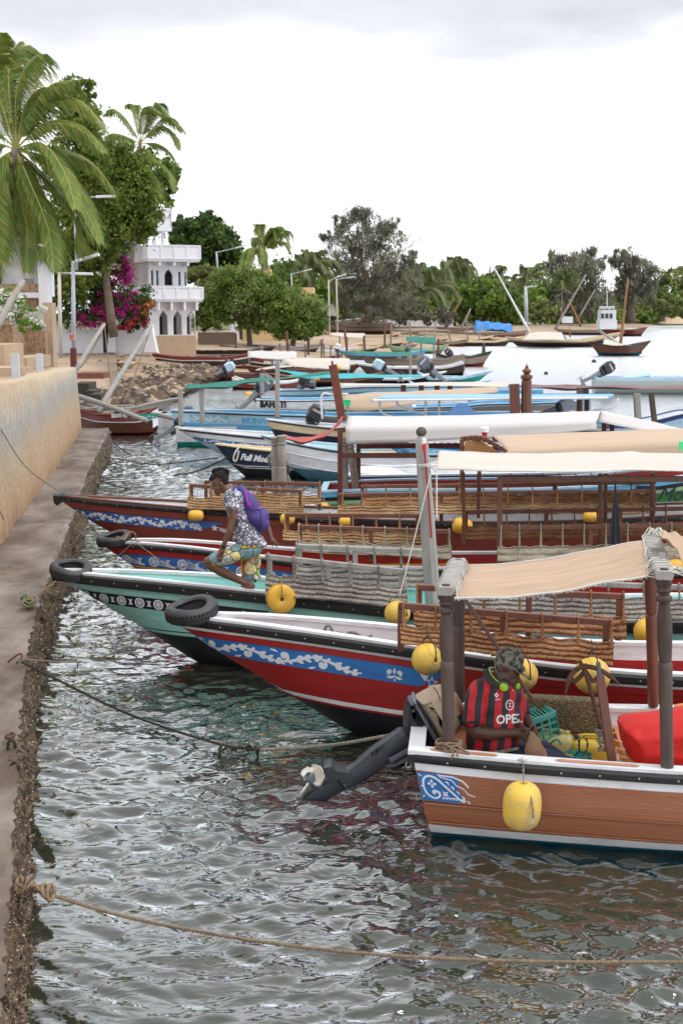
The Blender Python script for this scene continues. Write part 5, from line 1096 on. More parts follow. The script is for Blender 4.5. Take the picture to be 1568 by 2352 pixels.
organic('collar', [('c', jm(440, 500, -.01), jm(470, 600, -.07), .022, .026), ('c', jm(470, 600, -.07), jm(560, 660, -.10), .026, .018), ('c', jm(445, 510, 0), jm(500, 540, .05), .022, .02), ('c', jm(480, 560, -.06), jm(545, 620, -.085), .03, .025)], .007, mat('collar_grey', (.035, .03, .03), .85, bump=.3), man, 3)
M_lett = mat('shirt_print', (.72, .72, .74), .6)
def stencil(txt, x0, y0, w, h, sk, parent, name='lettering', bold=.02):
    V, Fc, wd = text_geo(txt, 1, 0, bold); P = []; ok = []
    for vx, vy in V: P.append(onto(bvj, *jmx(x0+vx/wd*w, y0-vy/.72*h+sk*vx/wd), .005))
    mb = MB(); idx = {i: k for k, i in enumerate([i for i, p in enumerate(P) if p is not None])}
    mb.add([P[i] for i in idx], [tuple(idx[i] for i in f) for f in Fc if all(i in idx for i in f)]); put(name, mb, M_lett, parent, world=True)
stencil('OPEL', 545, 1022, 262, 88, -18, man, bold=.03); stencil('lotto', 538, 790, 48, 18, -6, man, bold=.02)
mb = MB(); Fj = lambda x, y: onto(bvj, *jmx(x, y), .006) or jm(x, y, -.15)
mb.add([Fj(550, 712), Fj(572, 740), Fj(552, 766), Fj(528, 738)], [(0, 1, 2, 3)]); put('badge', mb, M_lett, man, world=True); mb = MB(); mb.disc(550, 739, 8, lambda x, y: onto(bvj, *jmx(x, y), .009) or jm(x, y, -.15), 8); put('badge', mb, mat('badge_red', (.4, .02, .02), .6), man, world=True)
mb = MB(); mb.ribbon([(680+36*cos(tau*i/26), 835+48*sin(tau*i/26)) for i in range(27)], 9, Fj); mb.ribbon([(648, 825), (690, 815), (672, 850), (718, 850)], [2, 14, 14, 2], Fj); put('emblem', mb, M_lett, man, world=True, kind='stuff')
mb = MB(); mb.disc(712, 690, 9, Fj, 8, ry=13); put('crest', mb, mat('gold_crest', (.5, .33, .05), .5), man, world=True)
# camouflage cap
mc = mat('camouflage', (.035, .04, .03), .8, col2=(.22, .21, .17), scale=26, bump=.6, bscale=140, thr=(.44, .52), detail=2)
Rt = Matrix.Rotation(radians(22), 3, 'Y')
organic('cap', [('e', jm(680, 385), (.112, .094, .098), Rt), ('e', jm(590, 430), (.05, .075, .05)), ('e', jm(775, 470), (.05, .07, .03), Rt)], .006, mc, man, 4)
mb = MB(); 
mb.grid(lambda i, j: jm(lerp(700, 895-30*abs(2*j/12-1)**2, i/6)-0*j, lerp(452, 575-20*abs(2*j/12-1)**2, i/6)+22*abs(2*j/12-1)**2, lerp(-1, 1, j/12)*lerp(.088, .070, i/6)), 6, 12); o = put('cap_peak', mb, mc, man, world=True, smooth=True); q = o.modifiers.new('t', 'SOLIDIFY'); q.thickness = .006
mb = MB(); mb.ell(jm(690, 248), .008, 8, 6); put('cap_button', mb, mc, man, world=True); mb = MB(); mb.tube(curve_pts([jm(545, 350, -.02), jm(510, 350, -.02), jm(498, 358, -.02)], 6), .007, 5); put('cap_strap', mb, mc, man, world=True)
M_lime = mat('lime_plastic', (.34, .55, .02), .4)
mb = MB(); mb.tube(curve_pts([jm(600, 640, -.09), jm(520, 560, -.09), jm(480, 490, -.02), jm(510, 470, .06), jm(600, 500, .10), jm(720, 620, .06)], 24), .008, 8, flat=.6); put('headphones', mb, M_lime, man, world=True, smooth=True)
for c, ax, nm in ((jm(622, 660, -.125), Vector((-.35, -1, -.1)), 'ear_cup'), (jm(752, 640, .0), Vector((.95, -.3, 0)), 'ear_cup')):
    mb = MB(); mb.lathe(c, [(.032, -.006), (.034, .004), (.030, .016), (.018, .021), (.006, .022)], 18, 0, ax); put(nm, mb, M_lime, man, world=True, smooth=True, sharp=50); mb = MB(); mb.lathe(c, [(.036, -.024), (.045, -.018), (.045, -.006), (.038, -.004)], 18, 0, ax); put('ear_pad', mb, mat('grey_pad', (.06, .07, .08), .6), man, world=True, smooth=True)
M_navycl = mat('navy_tracksuit', (.012, .018, .055), .75, var=.3, scale=6, bump=.3, bscale=18)
organic('trousers', [('e', jm(500, 1370), (.16, .15, .10)), ('c', jm(560, 1345, -.05), jm(950, 1345, -.07), .105, .092), ('c', jm(950, 1345, -.07), jm(1240, 1425, -.06), .092, .068), ('c', jm(600, 1340, .10), jm(1000, 1290, .10), .10, .088), ('c', jm(1000, 1290, .10), jm(1260, 1430, .06), .088, .06), ('c', jm(1240, 1425, -.06), jm(1230, 1700, -.03), .07, .05), ('c', jm(1260, 1430, .06), jm(1290, 1700, .06), .06, .05)], .009, M_navycl, man, 4, wrink(.003, 22))
organic('red_stripe', [('c', jm(1170, 1390, -.095), jm(1300, 1420, -.10), .035, .03)], .007, mat('red_cloth', (.42, .02, .02), .8), man, 2)
mb = MB(); twisted(mb, curve_pts([jm(510, 1300, -.165), jm(600, 1292, -.17), jm(700, 1272, -.16), jm(760, 1262, -.13)], 12), .013, pitch=.05); put('belt_cord', mb, M_ropeg, man, world=True, kind='stuff')
# paper bag in his hands
bag = T('paper_bag', 'crumpled brown paper bag in the seated man\'s hands', 'bag', jm(940, 1390, -.15)); rngb = random.Random(8)
mb = MB()
def bagP(i, j):
    t = i/12; a = tau*j/24; cx, cy = lerp(885, 950, t), lerp(1090, 1385, t); wx = lerp(18, 104, min(1, t*1.6)**.8); f = 1+.10*sin(3*a+4*t)+.07*sin(7*a+11*t)
    return jm(cx+wx*cos(a)*f*(1), cy+lerp(0, 10, t)*cos(a)*2, -.14+lerp(.012, .055, min(1, t*1.5))*sin(a)*f) + Vector((rngb.uniform(-1, 1), rngb.uniform(-1, 1), rngb.uniform(-1, 1)))*.003
rows_ = [[bagP(i, j) for j in range(24)] for i in range(13)]
mb.grid(lambda i, j: rows_[i][j % 24], 12, 24); o = len(mb.v); mb.add([rows_[12][j] for j in range(24)], [tuple(range(24))])
put('paper', mb, mat('kraft_paper', (.36, .22, .13), .8, col2=(.24, .14, .08), scale=9, bump=.8, bscale=22), bag, world=True, smooth=True, sharp=28)
# ---------------------------------------------------------------- outboard motor on the brown boat
YO = 9.62
def jo(x, y, d=0): return atY(643+x*.2929, 1515.6+y*.2929, YO+d)
M_mot = mat('motor_paint', (.030, .036, .046), .36, var=.35, scale=5, bump=.15, bscale=30); M_motl = mat('motor_grey', (.10, .115, .14), .4, var=.3, scale=5, bump=.1)
M_cover = mat('cowl_canvas', (.44, .35, .25), .9, col2=(.34, .26, .18), scale=6, bump=.5, bscale=40)
mo = T('outboard_motor', 'big tilted outboard motor under a beige canvas cover with white propeller', 'motor', jo(1000, 1000))
P_ = lambda L, d=0: [jo(x, y, d) for x, y in L]
def mpart(name, L, th, m, d=0, inset=.25, sm=True, **k): mb = MB(); mb.slab(P_(L, d), th, (0, 1, 0), inset=inset, layers=6); return put(name, mb, m, mo, world=True, smooth=sm, sharp=35)
mpart('drive_leg', [(590, 790), (515, 842), (470, 850), (420, 905), (500, 1015), (560, 995), (680, 935), (790, 862), (900, 800), (1010, 730), (1070, 640), (1020, 540), (930, 530), (820, 605), (700, 690)], .15, M_mot)
mpart('gear_case', [(520, 845), (385, 918), (300, 972), (215, 1030), (158, 1088), (250, 1100), (370, 1108), (415, 1065), (530, 1010), (560, 900)], .09, M_mot)
mpart('swivel_bracket', [(800, 790), (860, 765), (1020, 688), (1090, 700), (1120, 800), (1010, 800), (930, 850), (880, 850), (840, 850), (790, 820)], .22, M_mot, .0)
mpart('anti_cavitation_plate', [(326, 772), (345, 810), (405, 797), (452, 830), (520, 845), (560, 870), (480, 905), (385, 918), (348, 870), (330, 815)], .20, M_mot, inset=.03)
mpart('lower_cowl', [(998, 292), (1058, 285), (1100, 350), (1150, 440), (1215, 560), (1290, 650), (1230, 720), (1120, 700), (1030, 640), (960, 520), (960, 430), (975, 350)], .34, M_mot, .02)
mpart('cowl_band', [(1030, 290), (1060, 284), (1105, 350), (1155, 440), (1220, 560), (1290, 645), (1262, 668), (1190, 570), (1120, 455), (1065, 370)], .37, M_motl, .02, inset=.08)
mpart('canvas_cover', [(1058, 287), (1120, 250), (1200, 208), (1255, 200), (1330, 225), (1390, 275), (1428, 340), (1448, 440), (1400, 540), (1300, 660), (1230, 590), (1155, 465), (1100, 375)], .36, M_cover, .02, inset=.3)
mpart('cover_vent', [(1372, 388), (1398, 384), (1440, 440), (1400, 462)], .365, mat('black_gap', (.004, .004, .004), .9), .02, inset=.02)
for pts in ([(1110, 370), (1145, 352), (1190, 340)], [(1150, 470), (1200, 590), (1265, 650)], [(1200, 212), (1235, 260), (1255, 330)]): mb = MB(); mb.tube(curve_pts([jo(x, y, -.165) for x, y in pts], 10), .004, 4); put('cover_seam', mb, mat('seam_brown', (.10, .07, .045), .9), mo, world=True)
for L in ([(985, 350), (1000, 330), (1020, 360), (1015, 395), (990, 400)],): mb = MB(); mb.tube(curve_pts([jo(x, y, -.165) for x, y in L], 12), .006, 5); put('cowl_latch', mb, M_rubber, mo, world=True)
mb = MB(); mb.beam(jo(860, 790, -.12), jo(1010, 705, -.12), .02, .035); put('tilt_rod', mb, M_motl, mo, world=True)
for x, y in ((905, 552), (440, 905), (508, 985), (535, 888), (625, 990), (715, 925), (520, 1028)): mb = MB(); mb.ell(jo(x, y, -.075), (.010, .008, .010), 8, 6); put('bolt', mb, M_motl, mo, world=True)
for x, y in ((720, 920), (628, 985), (518, 1025)): mb = MB(); mb.slab(P_([(x-22, y-25), (x+10, y-30), (x+8, y+22), (x-8, y+12)]), .03, (0, 1, 0), inset=.1); put('trim_tab', mb, M_mot, mo, world=True)
hub0, hub1 = jo(330, 1000, -.01), jo(205, 912, -.05); ax = (hub1-hub0).normalized(); 
mb = MB(); mb.lathe(hub0, [(.030, 0), (.040, .04), (.046, .09), (.046, .155), (.040, .165), (.030, .16), (.02, .15)], 18, 0, ax); ph_ = put('propeller_hub', mb, M_motl, mo, world=True, smooth=True, sharp=40)
M_prop = mat('propeller_white', (.62, .60, .52), .4, var=.15, scale=8, bump=.1); e1 = ax.orthogonal().normalized(); e2 = ax.cross(e1)
for ang in (95, 215, 335):
    mb = MB(); ca, sa = cos(radians(ang)), sin(radians(ang)); rd = e1*ca+e2*sa; tg = ax.cross(rd); hc = hub0+ax*.11
    mb.grid(lambda i, j: hc + rd*(.035+.125*sin(pi/2*i/8)) + (tg*.9+ax*.42)*((j/8-.5)*.155*sin(pi*min(.93, .18+.82*(i/8)*.98))) + ax*.02*(j/8-.5)**2*4, 8, 8)
    o = put('blade', mb, M_prop, mo, world=True, smooth=True); q = o.modifiers.new('t', 'SOLIDIFY'); q.thickness = .008
for k, L in enumerate((((722, 718), (722, 760)), ((708, 730), (742, 712)), ((752, 700), (745, 745)), ((768, 690), (758, 730)), ((758, 712), (770, 700), (762, 725)), ((790, 680), (782, 712)), ((800, 672), (815, 690)))): mb = MB(); mb.tube([jo(x, y, -.088) for x, y in L], .0035, 4); put('hand_lettering', mb, M_rubber, mo, world=True)

# ---------------------------------------------------------------- cargo in the brown boat
def jE(x, y, v): return V(E, 925+x*.4101, 1194+y*.4101, v)
XE = E.M.to_3x3() @ Vector((1, 0, 0)); YE = E.M.to_3x3() @ Vector((0, 1, 0)); ZE = Vector((0, 0, 1))
def rbox(c, sx, sy, sz, m, name, parent, bev=.02, R=None, seg=3):
    bm = bmesh.new(); bmesh.ops.create_cube(bm, size=1); 
    for v in bm.verts: v.co = Vector((v.co.x*sx, v.co.y*sy, v.co.z*sz))
    bmesh.ops.bevel(bm, geom=bm.edges[:]+bm.verts[:], offset=bev, segments=seg, profile=.5, affect='EDGES'); mb = MB(); M3 = (E.M.to_3x3() @ (R or Matrix.Identity(3)))
    bm.verts.index_update(); mb.add([Vector(c)+M3 @ v.co for v in bm.verts], [tuple(v.index for v in f.verts) for f in bm.faces]); bm.free(); return put(name, mb, m, parent, world=True, smooth=True, sharp=40)
mfo = mat('chip_foam', (.05, .045, .03), .95, col2=(.30, .22, .12), scale=55, bump=1, bscale=60, thr=(.4, .6), detail=3)
t = mfo.node_tree; b_ = t.nodes['Principled BSDF']; vo = t.nodes.new('ShaderNodeTexVoronoi'); vo.inputs['Scale'].default_value = 60; cr = t.nodes.new('ShaderNodeValToRGB'); cr.color_ramp.interpolation = 'CONSTANT'; el = cr.color_ramp.elements; el[0].color = (.07, .065, .03, 1); el[1].position = .3; el[1].color = (.26, .19, .10, 1)
for p, c in ((.55, (.10, .11, .05)), (.72, (.33, .26, .15)), (.85, (.30, .09, .05)), (.93, (.05, .04, .03))): x = el.new(p); x.color = (*c, 1)
sp_ = t.nodes.new('ShaderNodeSeparateColor'); t.links.new(vo.outputs['Color'], sp_.inputs[0]); t.links.new(sp_.outputs[0], cr.inputs[0]); t.links.new(cr.outputs[0], b_.inputs['Base Color'])
f_ = T('foam_block', 'speckled green and brown chip foam block standing behind the seated man', 'foam block', jE(885, 1175, .35)); rbox(jE(888, 1085, .66), .66, .14, .28, mfo, 'block', f_, .02, Matrix.Rotation(radians(1.5), 3, 'Y'))
M_crate = mat('mint_plastic', (.10, .42, .37), .4, var=.1)
c_ = T('plastic_crate', 'mint green slatted plastic crate between the man and the foam block', 'crate', jE(735, 1200, .10)); cc = jE(745, 1160, .48); RC = Matrix.Rotation(radians(28), 3, 'Z') @ Matrix.Rotation(radians(-12), 3, 'Y')
def crp(x, y, z): return cc + (E.M.to_3x3() @ RC @ Vector((x, y, z)))
w2, d2, h2 = .14, .10, .10
for (a, b1) in (((-w2, -d2), (w2, -d2)), ((w2, -d2), (w2, d2)), ((w2, d2), (-w2, d2)), ((-w2, d2), (-w2, -d2))):
    for z in (-h2, -h2*.3, h2*.35, h2): mb = MB(); mb.beam(crp(*a, z), crp(*b1, z), .012, .045 if abs(z) == h2 else .018); put('slat', mb, M_crate, c_, world=True)
    for k in range(5): mb = MB(); p = Vector(a).lerp(Vector(b1), k/4.0); mb.beam(crp(p.x, p.y, -h2), crp(p.x, p.y, h2), .016, .016); put('upright', mb, M_crate, c_, world=True)
mb = MB(); mb.add([crp(x, y, -h2+.01) for x, y in ((-w2, -d2), (w2, -d2), (w2, d2), (-w2, d2))], [(0, 1, 2, 3)]); mb.add([crp(x*.97, y*.97, z) for z in (-h2, h2*.9) for x, y in ((w2, -d2), (w2, d2))], [(0, 1, 3, 2)]); put('crate_base', mb, M_crate, c_, world=True)
for k in range(9): mb = MB(); x = lerp(-w2, w2, (k+.5)/9); mb.beam(crp(x, -d2, h2), crp(x+.02, d2, h2), .010, .008); put('slat', mb, M_crate, c_, world=True)
M_jer = mat('jerrycan_pale', (.62, .55, .22), .4, var=.12, scale=6, bump=.1); M_jer2 = mat('jerrycan_yellow', (.62, .45, .06), .4, var=.15, scale=6, bump=.1)
for nm, c, m, s_, cap_c, lab in (('a', jE(838, 1275, .50), M_jer, (.34, .20, .24), M_jer, 'pale yellow jerrycan lying beside the man\'s knee'), ('b', jE(1045, 1325, .45), M_jer2, (.30, .22, .30), None, 'darker yellow jerrycan beside the green basket')):
    j_ = T('jerrycan', lab, 'jerrycan', c-Vector((0, 0, s_[2]/2)), 0, 'yellow jerrycans in the brown boat'); rbox(c, *s_, m, 'canister', j_, .065, seg=5)
    mb = MB(); a, b1 = c+XE*(-.09)+ZE*(s_[2]/2), c+XE*.07+ZE*(s_[2]/2); mb.tube(curve_pts([a-ZE*.02, a+ZE*.022, (a+b1)/2+ZE*.03, b1+ZE*.022, b1-ZE*.02], 12), .014, 8); put('handle', mb, m, j_, world=True, smooth=True)
    mb = MB(); mb.lathe(c+XE*(-.10 if nm == 'b' else .11)+ZE*(s_[2]/2-.01), [(.026, 0), (.026, .03), (.02, .034)], 12); put('screw_cap', mb, mat('dark_cap', (.02, .05, .05), .5) if nm == 'b' else m, j_, world=True)
M_bas = patt('basket_weave', [(.02, .30, .10), (.03, .20, .45), (.02, .34, .14), (.45, .50, .05)], 30, .05)
bk = T('woven_basket', 'green and blue woven plastic basket with rope handle', 'basket', jE(965, 1400, -.30)); bc = jE(975, 1350, .15); mb = MB(); mb.lathe(bc+ZE*(-.15), [(.08, 0), (.10, .06), (.115, .2), (.118, .21), (.112, .2), (.09, .05)], 18, sy=.7); put('basket_body', mb, M_bas, bk, world=True, smooth=True)
mb = MB(); mb.tube(curve_pts([bc+XE*(.02)+ZE*.05+YE*.07, bc+XE*.01+ZE*.17, bc+XE*.04+ZE*.20, bc+XE*.075+ZE*.15, bc+XE*.06+ZE*.05], 14), .009, 6); put('handle', mb, mat('rope_yellow_black', (.45, .36, .04), .8, col2=(.02, .02, .02), scale=60, thr=(.48, .52)), bk, world=True)
mb = MB(); mb.tube(curve_pts([bc+XE*(-.21)+ZE*.12+YE*.05, bc+XE*(-.16)+ZE*.17, bc+XE*(-.13)+ZE*.13], 10), .008, 6); put('strap_loop', mb, mat('teal_plastic', (.02, .30, .28), .5), bk, world=True)
M_redc = mat('red_cover', (.62, .018, .014), .7, var=.12, scale=5, bump=.5, bscale=9)
cu = T('cushion', 'bright red padded seat cushion with orange ties', 'cushion', jE(1340, 1350, 0)); u0 = [('e', jE(1240, 1160, .05), (.07, .2, .05)), ('e', jE(1420, 1130, .05), (.2, .22, .06))]
org = organic('cover', [('s', [jE(x, y, 0) for x, y in ((1190, 1125), (1300, 1095), (1440, 1072), (1560, 1060), (1640, 1060), (1640, 1350), (1520, 1362), (1400, 1360), (1262, 1358), (1225, 1250))], .50, YE)], .014, M_redc, cu, 6, wrink(.006, 17, 5))
M_or = mat('orange_cover', (.70, .24, .03), .7, var=.1, scale=6, bump=.4, bscale=12)
for q in range(5): mb = MB(); c = jE(1195+16*q, 1155+45*q, -.26); mb.tube(curve_pts([c, c-XE*.05+ZE*.01, c-XE*.06-ZE*.03, c-XE*.02-ZE*.05+YE*-.01, c-XE*.045-ZE*.085], 10), .008, 5, flat=.5); put('tie', mb, M_or, cu, world=True)
cu2 = T('cushion', 'orange seat cushion at the right edge of the brown boat', 'cushion', jE(1600, 1300, .3)); organic('cover', [('s', [jE(x, y, .3) for x, y in ((1515, 1045), (1640, 1030), (1700, 1030), (1700, 1240), (1560, 1240), (1525, 1130))], .4, YE)], .016, M_or, cu2, 5, wrink(.006, 15, 1))
# anchor
an = T('anchor', 'rusty four armed grapnel anchor propped up in the brown boat', 'anchor', jE(1100, 1200, -.1)); M_rust = mat('rusty_iron', (.06, .028, .02), .8, col2=(.13, .065, .045), scale=18, bump=.6, bscale=40); A_ = lambda L, v=-.1: curve_pts([jE(x, y, v) for x, y in L], 18)
mb = MB(); mb.tube(A_([(988, 790), (1020, 860), (1062, 1000), (1105, 1170)]), .016, 8); put('shank', mb, M_rust, an, world=True, smooth=True)
for L, v in (([(1032, 815), (985, 830), (935, 880), (905, 985)], -.12), ([(1020, 820), (1080, 832), (1150, 870), (1210, 918)], -.08), ([(1015, 850), (990, 880), (960, 905), (940, 905)], .05), ([(1015, 840), (1060, 900), (1095, 880), (1110, 860)], .08)):
    mb = MB(); mb.tube(A_(L, v), [.016*min(1, (18.5-i)/5)+.003 for i in range(19)], 8); put('fluke', mb, M_rust, an, world=True, smooth=True)
mb = MB(); mb.tube(A_([(1030, 910), (1070, 905), (1095, 880)]), .010, 6); put('stock', mb, M_rust, an, world=True)
tp = MB(); tp.beam(E.pix(1383, 1700, -.45)*0+E.pix(925+1100*.4101, 1194+870*.4101, -.30), E.pix(925+1178*.4101, 1194+1400*.4101, -.42), .065, .05, up=(0, 1, 0)); put('stern_post', tp, W_brown, E.root)
tp = MB(); tp.beam(E.pix(925+1092*.4101, 1194+800*.4101, -.30), E.pix(925+1098*.4101, 1194+880*.4101, -.30), .03, .06, up=(0, 1, 0)); put('stern_post_tip', tp, mat('grey_iron', (.10, .10, .11), .6), E.root)
for q in range(7): mb = MB(); c = jE(1112+random.uniform(-12, 12), 1180+18*q, -.35); mb.tube([c+Vector((.03*cos(tau*i/10), .02*sin(tau*i/10), .01*sin(i*2.))) for i in range(11)], .007, 5); put('lashing', mb, M_ropeg, E.root, world=True)
# thwart and box by the man
mb = MB(); mb.box(E.pix(1085, 1720, .1)*1, (.42, 1.0, .04)); put('stern_seat', mb, W_hull, E.root)
rb = T('engine_box', 'brown plywood box behind the seated man', 'box', jE(330, 1290, .1)); rbox(jE(355, 1190, .58), .26, .16, .34, W_hull, 'box', rb, .012)
mb = MB(); mb.box((1.62, 0, .52), (.06, 1.40, .10)); mb2 = MB(); put('thwart', mb, P_salmon, E.root)
# long stick
st = T('long_stick', 'long brown punt stick leaning against the canvas awning', 'stick', jE(725, 990, .3)); mb = MB(); mb.tube([V(E, 1064, 1372, .35), V(E, 1144, 1490, .48), V(E, 1228, 1616, .60)], .017, 8); put('stick', mb, W_pale if 0 else mat('stick_wood', (.20, .12, .085), .8, var=.3, scale=10), st, world=True)
# coil on the gunwale
rc = T('rope_coil', 'tan rope wound round the foot of the awning post', 'rope', V(E, 1040, 1728, -.56)); mb = MB()
pts = []
for i in range(110): a = tau*i/15.5; pts.append(V(E, 1030, 1722, -.56)+Vector(((.075+.02*sin(i*.7))*cos(a), (.065+.015*cos(i*.5))*sin(a), .01+.055*i/110+.008*sin(i*1.1))))
pts += [V(E, 1052, 1716, -.62), V(E, 1072, 1728, -.66), V(E, 1082, 1738, -.64)]; mb.tube(pts, .010, 6); put('rope', mb, M_rope, rc, world=True, smooth=True)
mb = MB(); mb.tube(curve_pts([V(E, 1032, 1718, -.66), V(E, 1040, 1730, -.70), V(E, 1035, 1745, -.70)], 8), .009, 6); mb.tube(curve_pts([V(E, 1030, 1716, -.66), V(E, 1050, 1725, -.70), V(E, 1049, 1738, -.72)], 8), .009, 6); put('rope_end', mb, M_rope, rc, world=True, smooth=True)
mb = MB(); mb.tube(curve_pts([V(E, 1180, 1748, -.68), V(E, 1200, 1743, -.72), V(E, 1220, 1748, -.66), V(E, 1240, 1744, -.66)], 14), .007, 6); mb.ell(V(E, 1200, 1745, -.72), .02, 8, 6); put('float_tie', mb, M_ropew, E.root, world=True)
# rope heap in the bright red boat
rh = T('rope_coil', 'grey rope heap lying inside the bright red boat', 'rope', V(D, 790, 1455, .2)); mb = MB(); rr_ = random.Random(2)
twisted(mb, curve_pts([V(D, 730+15*i+rr_.uniform(-4, 4), 1452+rr_.uniform(-6, 8)+i*.8, .15) for i in range(9)] , 40), .014, .07); twisted(mb, curve_pts([V(D, 745, 1452, .12), V(D, 748, 1440, .12), V(D, 756, 1437, .12), V(D, 764, 1450, .12)], 14), .014, .07); put('rope', mb, M_ropeg, rh, world=True, kind='stuff')
# ---------------------------------------------------------------- mooring lines
def line(pts, r, m, label, tw=False, n=40, cat='rope', group=None, extra=None):
    rt = T('mooring_rope', label, cat, Vector(pts[0]), 0, group); mb = MB(); P = curve_pts(pts, n)
    twisted(mb, P, r, r*7) if tw else mb.tube(P, r, 7)
    put('line', mb, m, rt, world=True, smooth=True, kind='stuff' if tw else None); return rt
q0, q1 = at(38, 2030, JH+.03), atY(1620, 2210, 7.15)
P0 = [q0, at(75, 2042, .55), atY(300, 2108, 7.5), atY(600, 2163, 7.35), atY(900, 2195, 7.25), atY(1250, 2209, 7.2), q1]
rt = line(P0, .0115, M_rope, 'long tan rope crossing the open water in the foreground', True, 60)
mb = MB()
for q in range(7): c = at(45+12*q, 2032+3*q, JH-.02-.0*q); mb.tube([c+Vector((.02*cos(tau*i/8), .04*sin(tau*i/8), .035*sin(tau*i/8+q))) for i in range(9)], .013, 6)
put('knot', mb, M_rope, rt, world=True, smooth=True, kind='stuff')
rt = line([at(50, 1520, JH), at(110, 1550, .45), atY(300, 1642, 11.9), atY(500, 1708, 11.1), atY(600, 1722, 10.9)], .013, M_roped, 'dark slimy rope from the jetty, hung with weed', True, 50)
rt2 = line([atY(598, 1722, 10.9), atY(700, 1717, 10.9), atY(800, 1706, 10.8), atY(925, 1683, 10.7)], .017, M_ropeg, 'thick dark twisted rope leading behind the outboard motor', True, 40)
mb = MB(); rr_ = random.Random(6)
for k in range(20): c = atY(505+rr_.uniform(0, 95), 1712+rr_.uniform(-2, 8), 10.95); mb.tube(curve_pts([c, c+Vector((rr_.uniform(-.03, .03), 0, -.02)), c+Vector((rr_.uniform(-.04, .04), 0, -rr_.uniform(.015, .05)))], 6), [.016, .014, .012, .010, .007, .004, .002], 5)
for x, l in ((505, .17), (592, .09)): c = atY(x, 1716, 10.95); mb.tube([c, c-Vector((.004, 0, l*.5)), c-Vector((0, 0, l))], [.012, .022, .006], 6)
put('weed', mb, mat('weed_dark', (.025, .02, .012), .8), rt, world=True, smooth=True, kind='stuff')
line([at(55, 1515, JH-.02), at(180, 1520, .02), at(260, 1500, .02), atY(330, 1455, 15), V(Cb, 420, 1372, -.55)], .008, M_ropeg, 'thin grey rope from the jetty ring up to the turquoise bow')
line([at(75, 1375, JH), at(150, 1372, .12), at(170, 1350, .12), V(Cb, 178, 1345, 0)], .009, M_roped, 'dark rope from the green knot to the turquoise bow')
line([at(78, 1372, JH), V(B, 230, 1262, 0), V(B, 270, 1232, -.1)], .007, M_rope, 'tan rope tying the striped red bow to the jetty, left strand')
line([at(80, 1378, JH), at(130, 1330, .5), V(B, 250, 1290, -.3), V(B, 305, 1248, -.3)], .007, M_rope, 'tan rope tying the striped red bow to the jetty, right strand')
line([V(B, 270, 1232, -.1), V(B, 285, 1240, -.2), V(B, 298, 1222, 0), V(B, 310, 1226, 0), V(B, 312, 1240, 0), V(B, 300, 1240, -.2), V(B, 325, 1244, -.1)], .010, M_rope, 'tan rope looped over the tyre of the striped red boat', n=50)
line([at(185, 1170, JH), V(A, 210, 1210, 0), at(240, 1240, .0)], .008, M_roped, 'dark rope under the dark red bow')
line([at(0, 975, 2.5)*0+atY(-10, 965, 19.0), atY(60, 1072, 19.6), V(A, 150, 1134, 0), V(A, 205, 1142, 0)], .009, M_ropeg, 'grey rope slung from the sea wall down to the dark red bow')
line([atY(-10, 1150, 17), atY(10, 1195, 17)], .006, M_roped, 'dark cord against the ochre wall at the left edge')
for k, (a, mid, c, lab) in enumerate((((262, 1018), (300, 1045), (330, 1046), 'first'), ((240, 1050), (360, 1066), (500, 1052), 'x'), ((232, 1105), (290, 1122), (300, 1123), 'y'), ((222, 1140), (260, 1160), (258, 1160), 'z'))):
    line([at(*a, JH*.8), at(*mid, .02), at(*c, .02 if k != 1 else .5)], .015, M_roped, ('short weedy rope drooping off the far end of the jetty', 'weedy rope from the jetty to the black boat bow', 'dark rope trailing in the water behind the dark red bow', 'thin dark line hanging off the jetty corner')[k])
line([at(400, 1092, .02), at(460, 1080, .1), atY(545, 1040, 30.5)], .02, M_roped, 'dark weedy rope leading to the black boat with a cream deck')
line([V(B, 312, 1247, -.4), V(B, 400, 1302, -.6), V(B, 480, 1289, -.8), V(B, 690, 1278, -.7)], .006, M_rope, 'thin tan rope running past the boy\'s knee')
# iron rings and old gear on the jetty edge
M_ir = M_rust
for x, y, s_, lab in ((68, 2010, .13, 'rusty bent iron hook holding the foreground rope'), (42, 1512, .10, 'rusty iron ring on the jetty edge with thin ropes')):
    c = at(x, y, JH+.02); r_ = T('mooring_iron', lab, 'mooring iron', c); mb = MB(); mb.tube(curve_pts([c+Vector((-.09, -.03, -.03)), c+Vector((-.02, .03, .02)), c+Vector((.02, .05, .03)), c+Vector((.03, .01, .0)), c+Vector((.01, -.09, -.02))], 16), .011, 8); put('hook', mb, M_ir, r_, world=True, smooth=True)
gk = T('rope_knot', 'green and yellow rope knot on the jetty edge', 'knot', at(72, 1382, JH)); mb = MB()
for q in range(12): c = at(70+random.uniform(-12, 14), 1380+random.uniform(-8, 10), JH+.02); mb.tube([c+Vector((.05*cos(tau*i/9), .05*sin(tau*i/9), .03*sin(tau*i/9+q))) for i in range(10)], .012, 5)
put('rope', mb, mat('rope_green', (.07, .16, .11), .9, col2=(.3, .24, .1), scale=12), gk, world=True, smooth=True, kind='stuff')
ch = T('chain', 'old weedy chain hanging over the jetty edge', 'chain', at(40, 1800, .3)); 
for q in range(11):
    c = at(24+3.5*q, 1690+26*q, JH-.03*q); mb = MB(); mb.tube([c+Matrix.Rotation(q*pi/2, 3, 'X') @ Vector((.03*cos(tau*i/10), .06*sin(tau*i/10), 0)) for i in range(11)], .013, 6); put('link', mb, M_roped if q % 2 else M_rust, ch, world=True, smooth=True)
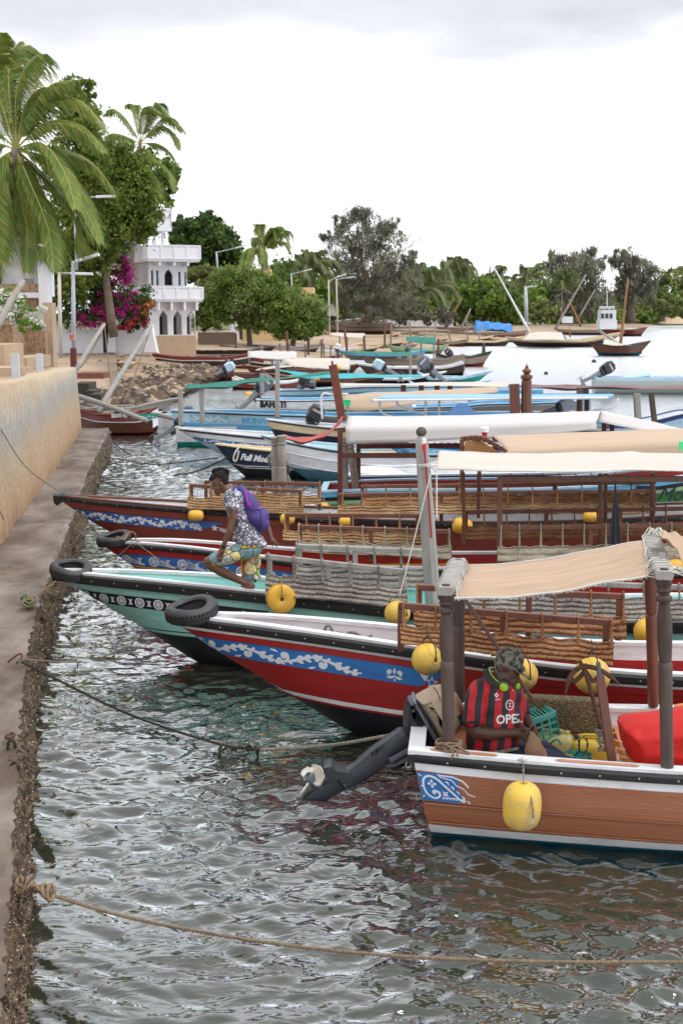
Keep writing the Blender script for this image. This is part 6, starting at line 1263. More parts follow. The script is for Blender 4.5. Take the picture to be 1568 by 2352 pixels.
for x, y0, y1, lab in ((100, 1400, 1462, 'dark rope end dangling off the jetty by the turquoise bow'), (62, 1760, 1890, 'black hose hanging down the jetty face')):
    r_ = T('hanging_rope', lab, 'rope', at(x, y1, 0)); a = at(x-6, y0, JH*.8); c = at(x+4, y1, .0); mb = MB(); mb.tube(curve_pts([a, a.lerp(c, .5)+Vector((.02, 0, 0)), c], 10), .014, 6); put('rope', mb, M_roped, r_, world=True)
# ================================================================ boats of the second rank
GM = 'open boats moored in the harbour'
def bowboat(label, W_, tip, ang, L, B, rail, stem, bounds, mats, lining, cap, deck=None, name='open_boat', rub=.05, **k):
    b = boat_from_px(name, label, W_, tip, ang, L, B, rail, stem, group=GM); b.outset = [0]*len(mats)
    b.hull(bounds, mats, sub=2, step=.4, interior=lining, cap=cap, deck=deck, capw=.1, **k)
    if rub: b.rubrail(rub, .03, P_black, bolts=False)
    return b
def sternboat(label, W_, top, ang, L, B, rail, bounds, mats, lining, cap, rub=.05, b0=.8, **k):
    b = boat_from_px('open_boat', label, W_, top, ang, L, B, rail, None, wv=-B*b0, plan=[(0, B*b0), (1.5, B*.95), (3, B), (L*.7, B), (L-.6, B*.5), (L, .05)], p=(3, 3.5), group=GM)
    b.keel = ((0, L*.75, L), (-.2, -.2, .1)); b.outset = [0]*len(mats)
    b.hull(bounds, mats, sub=2, step=.4, interior=lining, cap=cap, transom=True, capw=.1, **k)
    if rub: b.rubrail(rub, .03, P_black, bolts=False)
    return b
M_cowlg = mat('cowl_grey', (.10, .12, .145), .35, var=.2, scale=4); M_cowlk = mat('cowl_dark', (.03, .034, .04), .35, var=.2, scale=4); M_legg = mat('leg_grey', (.22, .24, .27), .4)
def outboard(c, s, label, ang=40, flip=1, m=None, leg=None, yaw=0, stripe=True):
    """c: clamp point; tilted by ang; prop end to the left when flip=1"""
    r = T('outboard_motor', label, 'motor', c, yaw, 'outboard motors'); a = radians(ang); R = lambda x, z, y=0: Vector((-flip*(x*cos(a)+z*sin(a))*s*-1 if 0 else flip*(-z*sin(a)+x*cos(a))*-s, y*s, (x*sin(a)+z*cos(a))*s))
    # local: x out of the stern, z up the leg
    def q(x, z, y=0): X, Z = x, z; return Vector((-flip*(X*cos(a)-Z*sin(a))*s, y*s, (X*sin(a)+Z*cos(a))*s))
    for nm, L, th, mm in (('cowl', [(-.12, .28), (-.16, .5), (-.10, .72), (.06, .78), (.26, .74), (.33, .55), (.30, .30)], .36, m or M_cowlg), ('lower_cowl', [(-.10, .14), (-.13, .27), (.29, .29), (.24, .16)], .30, M_cowlk), ('drive_leg', [(-.02, .16), (.18, .16), (.16, -.3), (.19, -.52), (.10, -.62), (.04, -.52), (.02, -.3)], .12, leg or M_legg), ('gear_case', [(-.16, -.56), (.24, -.56), (.28, -.62), (.20, -.67), (.06, -.69), (.02, -.82), (-.04, -.80), (-.06, -.67), (-.15, -.63)], .10, leg or M_legg), ('clamp', [(-.14, .1), (-.02, .14), (-.0, -.12), (-.1, -.14)], .2, M_cowlk)):
        mb = MB(); mb.slab([q(*p) for p in L], th*s, (0, 1, 0), inset=.22, layers=5); put(nm, mb, mm, r, smooth=True, sharp=40)
    for k in range(3):
        mb = MB(); t_ = tau*k/3; d = Vector((0, cos(t_), sin(t_))); cc = q(.30, -.62); ax = (q(1, 0)-q(0, 0)).normalized(); e1 = Vector((0, 1, 0)); e2 = ax.cross(e1); rd = e1*cos(t_)+e2*sin(t_); tg = ax.cross(rd)
        mb.slab([cc, cc+rd*.08*s+tg*.05*s, cc+rd*.17*s+tg*.03*s, cc+rd*.16*s-tg*.05*s, cc+rd*.05*s-tg*.05*s], .012*s, ax, inset=.1, layers=3); put('blade', mb, M_legg, r)
    if stripe: mb = MB(); mb.slab([q(-.06, .55), q(.22, .55), q(.22, .62), q(-.06, .62)], .372*s, (0, 1, 0), inset=.02, layers=3); put('cowl_stripe', mb, mat('stripe_pale', (.5, .45, .45), .4), r)
    return r
g = lambda v: ('g', v); h = lambda v: ('h', v)
# green boat under the long white awning
N1 = sternboat('green hulled boat with navy lettering and pale blue rail, behind the dark red boat', (738, 1226), (738, 1130), 2.5, 9.5, .8, [(745, 1130), (1000, 1126), (1200, 1124), (1420, 1114), (1568, 1096), (1640, 1080)], [g(0), g(.10), g(.17), g(.23), h(-.2)], [P_sky, P_black, P_lgreen, P_green], P_red, P_lsky, rub=0)
_q = N1.spix(1512, 1150); N1.text('IT', _q.x-.42, _q.z+.0, .36, P_navy, sx=1.0, bold=.02); N1.text('Moo', _q.x-.05, _q.z+.0, .36, P_navy, shear=.5, sx=.9)
N2 = sternboat('white fibreglass boat with a blue edge, glimpsed under the long white awning', (803, 1181), (803, 1094), 2.5, 10, .9, [(803, 1094), (1000, 1091), (1300, 1088), (1568, 1085)], [g(0), g(.06), g(.5), h(-.2)], [P_dblue, P_white, P_white], P_white, P_white, rub=0)
mb = MB(); c = N2.pix(860, 1092, 0); mb.slab([c+Vector(p) for p in ((-.5, 0, -.1), (-.42, 0, .16), (.35, 0, .14), (.75, 0, -.02), (.9, 0, -.1))], 1.0, (0, 1, 0), inset=.06); put('moulded_seat', mb, P_white, N2.root, smooth=True, sharp=30)
N3 = bowboat('blue boat painted with turquoise and yellow swirls, under the white awning', (1000, 1108), (874, 1010), 3, 9, .85, [(885, 1014), (1000, 1020), (1160, 1026)], [(930, 1052)], [g(0), g(.06), g(.55), h(-.2)], [P_navy, P_dblue, P_lsky], P_white, P_white)
panel(N3, .3, 5, lambda x: N3.g(x)-.1, lambda x: N3.g(x)-.5, P_sky); vine(N3, .4, 5, lambda x: N3.g(x)-.1, lambda x: N3.g(x)-.5, P_lsky, 1.1, .05); vine(N3, .7, 5, lambda x: N3.g(x)-.16, lambda x: N3.g(x)-.46, mat('deco_yellow', (.6, .5, .08), .5), .9, .03)
M2 = bowboat('white boat with worn blue green bottom and pale blue foredeck', (701, 1102), (600, 999), 4, 9, .95, [(619, 1018), (700, 1026), (777, 1031), (960, 1046)], [(619, 1021), (646, 1060), (675, 1080)], [g(0), g(.25), g(.5), h(.30), h(-.2)], [P_white, P_white, P_white, mat('worn_teal', (.02, .12, .20), .6, col2=(.10, .22, .26), scale=3, detail=8)], P_lsky, P_lsky, deck=(1.5, P_lsky, .04))
for z in (.25, .5):
    _m = MB(); xs = [lerp(.4, 8.8, i/30) for i in range(31)]; _m.grid(lambda i, j: M2.side(xs[i], M2.g(xs[i])-z+(.02, .0, -.02)[j], (.01, .035, .01)[j]), 30, 2, flip=True); put('rubbing_strake', _m, P_white, M2.root)
FM = bowboat('small black boat with cream deck and white script lettering', (558, 1095), (495, 1020), 2, 5.2, .7, [(520, 1024), (560, 1030), (625, 1037), (700, 1045)], [(508, 1038), (530, 1065)], [g(0), g(.07), g(.22), h(.30), h(.28), h(.25), h(.235), h(-.2)], [P_black, P_navy, P_navy, P_white, P_black, P_white, P_black], P_cream, P_cream, deck=(5.0, P_cream, .01), rub=.04)
_q = FM.spix(552, 1055); FM.text('Full Moon', _q.x, _q.z, .20, P_white, shear=.4, bold=.012, sx=.95, slope=.06)
mb = MB(); mb.tube(curve_pts([V(FM, 548, 1028, -.4), V(FM, 540, 1040, -.5), V(FM, 536, 1055, -.5), V(FM, 543, 1058, -.5), V(FM, 549, 1035, -.5)], 14), .02, 6); put('mooring_line', mb, M_ropew, FM.root, world=True)
M3 = bowboat('white boat with dark blue band, with the bending man aboard', (668, 1062), (611, 963), 3, 9, .8, [(640, 968), (700, 976), (770, 984), (900, 992)], [(630, 1000)], [g(0), g(.06), g(.22), h(-.2)], [P_white, P_cream, P_navy], P_white, P_white)
M4 = bowboat('long white boat with blue scroll band and black tipped bow', (527, 1053), (411, 984), 3, 10, .85, [(452, 990), (520, 996), (616, 1006), (760, 1018)], [(426, 997), (465, 1020), (496, 1038)], [g(0), g(.18), g(.36), h(-.2)], [P_white, P_white, P_lsky], P_white, P_white, deck=(.7, P_black, .02), rub=.06)
panel(M4, .4, 8, lambda x: M4.g(x)-.19, lambda x: M4.g(x)-.33, P_panelblue); vine(M4, .5, 8, lambda x: M4.g(x)-.19, lambda x: M4.g(x)-.33, W_deco, .8, .03)
M5 = bowboat('pale blue boat with wave painting and blue lettering, posts rising from it', (422, 1022), (393, 943), 2, 11.5, .8, [(410, 944), (520, 949), (650, 953), (777, 958)], [], [g(0), g(.05), g(.33), g(.55), h(-.2)], [P_black, P_lsky, P_sky, P_white], P_sky, P_lsky)
_q = M5.spix(556, 972); M5.text('MUNAWAR', _q.x, _q.z, .24, P_sky, bold=.012); panel(M5, .6, 1.8, lambda x: M5.g(x)-.09, lambda x: M5.g(x)-.3, paint('wave_blue', (.2, .5, .68))); vine(M5, .6, 1.8, lambda x: M5.g(x)-.09, lambda x: M5.g(x)-.3, W_deco, .5, .03)
M5b = sternboat('short white boat stern with a green waterline, tucked left of the blue boat', (405, 1026), (398, 982), 2, 3.0, .6, [(398, 982), (440, 983)], [g(0), h(.14), h(-.2)], [P_white, P_emer], P_white, P_white, rub=0)
outboard(V(M5b, 398, 990, 0), .9, 'small tilted outboard with black propeller at the white stern', 55, 1); outboard(V(M5b, 432, 975, .4), .75, 'grey outboard cowl behind the leftmost awning post', 5, -1, stripe=False)
BH = sternboat('white open boat with black lettering and a big outboard at its stern', (589, 946), (579, 920), 2, 8.5, .85, [(583, 918), (650, 919), (685, 919), (706, 924), (771, 916), (850, 908)], [g(0), g(.35), h(.09), h(-.2)], [P_white, P_white, P_emer], P_sky, P_white)
_q = BH.spix(597, 934); BH.text('BAHATI', _q.x, _q.z-.02, .36, P_black, bold=.02, sx=.85)
outboard(V(BH, 588, 912, 0), 1.35, 'large grey outboard tilted up on the lettered white boat', 42, 1)
bb = sternboat('narrow sky blue boat behind the lettered white boat', (640, 921), (640, 897), 1, 12, .7, [(640, 897), (720, 896), (830, 889)], [g(0), g(.2), h(-.2)], [P_lsky, P_sky, P_emer], P_white, P_lsky)
outboard(V(bb, 690, 893, 0), 1.0, 'dark outboard with red mark on the sky blue boat', 30, 1, M_cowlk); outboard(V(bb, 718, 900, .1), .8, 'upright grey outboard amid the blue boats', 4, 1, M_cowlg)
outboard(V(M3, 712, 990, -.3), .95, 'dark outboard beside the bending man', 28, 1, M_cowlk); outboard(V(N1, 652, 1108, .7), .8, 'grey outboard cowl behind the boy\'s boat rail', 25, -1)
bo2 = bowboat('pale blue boat with a low bow beyond the tan drape', (830, 985), (800, 952), 1, 9, .8, [(830, 953), (950, 955), (1060, 956)], [], [g(0), g(.15), h(-.2)], [P_lsky, P_sky, P_white], P_lsky, P_lsky)
bo3 = sternboat('grey timber boat with blue gunwale under the pale blue roof', (950, 975), (948, 935), 1, 6, .8, [(950, 936), (1060, 934), (1110, 928)], [g(0), g(.08), h(-.2)], [P_lsky, W_oldhull, W_oldhull], P_sky, P_lsky)
bo4 = sternboat('low blue and white boat at the right, bow pointing right', (1400, 1009), (1398, 975), 3, 6.5, .8, [(1400, 975), (1470, 972), (1530, 962), (1568, 950)], [g(0), g(.12), h(-.2)], [P_dblue, P_lsky, P_white], P_white, P_dblue)
# people aboard the second rank
def YS(x, y, z, d=0): return atY(x, y, z+d)
mn = T('person', 'man in dark shirt bending over an outboard in the white boat', 'person', YS(750, 1000, 35)); P = lambda x, y, d=0: YS(x, y, 35, d)
organic('body', [('e', P(722, 965), (.11, .10, .13)), ('c', P(728, 972), P(738, 972), .06, .09), ('c', P(735, 985, -.15), P(712, 996, -.2), .055, .045), ('c', P(765, 975), P(768, 1010), .14, .1)], .02, S_dark, mn, 2); organic('hair', [('e', P(719, 957), (.13, .12, .10)), ('e', P(713, 965), (.06, .1, .1))], .02, M_hair, mn, 2)
organic('shirt', [('c', P(737, 968), P(764, 970), .16, .16), ('c', P(737, 975, -.15), P(730, 987, -.17), .075, .065)], .02, mat('charcoal_shirt', (.05, .05, .045), .9), mn, 3); organic('trousers', [('c', P(766, 978), P(771, 1020), .17, .15)], .02, mat('grey_trousers', (.22, .25, .16), .9), mn, 3)
# awnings and posts
def post_(b, x0, y0, x1, y1, v, w, m, name='awning_post'): mb = MB(); mb.beam(b.pix(x0, y0, v), b.pix(x1, y1, v), w, w, up=(0, 1, 0)); put(name, mb, m, b.root)
for a, c, v in (((634, 1160), (631, 1003), .45), ((651, 1164), (647, 1000), .32)): turned(A.pix(*a, v), A.pix(*c, v), .062, W_pale, None, name='awning_post') if 0 else turned(V(A, *a, v), V(A, *c, v), .062, W_pale, A.root, name='awning_post')
awning('red_cloth', [[V(A, x, y, .5) for x, y in ((650, 1005), (690, 1016), (735, 1008), (765, 990), (785, 966))], [V(A, x, y, .9) for x, y in ((650, 1001), (692, 1009), (735, 998), (762, 980), (787, 955))]], mat('faded_red_cloth', (.42, .11, .09), .9, var=.2, scale=3), 'faded red cloth strung between posts over the second rank', nu=24, nv=4, wr=.02)
r, _ = awning('white_awning', [[V(N1, x, y, -.95) for x, y in ((795, 1020), (900, 1017), (1056, 1010), (1200, 1003), (1370, 986))], [V(N1, x, y, -.90) for x, y in ((793, 984), (1000, 981), (1200, 976), (1368, 970))], [V(N1, x, y, 0) for x, y in ((800, 955), (1000, 954), (1200, 949), (1378, 944))], [V(N1, x, y, .9) for x, y in ((806, 966), (1000, 964), (1380, 955))]], M_white, 'long white ridged canvas awning with grey sloping side', nu=40, nv=12, wr=.006)
awning('rolled_canvas', [[V(N1, x, y, -.1) for x, y in ((1370, 968), (1450, 985), (1560, 1005))], [V(N1, x, y, .2) for x, y in ((1380, 944), (1470, 962), (1590, 990))], [V(N1, x, y, .8) for x, y in ((1385, 946), (1480, 966), (1600, 996))]], M_white, 'beige canvas sloping down from the end of the white awning', nu=14, nv=6)
for x0, y0, x1, y1, v, w, m in ((781, 1156, 781, 985, -.7, .09, W_brown), (823, 1140, 823, 1018, .7, .08, W_brown), (1386, 1010, 1386, 962, .6, .08, W_brown), (1405, 1010, 1404, 962, .5, .08, W_greyd)): post_(N1, x0, y0, x1, y1, v, w, m)
for a, c, v in (((791, 1160), (791, 1005), -.2), ((821, 1160), (803, 1010), .5)): turned(V(N1, *a, v), V(N1, *c, v), .072, W_pale, N1.root, name='awning_post', cap=False)
for a, c, v in (((778, 1046), (958, 1046), -.7), ((826, 1025), (1060, 1023), .7), ((775, 988), (820, 985), -.7)): mb = MB(); mb.beam(N1.pix(*a, v), N1.pix(*c, v), .07, .09); put('awning_rail', mb, W_brown, N1.root)
for k in range(14): mb = MB(); x = 838+k*16; mb.tube([V(N1, x, 1016, .66), V(N1, x+8, 1026, .66), V(N1, x+14, 1016, .66)], .008, 4); put('red_lacing', mb, P_red, r, world=True)
ps = T('leaning_post', 'leaning red brown timber post above the white awning corner', 'post', YS(785, 970, 31)); mb = MB(); mb.beam(YS(786, 968, 31), YS(764, 838, 31), .20, .16, up=(0, 1, 0)); mb.beam(YS(764, 840, 31), YS(762, 829, 31), .05, .05, up=(0, 1, 0)); put('post', mb, mat('red_brown_post', (.17, .045, .02), .6, var=.3, scale=4), ps, world=True)
lm = T('signal_lamp', 'bright green box lamp on a thin post', 'lamp', YS(798, 975, 29)); mb = MB(); mb.box(YS(797, 926, 29), (.15, .12, .12)); put('lamp_box', mb, mat('lamp_green', (.03, .62, .22), .3), lm, world=True); mb = MB(); mb.box(YS(797, 919, 29), (.17, .14, .025)); put('lamp_cap', mb, mat('lamp_green', (.03, .62, .22), .3), lm, world=True); mb = MB(); mb.tube([YS(799, 975, 29), YS(798, 932, 29)], .03, 6); put('post', mb, P_grey, lm, world=True)
lm = T('signal_lamp', 'bright green lamp at the right edge between the awnings', 'lamp', V(B, 1564, 1030, .6)); mb = MB(); mb.box(V(B, 1568, 1024, .6), (.10, .08, .12)); put('lamp_box', mb, MATS['lamp_green'], lm, world=True)
# pale blue hard top on white tubes
ht = T('boat_hard_top', 'flat pale blue boat roof on bent white tube legs', 'roof', YS(1130, 960, 31)); mb = MB(); tp_ = [YS(851, 918, 30.5), YS(870, 914, 30.5), YS(1390, 912, 30.5), YS(1409, 906, 32), YS(1398, 903.5, 33.6), YS(885, 906, 33.6)]
mb.add(tp_+[p-Vector((0, 0, .05)) for p in tp_], [(0, 1, 2, 3, 4, 5), (11, 10, 9, 8, 7, 6)]+[(i, i+6, (i+1) % 6+6, (i+1) % 6) for i in range(6)]); put('roof_panel', mb, paint('roof_blue', (.22, .45, .78)), ht, world=True)
for pts in ([(872, 922), (872, 940), (885, 952), (905, 957)], [(910, 922), (918, 934), (950, 945), (975, 950)], [(977, 920), (977, 965)], [(1008, 920), (1008, 965)], [(1338, 916), (1338, 950)], [(1354, 916), (1354, 950)], [(1420, 915), (1405, 935), (1350, 945)], [(740, 962), (739, 908), (765, 906), (800, 905)]): mb = MB(); mb.tube(curve_pts([YS(x, y, 31) for x, y in pts], 12), .032, 6); put('tube_leg', mb, P_white, ht, world=True, smooth=True)
mb = MB(); mb.tube([YS(855, 919.5, 30.45), YS(1395, 914, 30.45)], .035, 6); put('edge_tube', mb, P_white, ht, world=True)
awning('tan_drape', [[YS(x, y, 37) for x, y in ((790, 940), (820, 946), (900, 938), (1000, 915), (1143, 900))], [YS(x, y, 37.3) for x, y in ((784, 912), (900, 906), (1000, 900), (1141, 890))], [YS(x, y, 38.3) for x, y in ((790, 908), (900, 902), (1000, 896), (1138, 889))]], M_tan, 'tan canvas draped low along a boat frame', nu=24, nv=6, wr=.015)
r, _ = awning('cream_strip_awning', [[YS(x, y, 40) for x, y in ((779, 887), (880, 885), (1000, 886), (1165, 889))], [YS(x, y, 41.2) for x, y in ((779, 880), (910, 882), (1000, 877), (1168, 877))]], M_cream, 'narrow cream canvas strip above the teal boat', nu=20, nv=4)
for x in (926, 967, 1003, 1033): post = MB(); post.beam(YS(x, 915, 40.3), YS(x, 884, 40.3), .16, .12, up=(0, 1, 0)); put('prop_post', post, W_brown, r, world=True)
r, _ = awning('green_awning', [[YS(x, y, z) for x, y, z in ((422, 891, 36), (520, 890, 36.5), (569, 881, 37), (660, 871, 38), (759, 857, 39))], [YS(x, y, z) for x, y, z in ((430, 886, 37), (500, 882, 37.5), (569, 871, 38), (660, 863, 39), (759, 853, 40))]], mat('green_shade_net', (.015, .17, .13), .8, var=.25, scale=2), 'long narrow dark green shade net on grey posts', nu=24, nv=4, wr=.03)
for a, c, z in (((416, 976), (414, 892), 36), ((465, 974), (463, 890), 36.4), ((637, 958), (637, 828), 37.5), ((602, 905), (601, 858), 40)): mb = MB(); mb.beam(YS(*a, z), YS(*c, z), .13, .13, up=(0, 1, 0)); put('prop_post', mb, W_greyd if 0 else W_grey, r, world=True)
awning('teal_awning', [[YS(x, y, 56) for x, y in ((700, 868), (800, 870), (900, 868), (968, 866))], [YS(x, y, 57.5) for x, y in ((621, 846), (700, 858), (850, 858), (968, 861))]], mat('teal_sheet', (.03, .36, .40), .7, var=.2, scale=1.5), 'bright teal plastic sheet awning', nu=20, nv=4, wr=.03)
rp = [YS(x, y, 33) for x, y in ((1210, 889), (1300, 893), (1400, 892), (1568, 897), (1620, 899))]; awning('maroon_cloth', [rp, [YS(x, y, 34.5) for x, y in ((1214, 886), (1300, 888), (1400, 887), (1500, 884), (1620, 882))]], mat('faded_maroon', (.22, .12, .12), .9, var=.35, scale=1.2), 'sagging faded maroon cloth stretched across the right side', nu=24, nv=4, wr=.03)
for x0, y0, x1, y1, z, w, m, lab in ((1184, 1035, 1180, 882, 30, .22, W_brown, 'thick red brown post left of the finial post'), (1331, 948, 1331, 890, 33, .16, W_brown, 'short red brown post under the maroon cloth'), (1345, 948, 1343, 890, 33, .16, M_rubber, 'black wrapped post under the maroon cloth'), (1464, 960, 1461, 903, 33, .16, W_grey, 'grey post near the right under the maroon cloth'), (1502, 968, 1494, 903, 33, .13, W_greyd, 'dark slanting post near the right under the maroon cloth')):
    mb = MB(); mb.beam(YS(x0, y0, z), YS(x1, y1, z), w, w, up=(0, 1, 0)); o = put('timber_post', mb, m, label=lab, cat='post')
fp = T('finial_post', 'dark red turned post topped with a pointed finial', 'post', YS(1207, 1030, 30)); L_ = (YS(1205, 833, 30)-YS(1207, 1030, 30)).length; mb = MB(); mb.lathe(YS(1207, 1030, 30), [(.12, 0), (.12, L_*.79), (.10, L_*.80), (.14, L_*.82), (.14, L_*.85), (.06, L_*.87), (.11, L_*.9), (.10, L_*.915), (.03, L_*.94), (.05, L_*.955), (.012, L_*.97), (.005, L_)], 8, 0, (-.012, 0, 1)); put('post', mb, W_brown, fp, world=True)
tm = MB(); c = YS(1058, 950, 36); tm.add([c+Vector(p) for p in ((-.35, -.2, 0), (.45, -.2, 0), (.45, .4, 0), (-.35, .4, 0), (-.05, .1, .3), (.15, .1, .28))], [(0, 1, 5, 4), (1, 2, 5), (2, 3, 4, 5), (3, 0, 4)]); put('blue_cover', tm, mat('tarp_blue', (.04, .13, .32), .6, var=.2), label='small blue tent shaped boat cover', cat='cover')
outboard(YS(1268, 948, 33), .8, 'white outboard cowl just above the white awning', 70, 1, P_white, stripe=False)
# big grey white boat with outboard at the far right
rb_ = sternboat('pale grey open boat with outboard on the bright water at right', (1368, 905), (1364, 869), 1, 12, .9, [(1366, 868), (1470, 868), (1568, 868)], [g(0), g(.12), g(.45), h(-.2)], [P_lsky, mat('pale_grey_hull', (.42, .48, .46), .5), MATS['pale_grey_hull']], P_white, P_lsky, rub=0)
outboard(V(rb_, 1372, 864, 0), 1.3, 'dark outboard with red band tilted up on the pale grey boat', 60, 1, M_cowlk)
mb = MB(); c = rb_.pix(1475, 868, -.3); mb.slab([c+Vector(p) for p in ((-1.2, 0, 0), (-.2, 0, .25), (.35, 0, .32), (.35, 0, 0))], .9, (0, 1, 0)); put('wind_screen', mb, P_lsky, rb_.root)
# ================================================================ far boats
def hull2(label, x0, x1, yt, yw, cols, beam=.9, bow='r', sheer=(.25, 0, .35), rake=.5, rig=None, cat='boat', name='wooden_boat', deck=None, dip=0, group='wooden boats moored beyond'):
    """double ended or transom hull between pixel columns x0..x1; gunwale at yt amidships, waterline yw"""
    zb = land_z((x0+x1)/2, yw); a, b = at(x0, yw, zb), at(x1, yw, zb); L = (b-a).length; sc = (yw-721)/(EYE-zb); H = (yw-yt)/sc; u = (b-a).normalized(); n = Vector((-u.y, u.x, 0)); B = beam
    r = T(name, label, cat, a.lerp(b, .5), 0, group); S = [i/16 for i in range(17)]
    def bm_(t): return B*min(1, (1-abs(2*t-1)**3 if bow == 'b' else (1-t**3.2 if bow == 'r' else (1-(1-t)**3.2)))+.03) * (1 if bow == 'b' else (.75+.25*sin(pi*t)))
    def gz(t): return H + sheer[0]*max(0, 1-4*t)**1.6 + sheer[2]*max(0, 4*t-3)**1.6
    def ex(t, z): return (rake if bow in 'lb' else 0)*-max(0, 1-4*t)**2*(z/H) + (rake if bow in 'rb' else 0)*max(0, 4*t-3)**2*(z/H)
    nb = len(cols); fr = [0]+[c[1] for c in cols]; mb = MB()
    for sd in (-1, 1):
        for k in range(nb):
            def P(i, j):
                t = S[i]; f = lerp(fr[k], fr[k+1], j); z = lerp(gz(t), -.15, f); return a + u*(t*L+ex(t, max(0, z))) + n*(sd*bm_(t)*(1-f**3)**.6) + Vector((0, 0, z))
            mb.grid(P, 16, 1, k, flip=(sd < 0))
    for t in (0, 1): mb.add([P_ for P_ in [a+u*(t*L+ex(t, max(0, z)))+n*(sd*bm_(t)*(1-f**3)**.6)+Vector((0, 0, z)) for sd, f in ((-1, 0), (-1, .6), (1, .6), (1, 0)) for z in (lerp(gz(t), -.15, f),)]], [(0, 1, 2, 3)], min(1, nb-1))
    put('hull', mb, [c[0] for c in cols], r, world=True, smooth=True, sharp=40)
    mb = MB(); mb.grid(lambda i, j: a+u*(S[i]*L+ex(S[i], gz(S[i])))+n*(lerp(-.93, .93, j/2)*bm_(S[i]))+Vector((0, 0, gz(S[i])-.10)), 16, 2); put('deck', mb, deck or W_oldhull, r, world=True)
    mb = MB(); [mb.tube([a+u*(t*L+ex(t, gz(t)))+n*(sd*bm_(t))+Vector((0, 0, gz(t)+.01)) for t in S], .045, 5) for sd in (-1, 1)]; put('gunwale', mb, cols[0][0], r, world=True)
    rr = random.Random(int(x0*3+yw)); 
    for k in range(2+int(L/4)):
        t = rr.uniform(.12, .85); mb = MB(); c = a+u*(t*L)+Vector((0, 0, gz(t)+.02)); mb.box(c, (.25, 1.7*bm_(t), .06), rz=atan2(u.y, u.x)); put('thwart', mb, rr.choice([W_oldhull, W_brown, W_grey]), r, world=True)
    return r
M_drk = paint('dark_planking', (.045, .028, .022)); M_redb = paint('boot_red', (.16, .02, .015)); M_gryb = W_oldhull
far = [
 ('dark maroon boat with white lettering and white line, beached end on the rocks', 371, 569, 820, 842, [(P_dred, .22), (P_white, .30), (P_drk_ := M_drk, .72), (P_white, .78), (P_dred, 1)], 'b'),
 ('dark boat with white lettering behind the cream awning', 575, 760, 826, 846, [(P_dred, .3), (P_white, .38), (M_drk, .8), (P_dred, 1)], 'r'),
 ('dark red boat higher up with a flat cabin roof, beyond the lettered boats', 410, 610, 806, 824, [(M_drk, .3), (P_white, .4), (M_drk, .8), (P_dred, 1)], 'b'),
 ('varnished red brown boat with a person in red at its stern', 498, 626, 858, 877, [(W_brown, .3), (P_dred, 1)], 'r'),
 ('brown boat with yellow float under the green net', 536, 700, 877, 893, [(P_white, .15), (P_dred, .6), (P_black, 1)], 'r'),
 ('long brown boat beneath the teal sheet', 640, 860, 868, 886, [(W_brown, .3), (M_drk, 1)], 'b'),
 ('weathered grey brown boat with green patches, under bamboo poles', 851, 1065, 826, 850, [(W_oldhull, .35), (W_oldhull, .7), (P_white, .76), (M_drk, 1)], 'l'),
 ('second weathered plank boat, slightly nearer and darker', 845, 1062, 843, 863, [(P_white, .12), (M_drk, .6), (P_black, 1)], 'l'),
 ('grey boat whose red bottomed bow points right with a carved post', 1000, 1106, 818, 842, [(P_black, .15), (W_oldhull, .6), (M_redb, 1)], 'r'),
 ('emerald green boat with a low stern at the centre right', 960, 1088, 866, 879, [(P_lsky, .25), (P_emer, 1)], 'r'),
 ('long teal open boat behind the cream strip awning', 940, 1080, 889, 905, [(P_lsky, .15), (P_emer, 1)], 'r'),
 ('dark low boat between the outboards', 800, 980, 868, 880, [(P_white, .2), (P_navy, 1)], 'b'),
 ('thin dark canoe left of the green shade', 700, 905, 795, 804, [(M_drk, 1)], 'b'),
 ('brown boat with blue stripe near the small blue awning', 800, 960, 812, 826, [(P_sky, .3), (W_oldhull, 1)], 'b'),
 ('long narrow red brown hull on the left of the bright water', 960, 1062, 785, 796, [(W_oldhull, .4), (M_redb, 1)], 'b'),
 ('long narrow plank hull with pale top on the bright water', 1048, 1160, 784, 795, [(P_cream, .2), (M_drk, .8), (P_white, 1)], 'b'),
 ('timber dhow under a blue tarpaulin', 1030, 1200, 764, 780, [(W_oldhull, .3), (W_brown, .65), (P_teal, 1)], 'b'),
 ('plank dhow hull left of the blue tarpaulin', 900, 1060, 760, 775, [(W_oldhull, .5), (W_brown, 1)], 'b'),
 ('dark dhow hull lying behind the covered white dhow', 1283, 1412, 758, 770, [(W_oldhull, .4), (M_drk, .8), (P_white, 1)], 'b'),
 ('white and grey boat on the beach under low awnings', 640, 800, 806, 817, [(P_white, .3), (W_oldhull, 1)], 'b'),
 ('grey blue long boat at the foot of the green bush', 520, 720, 798, 812, [(P_grey, .4), (M_drk, 1)], 'b'),
 ('pale green skiff among the brown boats', 905, 1010, 800, 812, [(P_lgreen, .4), (W_oldhull, 1)], 'b'),
 ('low dark hull half under the cream canopy', 586, 800, 848, 862, [(W_brown, .4), (M_drk, 1)], 'b')]
FB = [hull2(l, x0, x1, yt, yw, c, bow=bw) for l, x0, x1, yt, yw, c, bw in far]
NTH = 'first second third fourth fifth sixth seventh eighth ninth tenth eleventh twelfth thirteenth fourteenth fifteenth sixteenth'.split()
_r = random.Random(500); row = sorted(_r.uniform(680, 1090) for _ in range(26))
for k, x0 in enumerate(row):
    w = _r.uniform(70, 150); yw = interp([690, 1080], [808, 772], x0)+_r.uniform(-20, 14); pale = k % 2
    hull2(('brown plank boat, %s brown one from the left in the crowded beach row' if not pale else 'pale topped dark boat, %s pale one from the left in the crowded beach row') % NTH[k//2], x0, x0+w, yw-_r.uniform(6, 9), yw, [((W_oldhull if not pale else P_cream), .25), (M_drk if pale else W_oldhull, .7), (_r.choice([M_redb, P_teal, M_drk]), 1)], bow='b', group='boats crowded along the beach')
